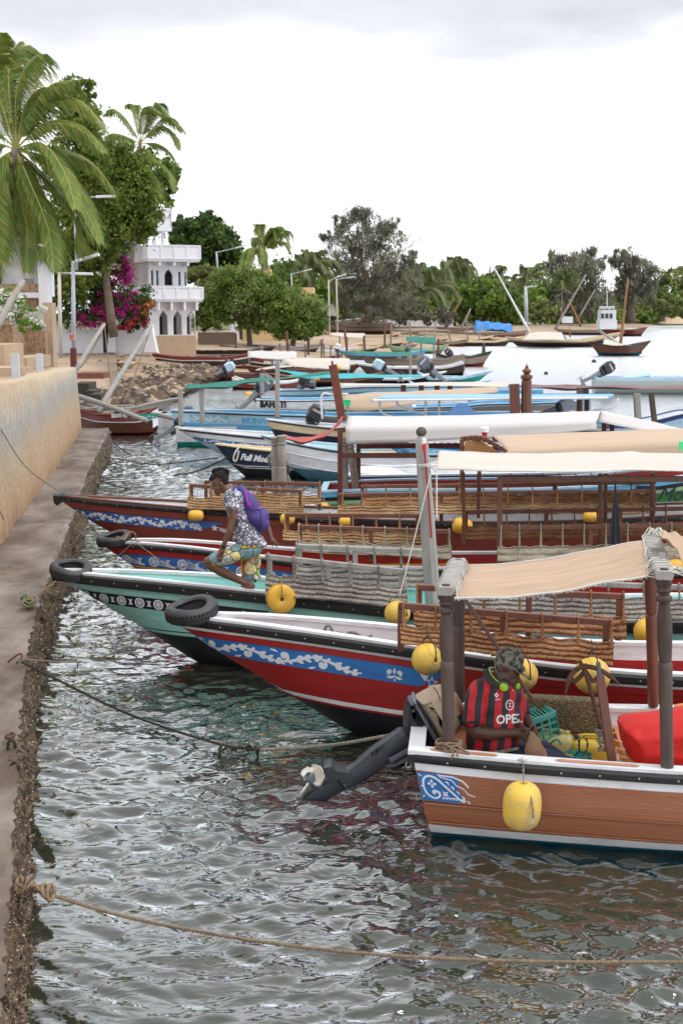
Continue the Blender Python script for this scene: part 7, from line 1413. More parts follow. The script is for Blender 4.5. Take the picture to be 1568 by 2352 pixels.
for k in range(16):
    x = 600+k*34+_r.uniform(-12, 12); y = interp([600, 1150], [825, 775], x); Y = FPX*(EYE-.8)/(y-721); mb = MB(); mb.tube([atY(x, y, Y), atY(x+_r.uniform(-7, 7), y-_r.uniform(18, 60), Y)], .10, 5)
    put('thin_pole', mb, _r.choice([W_pale, W_brown, W_oldhull]), label='thin upright pole, the %s from the left among the beach boats' % NTH[k], cat='pole', group='thin poles among the beach boats')
def flat_text(txt, x0, y0, Y, size, m, parent, sx=1):
    Vt, Fc, w = text_geo(txt, size, 0, .02); p = atY(x0, y0, Y); mb = MB(); mb.add([p+Vector((vx*sx, 0, vy)) for vx, vy in Vt], Fc); put('lettering', mb, m, parent, world=True)
flat_text('MY PROMISE', 404, 833.5, 92.6, .33, P_white, FB[0], 1.0); flat_text('MAOBOUN', 606, 836, 89, .30, P_white, FB[1])
# left: red boat by the jetty end
DL = hull2('maroon boat with white line, green name board and outrigger poles behind the jetty end', 188, 358, 949, 995, [(P_dred, .26), (P_white, .30), (P_black, .34), (W_brown, .72), (M_redb, 1)], .9, 'l', (.2, 0, .12), .2)
flat_text('DALAS', 257, 958, 40.9, .15, P_white, DL, 1.2)
mb = MB(); mb.slab([atY(x, y, 40.85) for x, y in ((303, 952), (362, 949), (362, 961), (303, 962))], .03, (0, 1, 0), inset=.02, layers=3); put('name_board', mb, P_emer, DL, world=True)
mb = MB(); _F = lambda x, y: atY(x, y, 40.8); [leaf(mb, _F, 316+8*q, 958, -1+.5*(q % 3), 8, 2, 1.5) for q in range(6)]; ring(mb, _F, 309, 957, 3.4, 1); put('scrollwork', mb, W_deco, DL, world=True, kind='stuff')
h2_ = hull2('small white and teal boat end behind the maroon boat', 356, 420, 950, 980, [(P_lsky, .2), (P_white, .8), (P_teal, 1)], .6, 'l', (.1, 0, .1), .3)
h3_ = hull2('grey weathered canoe on the shore side of the maroon boat', 170, 352, 935, 955, [(W_grey, .5), (M_drk, 1)], .6, 'b')
for a, c, r_, lab in (((225, 948, 42), (347, 750, 46), .125, 'long grey spar leaning to the right from the maroon boat'), ((172, 855, 44), (240, 745, 47), .105, 'shorter grey spar leaning by the gate'), ((172, 908, 42), (338, 967, 40), .12, 'thick pole lying low across the maroon boat'), ((178, 940, 43), (300, 943, 42), .07, 'thin pale pole laid along the canoe'), ((-10, 760, 27), (54, 646, 28), .10, 'grey pole leaning at the far left above the wall'), ((338, 950, 42), (420, 968, 39), .10, 'pole sticking out past the name board')):
    mb = MB(); p, q = atY(*a), atY(*c); mb.tube([p.lerp(q, t/6)+Vector((0, 0, .04*sin(pi*t/6))) for t in range(7)], [r_*lerp(.8, .6, t/6) for t in range(7)], 8); put('wooden_spar', mb, W_grey if r_ > .1 else W_pale, smooth=True, label=lab, cat='spar')
for a, c, lab in (((241, 750, 46.9), (258, 905, 45), 'thin line hanging from the top of the short spar'), ((345, 755, 46), (285, 925, 43), 'stay rope running down from the long spar'), ((232, 765, 46.8), (185, 845, 46), 'slack line behind the short spar')):
    mb = MB(); mb.tube(rope_pts(atY(*a), atY(*c), .1, 12), .022, 5); put('stay_rope', mb, M_rope, label=lab, cat='rope')
# carved prow post, spars and masts
def spar(a, c, r0, m, lab, cat='mast', name='mast'): mb = MB(); p, q = atY(*a), atY(*c); mb.tube([p.lerp(q, t/5) for t in range(6)], [lerp(r0, r0*.45, t/5) for t in range(6)], 7); return put(name, mb, m, label=lab, cat=cat, smooth=True)
W_spar = mat('spar_brown', (.30, .14, .06), .7, var=.3, scale=2)
spar((1110, 815, 118), (1110, 788, 118), .22, M_drk, 'carved dark post on the bow pointing right', 'post', 'carved_post')
for a, c, r_, m, lab in (((1060, 752, 225), (994, 682, 225) , .3, W_spar, 'x'),): pass
spar((1022, 753, 200), (1060, 684, 200), .28, W_spar, 'orange brown yard leaning right, left of the bare grey mast')
spar((1018, 745, 205), (1034, 692, 205), .22, W_pale, 'short pale mast left of the orange brown yard')
spar((1055, 762, 200), (1080, 709, 200), .25, W_pale, 'pale short spar above the plank dhow')
spar((1150, 750, 230), (1175, 702, 230), .25, W_spar, 'brown spar over the blue tarpaulin')
spar((1273, 758, 220), (1345, 630, 220), .24, W_pale, 'long pale yard rising to the right behind the covered dhow')
spar((1333, 750, 230), (1305, 688, 230), .25, W_spar, 'brown crossed spar leaning left')
spar((1328, 730, 235), (1366, 665, 235), .2, W_pale, 'pale spar leaning right near the white deck house')
spar((1393, 705, 240), (1393, 668, 240), .12, P_white, 'thin white mast of the work boat')
# dhow with a white cover and a long yard
dh = hull2('dhow with white tented cover and a long slanting white yard', 1190, 1384, 780, 797, [(P_cream, .2), (W_oldhull, .35), (M_drk, .8), (P_white, 1)], 1.7, 'b', (.3, 0, .9), 1.2, group=None, name='dhow', cat='dhow')
awning('tent_cover', [[atY(x, y, 147) for x, y in ((1198, 781), (1250, 781), (1298, 781))], [atY(x, y, 149.5) for x, y in ((1213, 766), (1240, 762), (1288, 763))], [atY(x, y, 152) for x, y in ((1205, 778), (1250, 777), (1300, 777))]], M_cream, 'white canvas tent over the long anchored dhow', cat='tent', nu=14, nv=8, wr=.05)
spar((1217, 766, 150), (1134, 615, 150), .16, P_white, 'very long white yard slanting up to the left above the dhow')
spar((1308, 775, 150), (1308, 750, 150), .1, W_spar, 'stubby post amidships on the covered dhow')
# small dhow
d2 = hull2('small brown dhow with green bottom and a rust coloured mast, alone on the water', 1376, 1464, 794, 817, [(M_drk, .12), (W_brown, .62), (P_teal, 1)], 1.3, 'b', (.35, 0, .45), .8, group=None, name='dhow', cat='dhow')
spar((1423, 795, 120), (1441, 640, 120), .16, W_spar, 'rust coloured mast of the small lone dhow')
spar((1375, 760, 121), (1420, 790, 120), .14, W_pale, 'pale spar stowed over the stern of the small dhow'); spar((1471, 813, 118), (1471, 792, 118), .08, M_drk, 'rudder post of the small dhow', 'post', 'rudder_post')
awning('dhow_cover', [[atY(x, y, 119) for x, y in ((1383, 790), (1410, 795), (1430, 793))], [atY(x, y, 121) for x, y in ((1388, 775), (1400, 773), (1425, 785))]], M_cream, 'white cloth slung over the small lone dhow', cat='cloth', nu=8, nv=4, wr=.04)
# blue tarpaulin, work boat, big hull on the beach
awning('blue_tarpaulin', [[atY(x, y, 196) for x, y in ((1086, 764), (1130, 760), (1176, 762))], [atY(x, y, 199) for x, y in ((1090, 742), (1130, 740), (1172, 744))], [atY(x, y, 203) for x, y in ((1092, 752), (1130, 750), (1176, 752))]], mat('tarpaulin_blue', (.04, .22, .55), .6, var=.2, scale=.5), 'bright blue tarpaulin over a dhow', cat='tarpaulin', nu=16, nv=8, wr=.25)
wb = hull2('rusty red work boat with a white two storey deck house', 1385, 1470, 758, 772, [(M_redb, .6), (M_drk, 1)], 3, 'b', (.5, 0, .5), .8, group=None, name='work_boat'); K = 215
for x0, x1, y0, y1 in ((1372, 1412, 735, 756), (1375, 1410, 712, 735)): mb = MB(); p, q = atY(x0, y1, K), atY(x1, y0, K); mb.box((p+q)/2, (q.x-p.x, 3, q.z-p.z)); put('deck_house', mb, P_white, wb, world=True)
for k in range(3): mb = MB(); p, q = atY(1379+10*k, 731, K-1.6), atY(1386+10*k, 720, K-1.6); mb.box((p+q)/2, (q.x-p.x, .1, q.z-p.z)); put('window', mb, mat('dark_glass', (.02, .03, .05), .15), wb, world=True)
for k in range(4): spar((1376+11*k, 712, K), (1376+11*k, 704, K), .09, P_white, 'x') if 0 else None
mb = MB(); [mb.tube([atY(1376, y, K-1.5), atY(1410, y, K-1.5)], .08, 4) for y in (705, 708)]; [mb.tube([atY(1376+11*k, 712, K-1.5), atY(1376+11*k, 704, K-1.5)], .08, 4) for k in range(4)]; put('railing', mb, P_white, wb, world=True)
bh = hull2('large unpainted wooden hull drawn up on the beach', 764, 900, 744, 768, [(W_oldhull, .25), (M_drk, .3), (W_oldhull, .6), (W_brown, 1)], 2.2, 'l', (1.0, 0, .2), 2.0, group=None, name='beached_hull')
for a, c in (((770, 741), (828, 735)), ((826, 745), (884, 739))): mb = MB(); mb.beam(atY(*a, 180), atY(*c, 181), 3, .5); put('deck_plank', mb, M_cream, bh, world=True)
# cream canopies of the far fleet
for y0, y1, x0, x1, Y, m, lab in ((807, 826, 569, 681, 84, M_white, 'cream box canopy behind the green net'), (823, 848, 672, 803, 74, M_cream, 'long cream canopy with a sloping left end'), (774, 795, 740, 778, 100, M_tan, 'small tan canopy at the foot of the bushes'), (774, 793, 660, 742, 101, M_tan, 'low tan canopy just behind the bush trunks'), (765, 775, 757, 838, 125, M_cream, 'flat pale canopy by the beached hull'), (808, 815, 781, 948, 90, mat('green_shade_net', (0, 0, 0)), 'thin dark green awning over the middle of the fleet'), (774, 789, 933, 1000, 100, MATS['green_shade_net'], 'dark green awning peaked at its right'), (790, 797, 1090, 1150, 0, None, '')):
    if not m: continue
    sl_ = x0 - 28 if 'sloping' in lab else x0
    r, _ = awning('canopy', [[atY(x, y1 if x > x0 else y1-6, Y-.8) for x in (x0, (x0+x1)/2, x1)], [atY(x, y0+3, Y) for x in (sl_, (x0+x1)/2, x1)], [atY(x, y0, Y+.8) for x in (x0, (x0+x1)/2, x1)]], m, lab, nu=10, nv=6, wr=.03)
    for x in (x0+4, (x0+x1)/2, x1-4): mb = MB(); p = atY(x, y1-4, Y); q = Vector((p.x, p.y, .4)); mb.beam(p, q, .12, .12, up=(0, 1, 0)); put('prop_post', mb, W_grey, r, world=True)
    r['group'] = 'canopies of the far boats'
r = awning('canopy', [[atY(x, y, 73) for x, y in ((586, 851), (640, 845), (672, 842))], [atY(x, y, 74.5) for x, y in ((590, 848), (640, 838), (675, 829))]], M_cream, 'drooping end flap of the long cream canopy', nu=10, nv=3)[0]
for x, y, z, s_, a_, f_, m_, lab in ((590, 905, 0, 0, 0, 0, 0, ''), (890, 855, 62, 1.1, 60, -1, P_lsky, 'pale blue outboard above the teal sheet'), (995, 860, 60, 1.35, 48, -1, M_cowlg, 'grey outboard tilted to the right above the cream strip'), (1040, 822, 92, 1.1, 50, -1, M_cowlk, 'far dark outboard on the green patched boat'), (508, 858, 73, 1.2, 62, 1, P_lsky, 'pale outboard behind the person in red'), (700, 905, 0, 0, 0, 0, 0, ''), (775, 812, 90, .9, 10, 1, P_white, 'white outboard cowl among the far boats'), (930, 812, 96, .9, 40, 1, M_cowlg, 'small far outboard near the dark green awning')):
    if s_: outboard(atY(x, y, z), s_, lab, a_, f_, m_)
for x, y, Y, r_, lab in ((573, 907, 62, .16, 'tiny yellow float on the water below the green net'), (869, 846, 72, .13, 'yellow float on the weathered boat'), (726, 869, 60, .13, 'yellow float under the teal sheet'), (777, 845, 70, .12, 'small yellow float below the cream canopy'), (1110, 832, 90, .0, '')):
    if r_: fend(atY(x, y, Y), r_, r_*2.4, (1, .1, 0), lab)
for x, y, r_, lab in ((1253, 858, .14, 'dark ball buoy on open water, larger'), (1363, 831, .2, 'dark ball buoy on open water near the dhows'), (1118, 888, .06, 'small dark bird like buoy in the bright water')):
    mb = MB(); mb.ell(at(x, y, .05), r_, 12, 8); put('buoy', mb, M_rubber, smooth=True, label=lab, cat='buoy')
for x0, y0, y1, Y, lab in ((942, 862, 815, 80, 'thin bamboo pole left of the pair'), (960, 862, 812, 80, 'thin bamboo pole right of the pair'), (1006, 815, 778, 100, 'brown pole under the dark green awning'), (520, 860, 822, 82, 'brown post above the person in red'), (602, 880, 847, 70, 'short dark post in the green net gap'), (542, 800, 765, 90, 'dark mast beside the bush trunk'), (810, 880, 855, 60, 'dark pole right of the red slanting post')):
    mb = MB(); mb.tube([atY(x0, y0, Y), atY(x0+(.0), y1, Y)], .09, 6); put('pole', mb, W_pale if 'bamboo' in lab else W_brown, label=lab, cat='pole')
# far people
def fig(label, x, y, Y, shirt, h_=.85, hair=M_hair, arm=None):
    r = T('person', label, 'person', atY(x, y, Y)); b = atY(x, y, Y); P = lambda a, c, d=0: b+Vector((a, c, d))
    S = [('c', P(0, 0, .1), P(0, 0, .5), .13, .15), ('c', P(-.1, 0, .48), P(.12, 0, .48), .1, .1)]
    if arm: S.append(('c', P(.1, 0, .5), P(*arm), .06, .05))
    organic('shirt', S, .03, shirt, r, 2); organic('head', [('e', P(-.02, 0, .74), (.09, .10, .12)), ('c', P(0, 0, .6), P(0, 0, .7), .05, .05)], .02, S_dark, r, 1); mb = MB(); mb.ell(P(-.0, .01, .80), (.10, .11, .09), 10, 8); put('hair', mb, hair, r, world=True)
    organic('trousers', [('c', P(0, 0, .05), P(-.3, -.1, .02), .11, .09), ('c', P(-.3, -.1, .02), P(-.32, -.1, -.35), .08, .06)], .03, M_navycl, r, 1)
fig('person in a pink shirt sitting in the maroon boat with arm raised', 389, 812, 93, mat('pink_shirt', (.60, .22, .22), .8), arm=(.38, 0, .75)); fig('person half hidden at the far left stern behind the pink shirt', 376, 813, 94, mat('blue_shirt', (.2, .28, .4), .8))
fig('person in a dark red shirt sitting in the red brown boat', 533, 858, 74, mat('dark_red_shirt', (.25, .02, .03), .8))

# ================================================================ buildings
M_lime_w = mat('white_render', (.76, .76, .80), .85, var=.10, scale=1.2, bump=.2, bscale=8); M_lilac = mat('shaded_render', (.50, .47, .48), .9, col2=(.36, .32, .33), scale=.5, stretch=(1, 1, .4), bump=.2, bscale=8, detail=8)  # grey lilac render: shade painted into the side and recessed walls
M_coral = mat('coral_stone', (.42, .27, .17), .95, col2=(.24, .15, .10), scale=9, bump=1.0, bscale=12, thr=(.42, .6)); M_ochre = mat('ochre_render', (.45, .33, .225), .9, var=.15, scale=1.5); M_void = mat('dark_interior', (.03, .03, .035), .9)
YH = 92; TH = radians(24); hc = at(345, 805, 1.0); hc = atY(345, 805, YH); hx, hy = Vector((cos(TH), sin(TH), 0)), Vector((-sin(TH), cos(TH), 0)); sc_ = FPX/YH
hs_ = T('white_house', 'tall white three storey house with arches and balustraded balconies', 'house', Vector((hc.x, hc.y, 1.0)))
zz = lambda y: atY(345, y, YH).z
def HB(name, u0, u1, v0, v1, z0, z1, m, bevel=0): mb = MB(); mb.box(hc*1-Vector((0, 0, hc.z))+hx*((u0+u1)/2)+hy*((v0+v1)/2)+Vector((0, 0, (z0+z1)/2)), (abs(u1-u0), abs(v1-v0), z1-z0), rz=TH); return put(name, mb, m, hs_, world=True)
zg, z1_, z1r, z2f, z2r, z3, z3r, z4 = zz(800), zz(688), zz(658), zz(596), zz(563), zz(530), zz(497), zz(480)
HB('side_wall', -.02, .02, .05, 9, zg, zz(575), M_lilac); HB('back_wall', 0, 2.9, 8.8, 9, zg, z2f, M_lime_w)
HB('plinth', 0, 3.4, -.05, 9, zg-1, zg+.9, M_ochre)
def arch_wall(u0, u1, v, z0, z1, holes, m, th=.25, name='arcade_wall'):
    """wall in the u-z plane with pointed arch openings: holes = (uc, width, zbase, zspring, ztip)"""
    mb = MB(); us = [u0]
    for uc, w, zb, zs_, zt in holes:
        n = 8; prev = us[-1]
        def q(u, z, dv): return hc-Vector((0, 0, hc.z))+hx*u+hy*(v+dv)+Vector((0, 0, z))
        def quad(a, b, c, d): mb.add([q(*a, 0), q(*b, 0), q(*c, 0), q(*d, 0)], [(0, 1, 2, 3)])
        quad((prev, z0), (uc-w/2, z0), (uc-w/2, z1), (prev, z1))
        if zb > z0+.01: quad((uc-w/2, z0), (uc+w/2, z0), (uc+w/2, zb), (uc-w/2, zb))
        prof_ = []
        for k in range(n+1):
            s_ = k/n; x = -w/2+w*s_; a_ = abs(2*s_-1); zt_ = zs_+(zt-zs_)*((1-a_**1.8)**.55*.72 + .28*max(0, 1-a_*2.2)); prof_.append((uc+x, zt_))
        for k in range(n):
            (a, za_), (b, zb_) = prof_[k], prof_[k+1]; quad((a, za_), (b, zb_), (b, z1), (a, z1)); mb.add([q(a, za_, 0), q(b, zb_, 0), q(b, zb_, th), q(a, za_, th)], [(0, 1, 2, 3)])
        for uu in (uc-w/2, uc+w/2): mb.add([q(uu, zb, 0), q(uu, prof_[0][1], 0), q(uu, prof_[0][1], th), q(uu, zb, th)], [(0, 1, 2, 3)])
        us.append(uc+w/2)
    mb.add([q(us[-1], z0, 0), q(u1, z0, 0), q(u1, z1, 0), q(us[-1], z1, 0)], [(0, 1, 2, 3)]); put(name, mb, m, hs_, world=True)
px = lambda x: (x-345)/sc_/cos(TH)*1.08
arch_wall(0, 3.4, 0, zg+.9, z1_, [(px(373), .62, zg+.95, zz(730), zz(713)), (px(401), .62, zg+.95, zz(730), zz(713)), (px(428), .62, zg+.95, zz(730), zz(713))], M_lime_w)
HB('inner_wall', .05, 3.4, 1.0, 1.1, zg, z1_, M_lilac)
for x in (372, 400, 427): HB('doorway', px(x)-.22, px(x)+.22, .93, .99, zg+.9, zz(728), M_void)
HB('first_floor_slab', -.1, 3.7, -.85, 4, z1_-.15, z1_, M_lime_w)
for u in (.5, 1.45, 2.4, 3.3): HB('bracket', u-.08, u+.08, -.8, -.0, z1_-.75, z1_-.15, M_lime_w)
arch_wall(0, 2.85, .02, z1_, z2f, [(px(353), .16, zz(655), zz(622), zz(621)), (px(363), .16, zz(655), zz(622), zz(621)), (px(385), .60, zz(655), zz(632), zz(617)), (px(407), .18, zz(655), zz(624), zz(623)), (px(419), .18, zz(655), zz(624), zz(623))], M_lime_w)
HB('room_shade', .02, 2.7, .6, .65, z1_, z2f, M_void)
HB('second_floor_slab', -.3, 3.45, -1.15, 4, z2f-.15, z2f, M_lime_w)
for u in (.55, 1.6, 2.6): HB('bracket', u-.07, u+.07, -1.1, 0, z2f-.45, z2f-.15, M_lime_w)
def balus(u0, u1, v, z0, z1, n, vdir=False):
    HB('handrail', *((u0, u1, v-.06, v+.06) if not vdir else (v-.06, v+.06, u0, u1)), z1-.10, z1, M_lime_w); HB('base_rail', *((u0, u1, v-.06, v+.06) if not vdir else (v-.06, v+.06, u0, u1)), z0, z0+.12, M_lime_w)
    for k in range(n+1): u = lerp(u0, u1, k/n); HB('baluster_pier', *((u-.07, u+.07, v-.07, v+.07) if not vdir else (v-.07, v+.07, u-.07, u+.07)), z0, z1, M_lime_w)
    for k in range(n):
        ua, ub = lerp(u0, u1, (k+.06)/n), lerp(u0, u1, (k+.94)/n); HB('lattice_panel', *((ua, ub, v-.02, v+.02) if not vdir else (v-.02, v+.02, ua, ub)), z0+.12, z1-.1, M_lime_w)
balus(-.1, 3.7, -.85, z1_, z1r, 4); balus(-.8, 4, -.1, z1_, z1r, 4, True); balus(-.3, 3.45, -1.15, z2f, z2r, 4); balus(-1.1, 4, -.3, z2f, z2r, 4, True)
for u in (.0, .55, 1.15): HB('column', u-.10, u+.10, .1, .3, z2f, z3, M_lime_w)
HB('column', -.1, .1, 2.2, 2.4, z2f, z3, M_lime_w); HB('roof_room', -3, .1, 2.5, 5, z2f, z3, M_lilac)
HB('roof_slab', -3, 1.7, -.25, 5, z3, z3+.25, M_lime_w); HB('roof_parapet', -3, 1.7, -.25, -.15, z3+.25, z3r+.6, M_lime_w); HB('roof_parapet', 1.6, 1.7, -.25, 3, z3+.25, z3r+.6, M_lime_w)
balus(-3, 1.7, -.27, z3r, z4, 5)
# left house above the terrace
lh = T('coral_stone_house', 'white and coral stone house behind the palm at the left edge', 'house', atY(60, 850, 40))
def LB(name, x0, x1, y0, y1, Y, d, m, par=lh): mb = MB(); p, q = atY(x0, y1, Y), atY(x1, y0, Y); mb.box((p.x/2+q.x/2, Y+d/2, (p.z+q.z)/2), (q.x-p.x, d, q.z-p.z)); return put(name, mb, m, par, world=True)
LB('upper_wall', -60, 98, 545, 680, 42, 1.5, M_lime_w); LB('corner_wall', 40, 101, 590, 745, 41.6, .5, M_lime_w); LB('coral_panel', -30, 98, 652, 780, 41.3, .3, M_coral); LB('string_course', 36, 98, 672, 684, 41.1, .4, M_lime_w); LB('shutter', 55, 75, 640, 672, 41.5, .3, mat('shutter_lilac', (.36, .32, .33), .8)); LB('pilaster', 96, 108, 560, 860, 40.8, .5, M_lime_w); LB('buttress', 104, 119, 695, 860, 40.4, .6, M_ochre)
LB('front_panel', 30, 104, 760, 865, 40.0, .8, M_coral); LB('side_pier', -40, 28, 745, 870, 38.5, 2, M_coral)
sw = T('terrace_steps', 'tan rendered steps and low walls behind the sea wall', 'steps', atY(30, 850, 33))
for a in ((-40, 10, 792, 880, 33, 2), (8, 62, 822, 850, 36, 3), (-40, 30, 845, 892, 30, 1.2), (40, 60, 845, 880, 33, .8)): LB('step', *a, M_ochre, sw)
for x0, x1, y0, y1, Y, lab in ((28, 42, 812, 880, 27, 'white square bollard, nearer and larger, behind the sea wall'), (84, 96, 812, 852, 30.5, 'white square bollard, farther one, behind the sea wall')):
    b_ = T('bollard', lab, 'bollard', atY(x0, y1, Y)); LB('shaft', x0, x1, y0, y1, Y, .12, mat('bollard_white', (.50, .53, .58), .7, var=.1), b_)
# garden wall with the gate
gw = T('garden_wall', 'white garden wall below the bougainvillea', 'wall', atY(240, 815, 84)); LB('wall_panel', 117, 238, 756, 812, 84, .4, M_lime_w, gw); LB('wall_panel', 262, 345, 752, 814, 84.2, .4, M_lime_w, gw)
mb = MB(); mb.slab([atY(x, y, 83.9) for x, y in ((252, 742), (262, 742), (268, 812), (246, 812))], .5, (0, 1, 0)); mb.slab([atY(x, y, 83.5) for x, y in ((330, 745), (352, 745), (366, 812), (328, 812))], .6, (0, 1, 0)); put('gate_pier', mb, M_lime_w, gw, world=True)
gt_ = T('gate', 'black wooden double gate in the white wall', 'gate', atY(250, 812, 84)); LB('leaf_panel', 238, 250, 742, 810, 84, .1, M_void, gt_); LB('leaf_panel', 250.5, 262, 742, 810, 84, .1, M_void, gt_); LB('lintel', 236, 264, 737, 742, 83.9, .3, M_lime_w, gt_)
yb = T('house', 'yellow ochre house half hidden behind the green bushes', 'house', atY(590, 790, 118)); LB('wall', 555, 720, 660, 785, 118, 6, mat('yellow_render', (.62, .44, .22), .9, var=.1), yb); LB('parapet', 578, 618, 616, 634, 128, 5, MATS['yellow_render'], yb); LB('white_pier', 530, 545, 745, 785, 117, .6, M_lime_w, yb); LB('window', 550, 556, 755, 780, 117.7, .3, M_void, yb); LB('fence_panel', 455, 540, 763, 792, 116, .2, mat('fence_brown', (.12, .085, .065), .9), yb)
fw = T('shore_wall', 'long white wall along the far shore', 'wall', atY(1000, 742, 215)); LB('wall_panel', 880, 905, 733, 745, 200, .5, M_lime_w, fw); LB('wall_panel', 905, 1040, 736, 750, 205, .5, M_lime_w, fw); LB('wall_panel', 1200, 1250, 730, 745, 230, .5, M_lime_w, fw); LB('wall_panel', 1290, 1315, 727, 742, 240, .5, M_lime_w, fw); LB('wall_panel', 1050, 1130, 728, 745, 235, .5, M_lime_w, fw)
th_ = T('thatched_hut', 'grey thatched roof behind the beached hull', 'hut', atY(765, 745, 170)); mb = MB(); P = [atY(x, y, Y) for x, y, Y in ((720, 724, 166), (772, 726, 166), (765, 699, 170), (722, 698, 170), (778, 722, 174))]; mb.add(P, [(0, 1, 2, 3), (1, 4, 2)]); put('roof', mb, mat('thatch', (.24, .22, .20), .95, var=.3, scale=1.5, bump=.6, bscale=6), th_, world=True); LB('wall', 724, 768, 724, 745, 168, 4, M_void, th_)
# street lamps
def lamp(x, yb_, yt, Y, arm, lab, m=None, r_=.09, lh=0):
    r = T('street_lamp', lab, 'street lamp', atY(x, yb_, Y), 0, 'street lamps along the shore'); mb = MB(); mb.tube([atY(x, yb_, Y), atY(x-arm[0]*.12, yt, Y)], [r_, r_*.7], 8); put('pole', mb, m or mat('galvanised', (.45, .48, .52), .5, var=.2, scale=2), r, world=True, smooth=True)
    p = atY(x-arm[0]*.12, yt+2, Y); q = atY(x+arm[0], yt+arm[1], Y); mb = MB(); mb.tube([p, q], r_*.45, 6); put('bracket', mb, MATS.get('galvanised') or m, r, world=True)
    d = (q-p).normalized(); mb = MB(); mb.beam(q-d*.1, q+d*.75, .28, .10); put('lamp_head', mb, P_white, r, world=True); return r
M_pw = mat('pole_white', (.62, .60, .56), .6, var=.2, scale=2, col2=(.5, .4, .33)); mat('galvanised', (.45, .48, .52), .5, var=.2, scale=2)
l1 = lamp(170, 850, 600, 47, (12, -2), 'tall grey lamp post with banded foot beside the sea wall end'); mb = MB(); mb.tube([atY(170, 852, 46.9), atY(169, 800, 46.9)], .12, 8); put('red_base', mb, mat('post_rust', (.14, .03, .02), .7), l1, world=True); mb = MB(); mb.tube([atY(166.8, 782, 46.9), atY(167, 768, 46.9)], .105, 8); put('painted_band', mb, mat('band', (.6, .45, .3), .7, col2=(.5, .05, .04), scale=8, thr=(.5, .52)), l1, world=True)
lamp(140, 822, 625, 52, (30, 3), 'pale lamp post left of the banded one', M_pw); lamp(177, 620, 452, 60, (50, 0), 'lamp arm reaching out high among the palm fronds', r_=.07)
lamp(502, 645, 578, 100, (42, -9), 'grey street lamp behind the bushes'); lamp(672, 690, 628, 130, (28, -6), 'street lamp right of the tall palm'); lamp(757, 770, 643, 130, (22, -8), 'lamp post left of the pair by the hut', M_pw); lamp(775, 765, 640, 135, (22, -2), 'lamp post right of the pair by the hut', M_pw); lamp(1208, 738, 658, 190, (14, 0), 'far street lamp in front of the green trees', r_=.3)

# ================================================================ vegetation
def leaves(P, size, rng, asp=.5, droop=0.0):
    n = len(P); d = rng.normal(size=(n, 3)); d[:, 2] -= droop; d /= np.linalg.norm(d, axis=1)[:, None]; s = np.cross(d, rng.normal(size=(n, 3))); s /= np.linalg.norm(s, axis=1)[:, None]
    L = size*rng.uniform(.6, 1.3, (n, 1)); a = P-d*L; b = P+d*L; w = s*L*asp
    return np.stack([a, P+w, b, P-w], 1).reshape(-1, 3)
def quads(name, V4, mats, parent, mi=None):
    n = len(V4)//4; me = bpy.data.meshes.new(name); me.vertices.add(len(V4)); me.vertices.foreach_set('co', V4.astype(np.float32).ravel()); me.loops.add(n*4); me.loops.foreach_set('vertex_index', np.arange(n*4, dtype=np.int32)); me.polygons.add(n); me.polygons.foreach_set('loop_start', np.arange(0, n*4, 4, dtype=np.int32))
    for m in mats: me.materials.append(m)
    if mi is not None: me.polygons.foreach_set('material_index', mi.astype(np.int32))
    me.update(); me.validate(); o = bpy.data.objects.new(name, me); COL.objects.link(o); o.parent = parent; return o
G = {'green': (leafmat('leaf_green', (0.0963, 0.175, 0.0262), (0.228, 0.315, 0.0525)), leafmat('leaf_green_dark', (0.0525, 0.105, 0.021), (0.105, 0.175, 0.035))), 'bright': (leafmat('leaf_bright', (0.16, 0.22, 0.055), (0.29, 0.35, 0.11)), leafmat('leaf_mid', (0.0875, 0.158, 0.021), (0.175, 0.263, 0.0438))), 'dark': (leafmat('leaf_dark', (0.0438, 0.0963, 0.021), (0.105, 0.175, 0.035)), leafmat('leaf_darker', (0.0262, 0.0613, 0.0175), (0.0613, 0.105, 0.0262))),  # foliage colours lightened to stand in for distance haze
     'casua': (leafmat('needle_grey', (0.17, 0.18, 0.13), (0.28, 0.28, 0.20)), leafmat('needle_brown', (0.11, 0.11, 0.085), (0.131, 0.114, 0.0875))), 'olive': (leafmat('leaf_olive', (0.175, 0.21, 0.0613), (0.333, 0.35, 0.123)), leafmat('leaf_olive_dark', (0.0875, 0.105, 0.035), (0.158, 0.175, 0.0613))), 'yel': (leafmat('leaf_yellowish', (0.12, 0.18, 0.03), (0.21, 0.26, 0.05)), leafmat('leaf_green2', (0.07, 0.123, 0.021), (0.158, 0.21, 0.035)))}
M_bark = mat('bark', (.16, .12, .09), .95, var=.35, scale=3, bump=.6, bscale=12)
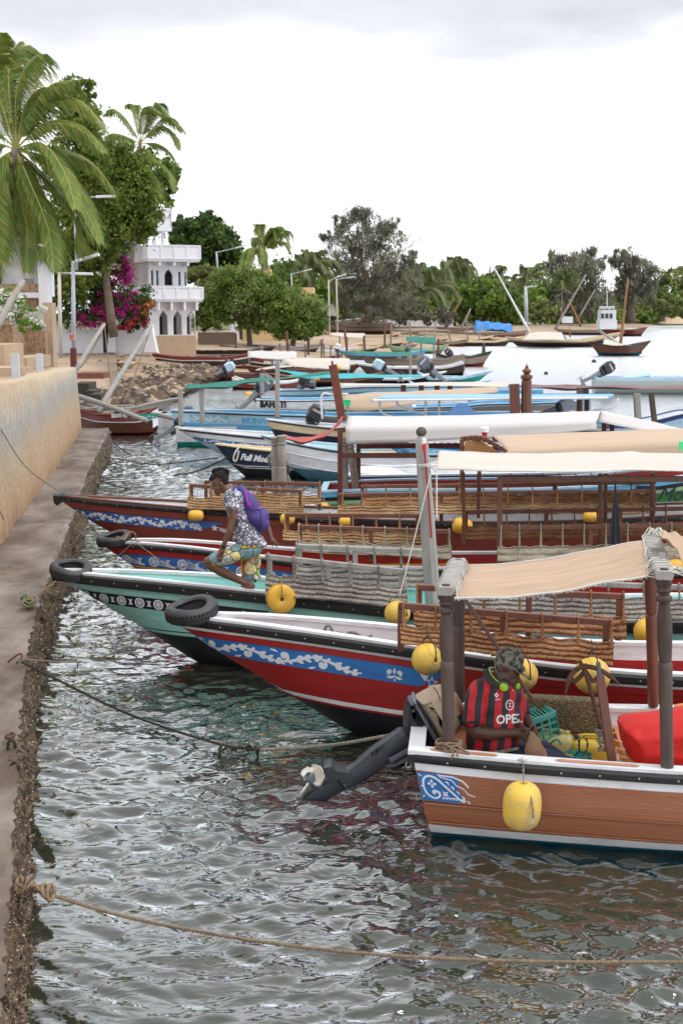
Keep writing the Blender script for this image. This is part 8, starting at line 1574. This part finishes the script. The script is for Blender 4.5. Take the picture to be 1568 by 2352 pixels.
def tree(label, blobs, Y, kind, n, ls, base=None, trunk=.3, seed=1, name='tree', clump=.35, droop=0, asp=.5, depth=1.0, branches=True, cat='tree', group='trees along the shore', extra=None):
    """blobs: (px x, px y, px rx, px ry) at depth Y"""
    rng = np.random.default_rng(seed); r = T(name, label, cat, atY(*(base or (blobs[0][0], blobs[0][1]+blobs[0][3])), Y), 0, group); sc = FPX/Y; area = sum(b[2]*b[3] for b in blobs); allP = []; shade = []
    for bx, by, rx, ry in blobs:
        c = atY(bx, by, Y); R = np.array([rx/sc, rx/sc*depth, ry/sc]); m = max(20, int(n*rx*ry/area)); k = max(4, m//46)
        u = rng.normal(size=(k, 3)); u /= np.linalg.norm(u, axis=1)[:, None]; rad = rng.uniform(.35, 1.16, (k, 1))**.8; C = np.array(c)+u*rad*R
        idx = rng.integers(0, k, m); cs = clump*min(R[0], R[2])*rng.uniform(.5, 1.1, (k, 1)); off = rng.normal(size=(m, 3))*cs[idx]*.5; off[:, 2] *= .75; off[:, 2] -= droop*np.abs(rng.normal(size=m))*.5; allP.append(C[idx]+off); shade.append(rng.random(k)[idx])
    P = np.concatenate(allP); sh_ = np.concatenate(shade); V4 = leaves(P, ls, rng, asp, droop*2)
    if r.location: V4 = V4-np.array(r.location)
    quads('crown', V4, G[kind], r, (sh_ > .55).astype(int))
    if base:
        p0 = atY(*base, Y); top = atY(blobs[0][0], blobs[0][1], Y); mb = MB(); mb.tube(curve_pts([p0, p0.lerp(top, .5)+Vector((.15, 0, 0))*trunk, top], 8), [trunk*lerp(1, .45, i/8) for i in range(9)], 8); put('trunk', mb, M_bark, r, world=True, smooth=True)
        if branches:
            for b in blobs[:7]:
                q = atY(b[0], b[1], Y); s0 = p0.lerp(top, .45); mb = MB(); mb.tube(curve_pts([s0, s0.lerp(q, .5)+Vector((0, 0, -.1*trunk)), q], 6), [trunk*.5*lerp(1, .3, i/6) for i in range(7)], 6); put('limb', mb, M_bark, r, world=True, smooth=True)
    return r
def frond(mb, P, ll, rng, n=44, m0=0, wind=.25, w=.035, hang=.75):
    C = curve_pts(P, 16); mb.tube(C, [lerp(.035, .008, i/16) for i in range(17)], 5, m0); tot = len(C)-1
    for k in range(n):
        t = .10+.90*k/n; i = min(int(t*tot), tot-1); p = C[i].lerp(C[i+1], t*tot-i); d = (C[i+1]-C[i]).normalized(); sd = d.cross(Vector((0, 0, 1))); sd = sd.normalized() if sd.length > .05 else Vector((0, 1, 0))
        L = ll*(sin(pi*min(.97, .12+.86*t))**.6)*rng.uniform(.8, 1.15)
        for s in (-1, 1):
            q1 = p + (sd*s*.55 + d*.5 + Vector((wind*.5, 0, -hang*.35)))*L*.5; q2 = q1 + (sd*s*.15 + d*.35 + Vector((wind, 0, -hang)) + Vector((rng.uniform(-.1, .1),)*3))*L*.55; ax = d*w
            mb.add([p-ax*.5, p+ax*.5, q1+ax*.7, q1-ax*.7, q2], [(0, 1, 2, 3), (3, 2, 4)], m0+1+(rng.random() < .3))
PM = [mat('frond_rib', (.30, .30, .08), .6), leafmat('frond_green', (.09, .16, .03), (.17, .24, .05), 1.5), leafmat('frond_yellow', (.22, .24, .05), (.32, .30, .08), 1.5)]; PMD = [mat('frond_rib', (0, 0, 0)), leafmat('frond_dim', (.10, .14, .06), (.16, .20, .08), 1), leafmat('frond_olive', (.16, .18, .07), (.22, .23, .10), 1)]
def palm(label, base, top, Y, fr, ll, seed=1, n=44, tr=.16, mats=PM, nuts=True, auto=None, w=.035, R=None):
    rng = random.Random(seed); r = T('coconut_palm', label, 'palm tree', atY(*base, Y), 0, 'coconut palms'); tp_ = atY(*top, Y); b = atY(*base, Y)
    mb = MB(); C = curve_pts([b, b.lerp(tp_, .4)+Vector(((base[0]-top[0])*.002, 0, 0)), b.lerp(tp_, .75), tp_], 20); mb.tube(C, [tr*(1.25 if i < 2 else 1)*lerp(1, .72, i/20)*(1.05 if i % 2 else 1) for i in range(21)], 8); put('trunk', mb, mat('palm_trunk', (.22, .18, .16), .9, var=.3, scale=4, bump=.6, bscale=12, stretch=(.5, .5, 3)), r, world=True, smooth=True)
    L = list(fr)
    if auto:
        for k in range(auto): a = tau*k/auto+rng.uniform(-.2, .2); e = rng.uniform(-.25, 1.25); L.append(('a', a, e))
    for f in L:
        mb = MB()
        if f[0] == 'a':
            _, a, e = f; RR = R*rng.uniform(.85, 1.1); d = Vector((cos(a)*cos(e), sin(a)*cos(e), sin(e))); P = [tp_, tp_+d*RR*.4+Vector((.05*RR, 0, .06*RR)), tp_+d*RR*.72+Vector((.14*RR, 0, -.05*RR)), tp_+Vector((cos(a)*cos(e)*.9+.22, sin(a)*cos(e)*.9, sin(e)*.75-.42))*RR]
        else: dz = rng.uniform(-1, 1)*f[1] if len(f) > 1 else 0; P = [atY(x, y, Y+dz*(i/3)) for i, (x, y) in enumerate(f[0])]; P[0] = tp_
        frond(mb, P, ll, rng, n, w=w); put('frond', mb, mats, r, world=True)
    if nuts:
        for k in range(7): mb = MB(); mb.ell(tp_+Vector((rng.uniform(-.3, .3), rng.uniform(-.3, .3), -.25-rng.uniform(0, .2))), (.11, .11, .14), 8, 6); put('coconut', mb, mat('coconut', (.22, .20, .05), .6), r, world=True)
    return r
c0 = (37, 342)
palm('big leaning coconut palm at the left edge with long wind swept fronds', (-14, 700), c0, 42, [([c0, (70, 262), (140, 225), (197, 239), (245, 305)], 1.2), ([c0, (10, 228), (12, 150), (45, 96)], 1.5), ([c0, (77, 253), (116, 197), (170, 182)], 1.5), ([c0, (158, 349), (218, 380), (262, 436)], 1), ([c0, (88, 394), (155, 457), (210, 545)], 1), ([c0, (81, 415), (116, 492), (143, 600)], 1.2), ([c0, (49, 457), (63, 527), (62, 625)], 1.5),
    ([c0, (-14, 176), (-10, 120), (6, 75)], 1.5), ([c0, (40, 200), (84, 127), (112, 168)], 2), ([c0, (110, 280), (190, 290), (240, 350)], 2.5), ([c0, (100, 330), (150, 400), (175, 480)], 2.5), ([c0, (-30, 330), (-70, 400), (-80, 480)], 1), ([c0, (-20, 400), (-40, 480), (-30, 560)], 1), ([c0, (60, 430), (95, 520), (100, 600)], 2), ([c0, (0, 420), (10, 510), (5, 600)], 2), ([c0, (-30, 280), (-80, 250), (-120, 270)], 1.5), ([c0, (60, 240), (105, 200), (150, 230)], 3), ([c0, (130, 370), (190, 440), (215, 520)], 2.5), ([c0, (20, 180), (40, 110), (90, 120)], 3), ([c0, (-10, 250), (-30, 180), (-40, 120)], 3), ([c0, (120, 420), (170, 500), (185, 590)], 3), ([c0, (30, 440), (35, 520), (35, 610)], 3), ([c0, (70, 420), (110, 520), (125, 625)], 2), ([c0, (10, 430), (25, 530), (30, 650)], 2), ([c0, (-10, 380), (-15, 480), (0, 640)], 2), ([c0, (120, 380), (190, 470), (232, 560)], 2), ([c0, (60, 400), (80, 510), (85, 630)], 2), ([c0, (50, 220), (70, 150), (70, 130)], 3)], 1.35, 3, 92, .20, w=.034)
c1 = (322, 330)
palm('second coconut palm rising behind the leafy tree', (300, 640), c1, 92, [([c1, (350, 250), (365, 238), (388, 270)], 2), ([c1, (330, 262), (345, 243), (372, 262)], 2), ([c1, (365, 290), (395, 305), (412, 345)], 2), ([c1, (360, 330), (390, 350), (400, 395)], 2), ([c1, (350, 360), (385, 390), (400, 440)], 2), ([c1, (290, 280), (262, 250), (240, 262)], 2), ([c1, (310, 260), (305, 240), (290, 240)], 2), ([c1, (335, 380), (360, 410), (370, 460)], 2), ([c1, (300, 370), (290, 400), (285, 440)], 2), ([c1, (280, 310), (250, 310), (235, 345)], 2), ([c1, (375, 270), (400, 278), (420, 300)], 2), ([c1, (280, 340), (258, 370), (250, 410)], 2), ([c1, (350, 262), (378, 262), (402, 290)], 3), ([c1, (330, 400), (345, 430), (345, 470)], 3)], 1.35, 4, 64, .16, w=.06)
palm('coconut palm standing free between the bush and the grey tree', (600, 700), (604, 575), 118, [], 1.3, 5, 50, .16, auto=19, R=3.5, w=.07)
for k, (x, yt, yb_, Y, R_) in enumerate(((978, 665, 745, 190, 5.2), (1022, 640, 745, 205, 5.0), (948, 640, 740, 230, 4.6), (1040, 625, 740, 250, 5), (1212, 640, 735, 290, 5.5), (1135, 645, 735, 280, 5), (712, 620, 700, 170, 4), (868, 645, 740, 220, 4.5), (1290, 650, 735, 300, 5))):
    palm(('dense drooping palm by the shore wall, left of the pair', 'dense drooping palm by the shore wall, right of the pair', 'far palm left of the drooping pair', 'far palm behind the drooping pair', 'far palm right of the green mango tree', 'far palm above the green mango tree', 'small palm between the lamp posts', 'palm at the right foot of the tall grey tree', 'far palm left of the feathery trees')[k], (x-2, yb_), (x, yt), Y, [], 2.0, 10+k, 22, .2, PMD, False, 17, .26, R_)
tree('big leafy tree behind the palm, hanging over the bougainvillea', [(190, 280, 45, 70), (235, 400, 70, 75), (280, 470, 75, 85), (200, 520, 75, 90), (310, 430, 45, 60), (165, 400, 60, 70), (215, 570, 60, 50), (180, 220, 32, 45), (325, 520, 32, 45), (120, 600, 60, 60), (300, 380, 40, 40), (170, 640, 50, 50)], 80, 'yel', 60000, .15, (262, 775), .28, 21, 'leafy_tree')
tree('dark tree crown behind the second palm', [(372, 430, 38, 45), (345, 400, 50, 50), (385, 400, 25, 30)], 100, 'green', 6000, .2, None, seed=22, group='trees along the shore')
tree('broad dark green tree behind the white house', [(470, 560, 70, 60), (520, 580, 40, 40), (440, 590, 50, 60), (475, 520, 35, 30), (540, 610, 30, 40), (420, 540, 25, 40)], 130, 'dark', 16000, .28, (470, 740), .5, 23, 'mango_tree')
for k, (x, y, rx, ry) in enumerate(((500, 650, 70, 10), (455, 625, 45, 9), (590, 665, 70, 9), (470, 680, 60, 9))): tree(('flat layered acacia crown behind the bush', 'upper flat acacia crown beside the house', 'flat acacia crown left of the free palm', 'lowest flat acacia crown by the balconies')[k], [(x, y, rx, ry), (x-rx*.4, y+5, rx*.4, ry), (x+rx*.4, y-3, rx*.5, ry)], 125, 'olive', 3500, .2, None, seed=30+k, name='acacia', clump=.9)
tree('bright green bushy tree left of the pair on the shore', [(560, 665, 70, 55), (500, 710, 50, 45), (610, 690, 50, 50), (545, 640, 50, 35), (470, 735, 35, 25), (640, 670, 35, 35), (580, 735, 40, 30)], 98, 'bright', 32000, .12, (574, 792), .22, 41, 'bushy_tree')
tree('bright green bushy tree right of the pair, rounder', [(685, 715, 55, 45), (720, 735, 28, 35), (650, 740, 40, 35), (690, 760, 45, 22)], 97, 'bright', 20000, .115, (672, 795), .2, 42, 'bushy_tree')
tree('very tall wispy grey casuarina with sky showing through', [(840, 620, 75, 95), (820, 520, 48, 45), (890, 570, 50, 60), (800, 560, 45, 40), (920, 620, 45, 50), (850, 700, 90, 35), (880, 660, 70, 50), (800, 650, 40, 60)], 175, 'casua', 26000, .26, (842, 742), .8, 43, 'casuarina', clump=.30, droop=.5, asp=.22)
tree('top tufts of the tall grey casuarina', [(825, 487, 25, 20), (752, 540, 18, 14), (895, 518, 30, 18), (940, 585, 18, 14), (780, 510, 22, 15)], 175, 'casua', 3800, .28, None, seed=44, name='casuarina_tuft', droop=.6, asp=.2, clump=.5)
tree('wide feathery casuarina on the far right shore, left one', [(1290, 640, 45, 60), (1330, 620, 45, 50), (1360, 600, 28, 38), (1270, 600, 20, 30), (1300, 690, 60, 40), (1350, 680, 50, 45)], 330, 'casua', 15000, .55, (1310, 742), 1.3, 45, 'casuarina', clump=.36, droop=1., asp=.22)
tree('wide feathery casuarina on the far right shore, right one', [(1435, 600, 30, 35), (1470, 620, 35, 40), (1440, 660, 35, 45), (1410, 590, 14, 20), (1480, 660, 28, 35)], 335, 'casua', 9000, .55, (1450, 742), 1.2, 46, 'casuarina', clump=.38, droop=1., asp=.22)
tree('round mid green tree behind the dhow masts', [(1120, 690, 60, 42), (1080, 700, 35, 40), (1160, 710, 40, 35)], 230, 'green', 9000, .4, (1118, 745), .8, 47, 'mango_tree')
tree('grey green round shrub below the far street lamp', [(1240, 715, 30, 25), (1225, 725, 20, 18)], 225, 'olive', 3500, .3, (1240, 745), .3, 48, 'shrub')
tree('bare brownish scrub in front of the drooping palms', [(930, 715, 50, 28), (1000, 728, 40, 20), (870, 722, 30, 20)], 185, 'casua', 5000, .22, (930, 748), .3, 49, 'shrub', clump=.5)
tree('flat topped acacia at the right edge above the sand', [(1520, 690, 55, 12), (1545, 672, 40, 9), (1500, 706, 55, 14), (1560, 715, 40, 18)], 380, 'olive', 6000, .5, (1520, 738), .8, 50, 'acacia')
tree('pale green distant trees at the right edge', [(1550, 640, 40, 30), (1510, 665, 35, 25), (1590, 660, 40, 40)], 480, 'olive', 5000, .7, (1550, 735), 1, 51, 'tree')
# far wood: one mass along the shore
rngw = np.random.default_rng(60); Vw = []; miw = []
for x in np.arange(640, 1760, 11):
    base_y = 742; topy = np.interp(x, [640, 700, 760, 960, 1000, 1060, 1130, 1250, 1400, 1560, 1760], [600, 600, 640, 650, 640, 628, 640, 655, 690, 660, 650])+rngw.uniform(-12, 14); Y = np.interp(x, [640, 900, 1200, 1600], [190, 240, 320, 500])+rngw.uniform(-6, 6)
    for _ in range(3):
        yy = rngw.uniform(topy+12, base_y-8); c = np.array(atY(x+rngw.uniform(-10, 10), yy, Y+rngw.uniform(-5, 5))); s_ = FPX/Y; k = 150; rr_ = 24/s_; P = c+rngw.normal(size=(k, 3))*np.array([rr_*.6, rr_, rr_*.5]); Vw.append(leaves(P, .8*Y/300, rngw, .5)); miw.append(np.full(k, rngw.integers(0, 2)))
quads('distant_wood', np.concatenate(Vw), G['green'], None, np.concatenate(miw)); props(bpy.data.objects['distant_wood'], 'distant green wood lining the far shore', 'wood', None, 'stuff')
# bougainvillea and white flowering creeper
MF = [leafmat('bougain_pink', (.42, .02, .22), (.62, .06, .34), 3), leafmat('bougain_red', (.40, .03, .06), (.55, .12, .10), 3), leafmat('bougain_orange', (.50, .14, .05), (.6, .25, .12), 3)]; G['bp'] = (MF[0], G['dark'][0]); G['br'] = (MF[1], G['dark'][1]); G['bo'] = (MF[2], G['green'][1]); G['wf'] = (mat('petal_white', (.72, .74, .66), .7), leafmat('creeper_green', (.10, .22, .03), (.2, .35, .06), 2))
gb = 'bougainvillea over the garden wall'
for lab, bl, k, n, sd_ in (('dark leafy mass of the bougainvillea with few flowers', [(150, 700, 50, 50), (200, 690, 60, 50), (260, 680, 60, 55), (320, 700, 30, 40), (180, 640, 60, 30)], 'dark', 9000, 1), ('bright magenta bougainvillea cascade in the middle', [(255, 705, 40, 28), (290, 690, 32, 22), (240, 680, 28, 14), (300, 715, 25, 18)], 'bp', 6000, 2), ('magenta bougainvillea patch low on the left of the wall', [(205, 735, 30, 20), (180, 725, 15, 12)], 'bp', 1800, 3), ('upper magenta bougainvillea against the house side', [(280, 620, 22, 38), (262, 585, 12, 14), (250, 640, 18, 18)], 'bp', 2600, 4), ('red bougainvillea hanging over the right of the wall', [(300, 745, 35, 14), (325, 735, 20, 14)], 'br', 2400, 5), ('orange bougainvillea beside the house corner', [(335, 695, 20, 16), (325, 710, 14, 20)], 'bo', 1500, 6)):
    tree(lab, bl, 82.5 if k != 'dark' else 83.4, k, n, .11, None, seed=70+sd_, name='bougainvillea', cat='bougainvillea', clump=.5, depth=.5, group=gb)
tree('white flowering creeper on the coral stone house', [(20, 700, 40, 35), (60, 745, 38, 18), (80, 720, 25, 15), (5, 730, 30, 20)], 38, 'wf', 3500, .06, None, seed=80, name='creeper', cat='creeper', clump=.5, depth=.4, group=None)
# ================================================================ rubble shore
rr_ = random.Random(9); RM = [mat('rock_brown', (.13, .085, .055), .95, var=.3, scale=2, bump=.5, bscale=9), mat('rock_grey', (.20, .16, .13), .95, var=.3, scale=2), mat('rock_dark', (.05, .038, .028), .9), mat('rock_pale', (.40, .29, .20), .95)]
def rocks(name, label, poly, n, s0, s1, hump, wts):
    mb = MB(); tris = []
    for _ in range(n):
        while True:
            x, y = rr_.uniform(min(p[0] for p in poly), max(p[0] for p in poly)), rr_.uniform(min(p[1] for p in poly), max(p[1] for p in poly)); ins = False; j = len(poly)-1
            for i in range(len(poly)):
                if (poly[i][1] > y) != (poly[j][1] > y) and x < (poly[j][0]-poly[i][0])*(y-poly[i][1])/(poly[j][1]-poly[i][1])+poly[i][0]: ins = not ins
                j = i
            if ins: break
        c = at(x, y, hump); s = rr_.uniform(s0, s1); n_ = 5; rot = rr_.uniform(0, tau); c.z -= rr_.uniform(0, .5)*s
        ring_ = [c+Vector((s*rr_.uniform(.7, 1.2)*cos(rot+tau*k/n_), s*rr_.uniform(.6, 1)*sin(rot+tau*k/n_), rr_.uniform(-.2, .15)*s)) for k in range(n_)]; top_ = c+Vector((rr_.uniform(-.2, .2)*s, rr_.uniform(-.2, .2)*s, s*rr_.uniform(.25, .7))); bot = c-Vector((0, 0, s))
        mb.add(ring_+[top_, bot], [(k, (k+1) % n_, 5) for k in range(n_)]+[((k+1) % n_, k, 6) for k in range(n_)], rr_.choice(wts))
    put(name, mb, RM, label=label, cat='rocks', kind='stuff')
rocks('rubble_bank', 'brown rubble bank sloping to the water', [(185, 915), (240, 880), (300, 845), (380, 838), (480, 845), (500, 862), (440, 885), (395, 905), (320, 930), (180, 926)], 2600, .10, .42, .35, [0, 0, 0, 1, 2, 2, 3])
rocks('rubble_bank', 'brown rubble spit running behind the lettered boat', [(300, 845), (340, 832), (480, 838), (520, 850), (480, 868), (360, 862)], 1200, .12, .38, .5, [0, 0, 1, 2, 3])
rocks('stone_heap', 'pale loose stones heaped below the garden wall', [(150, 815), (180, 800), (260, 803), (310, 815), (300, 832), (200, 835)], 420, .12, .40, 1.15, [3, 3, 3, 1, 0])
mb = MB()
for k, (x0, x1, y0, y1, Y) in enumerate(((180, 213, 878, 905, 50), (205, 225, 895, 912, 49), (215, 240, 903, 915, 48), (183, 245, 855, 868, 56))): p, q = atY(x0, y1, Y), atY(x1, y0, Y); mb = MB(); mb.box((p+q)/2, (q.x-p.x, 1.5, q.z-p.z)); put('stone_step', mb, RM[2] if k < 3 else mat('terracotta_bank', (.20, .08, .045), .9, var=.3), label=('dark stone block nearest the sea wall end', 'middle dark stone step by the rubble', 'lowest dark stone step by the rubble', 'long reddish bank of earth below the stone heap')[k], cat='step')
for x, y, lab in ((303, 812, 'yellow bucket below the garden wall'),): c = at(x, y+4, 1.15); bu = T('bucket', lab, 'bucket', c); mb = MB(); mb.lathe(c, [(.2, 0), (.26, .5), (.27, .5), (.24, .48)], 12); put('pail', mb, M_jer2, bu, world=True, smooth=True, sharp=40)
sd_h = mat('sand_pile', (.50, .36, .24), .9, var=.2, scale=1); mb = MB(); mb.grid(lambda i, j: atY(lerp(1490, 1590, i/20), lerp(744, 738-12*sin(pi*i/20), j/4), 440+2*j), 20, 4); put('sand_mound', mb, sd_h, smooth=True, label='pale sand bank on the far right shore', kind='structure')
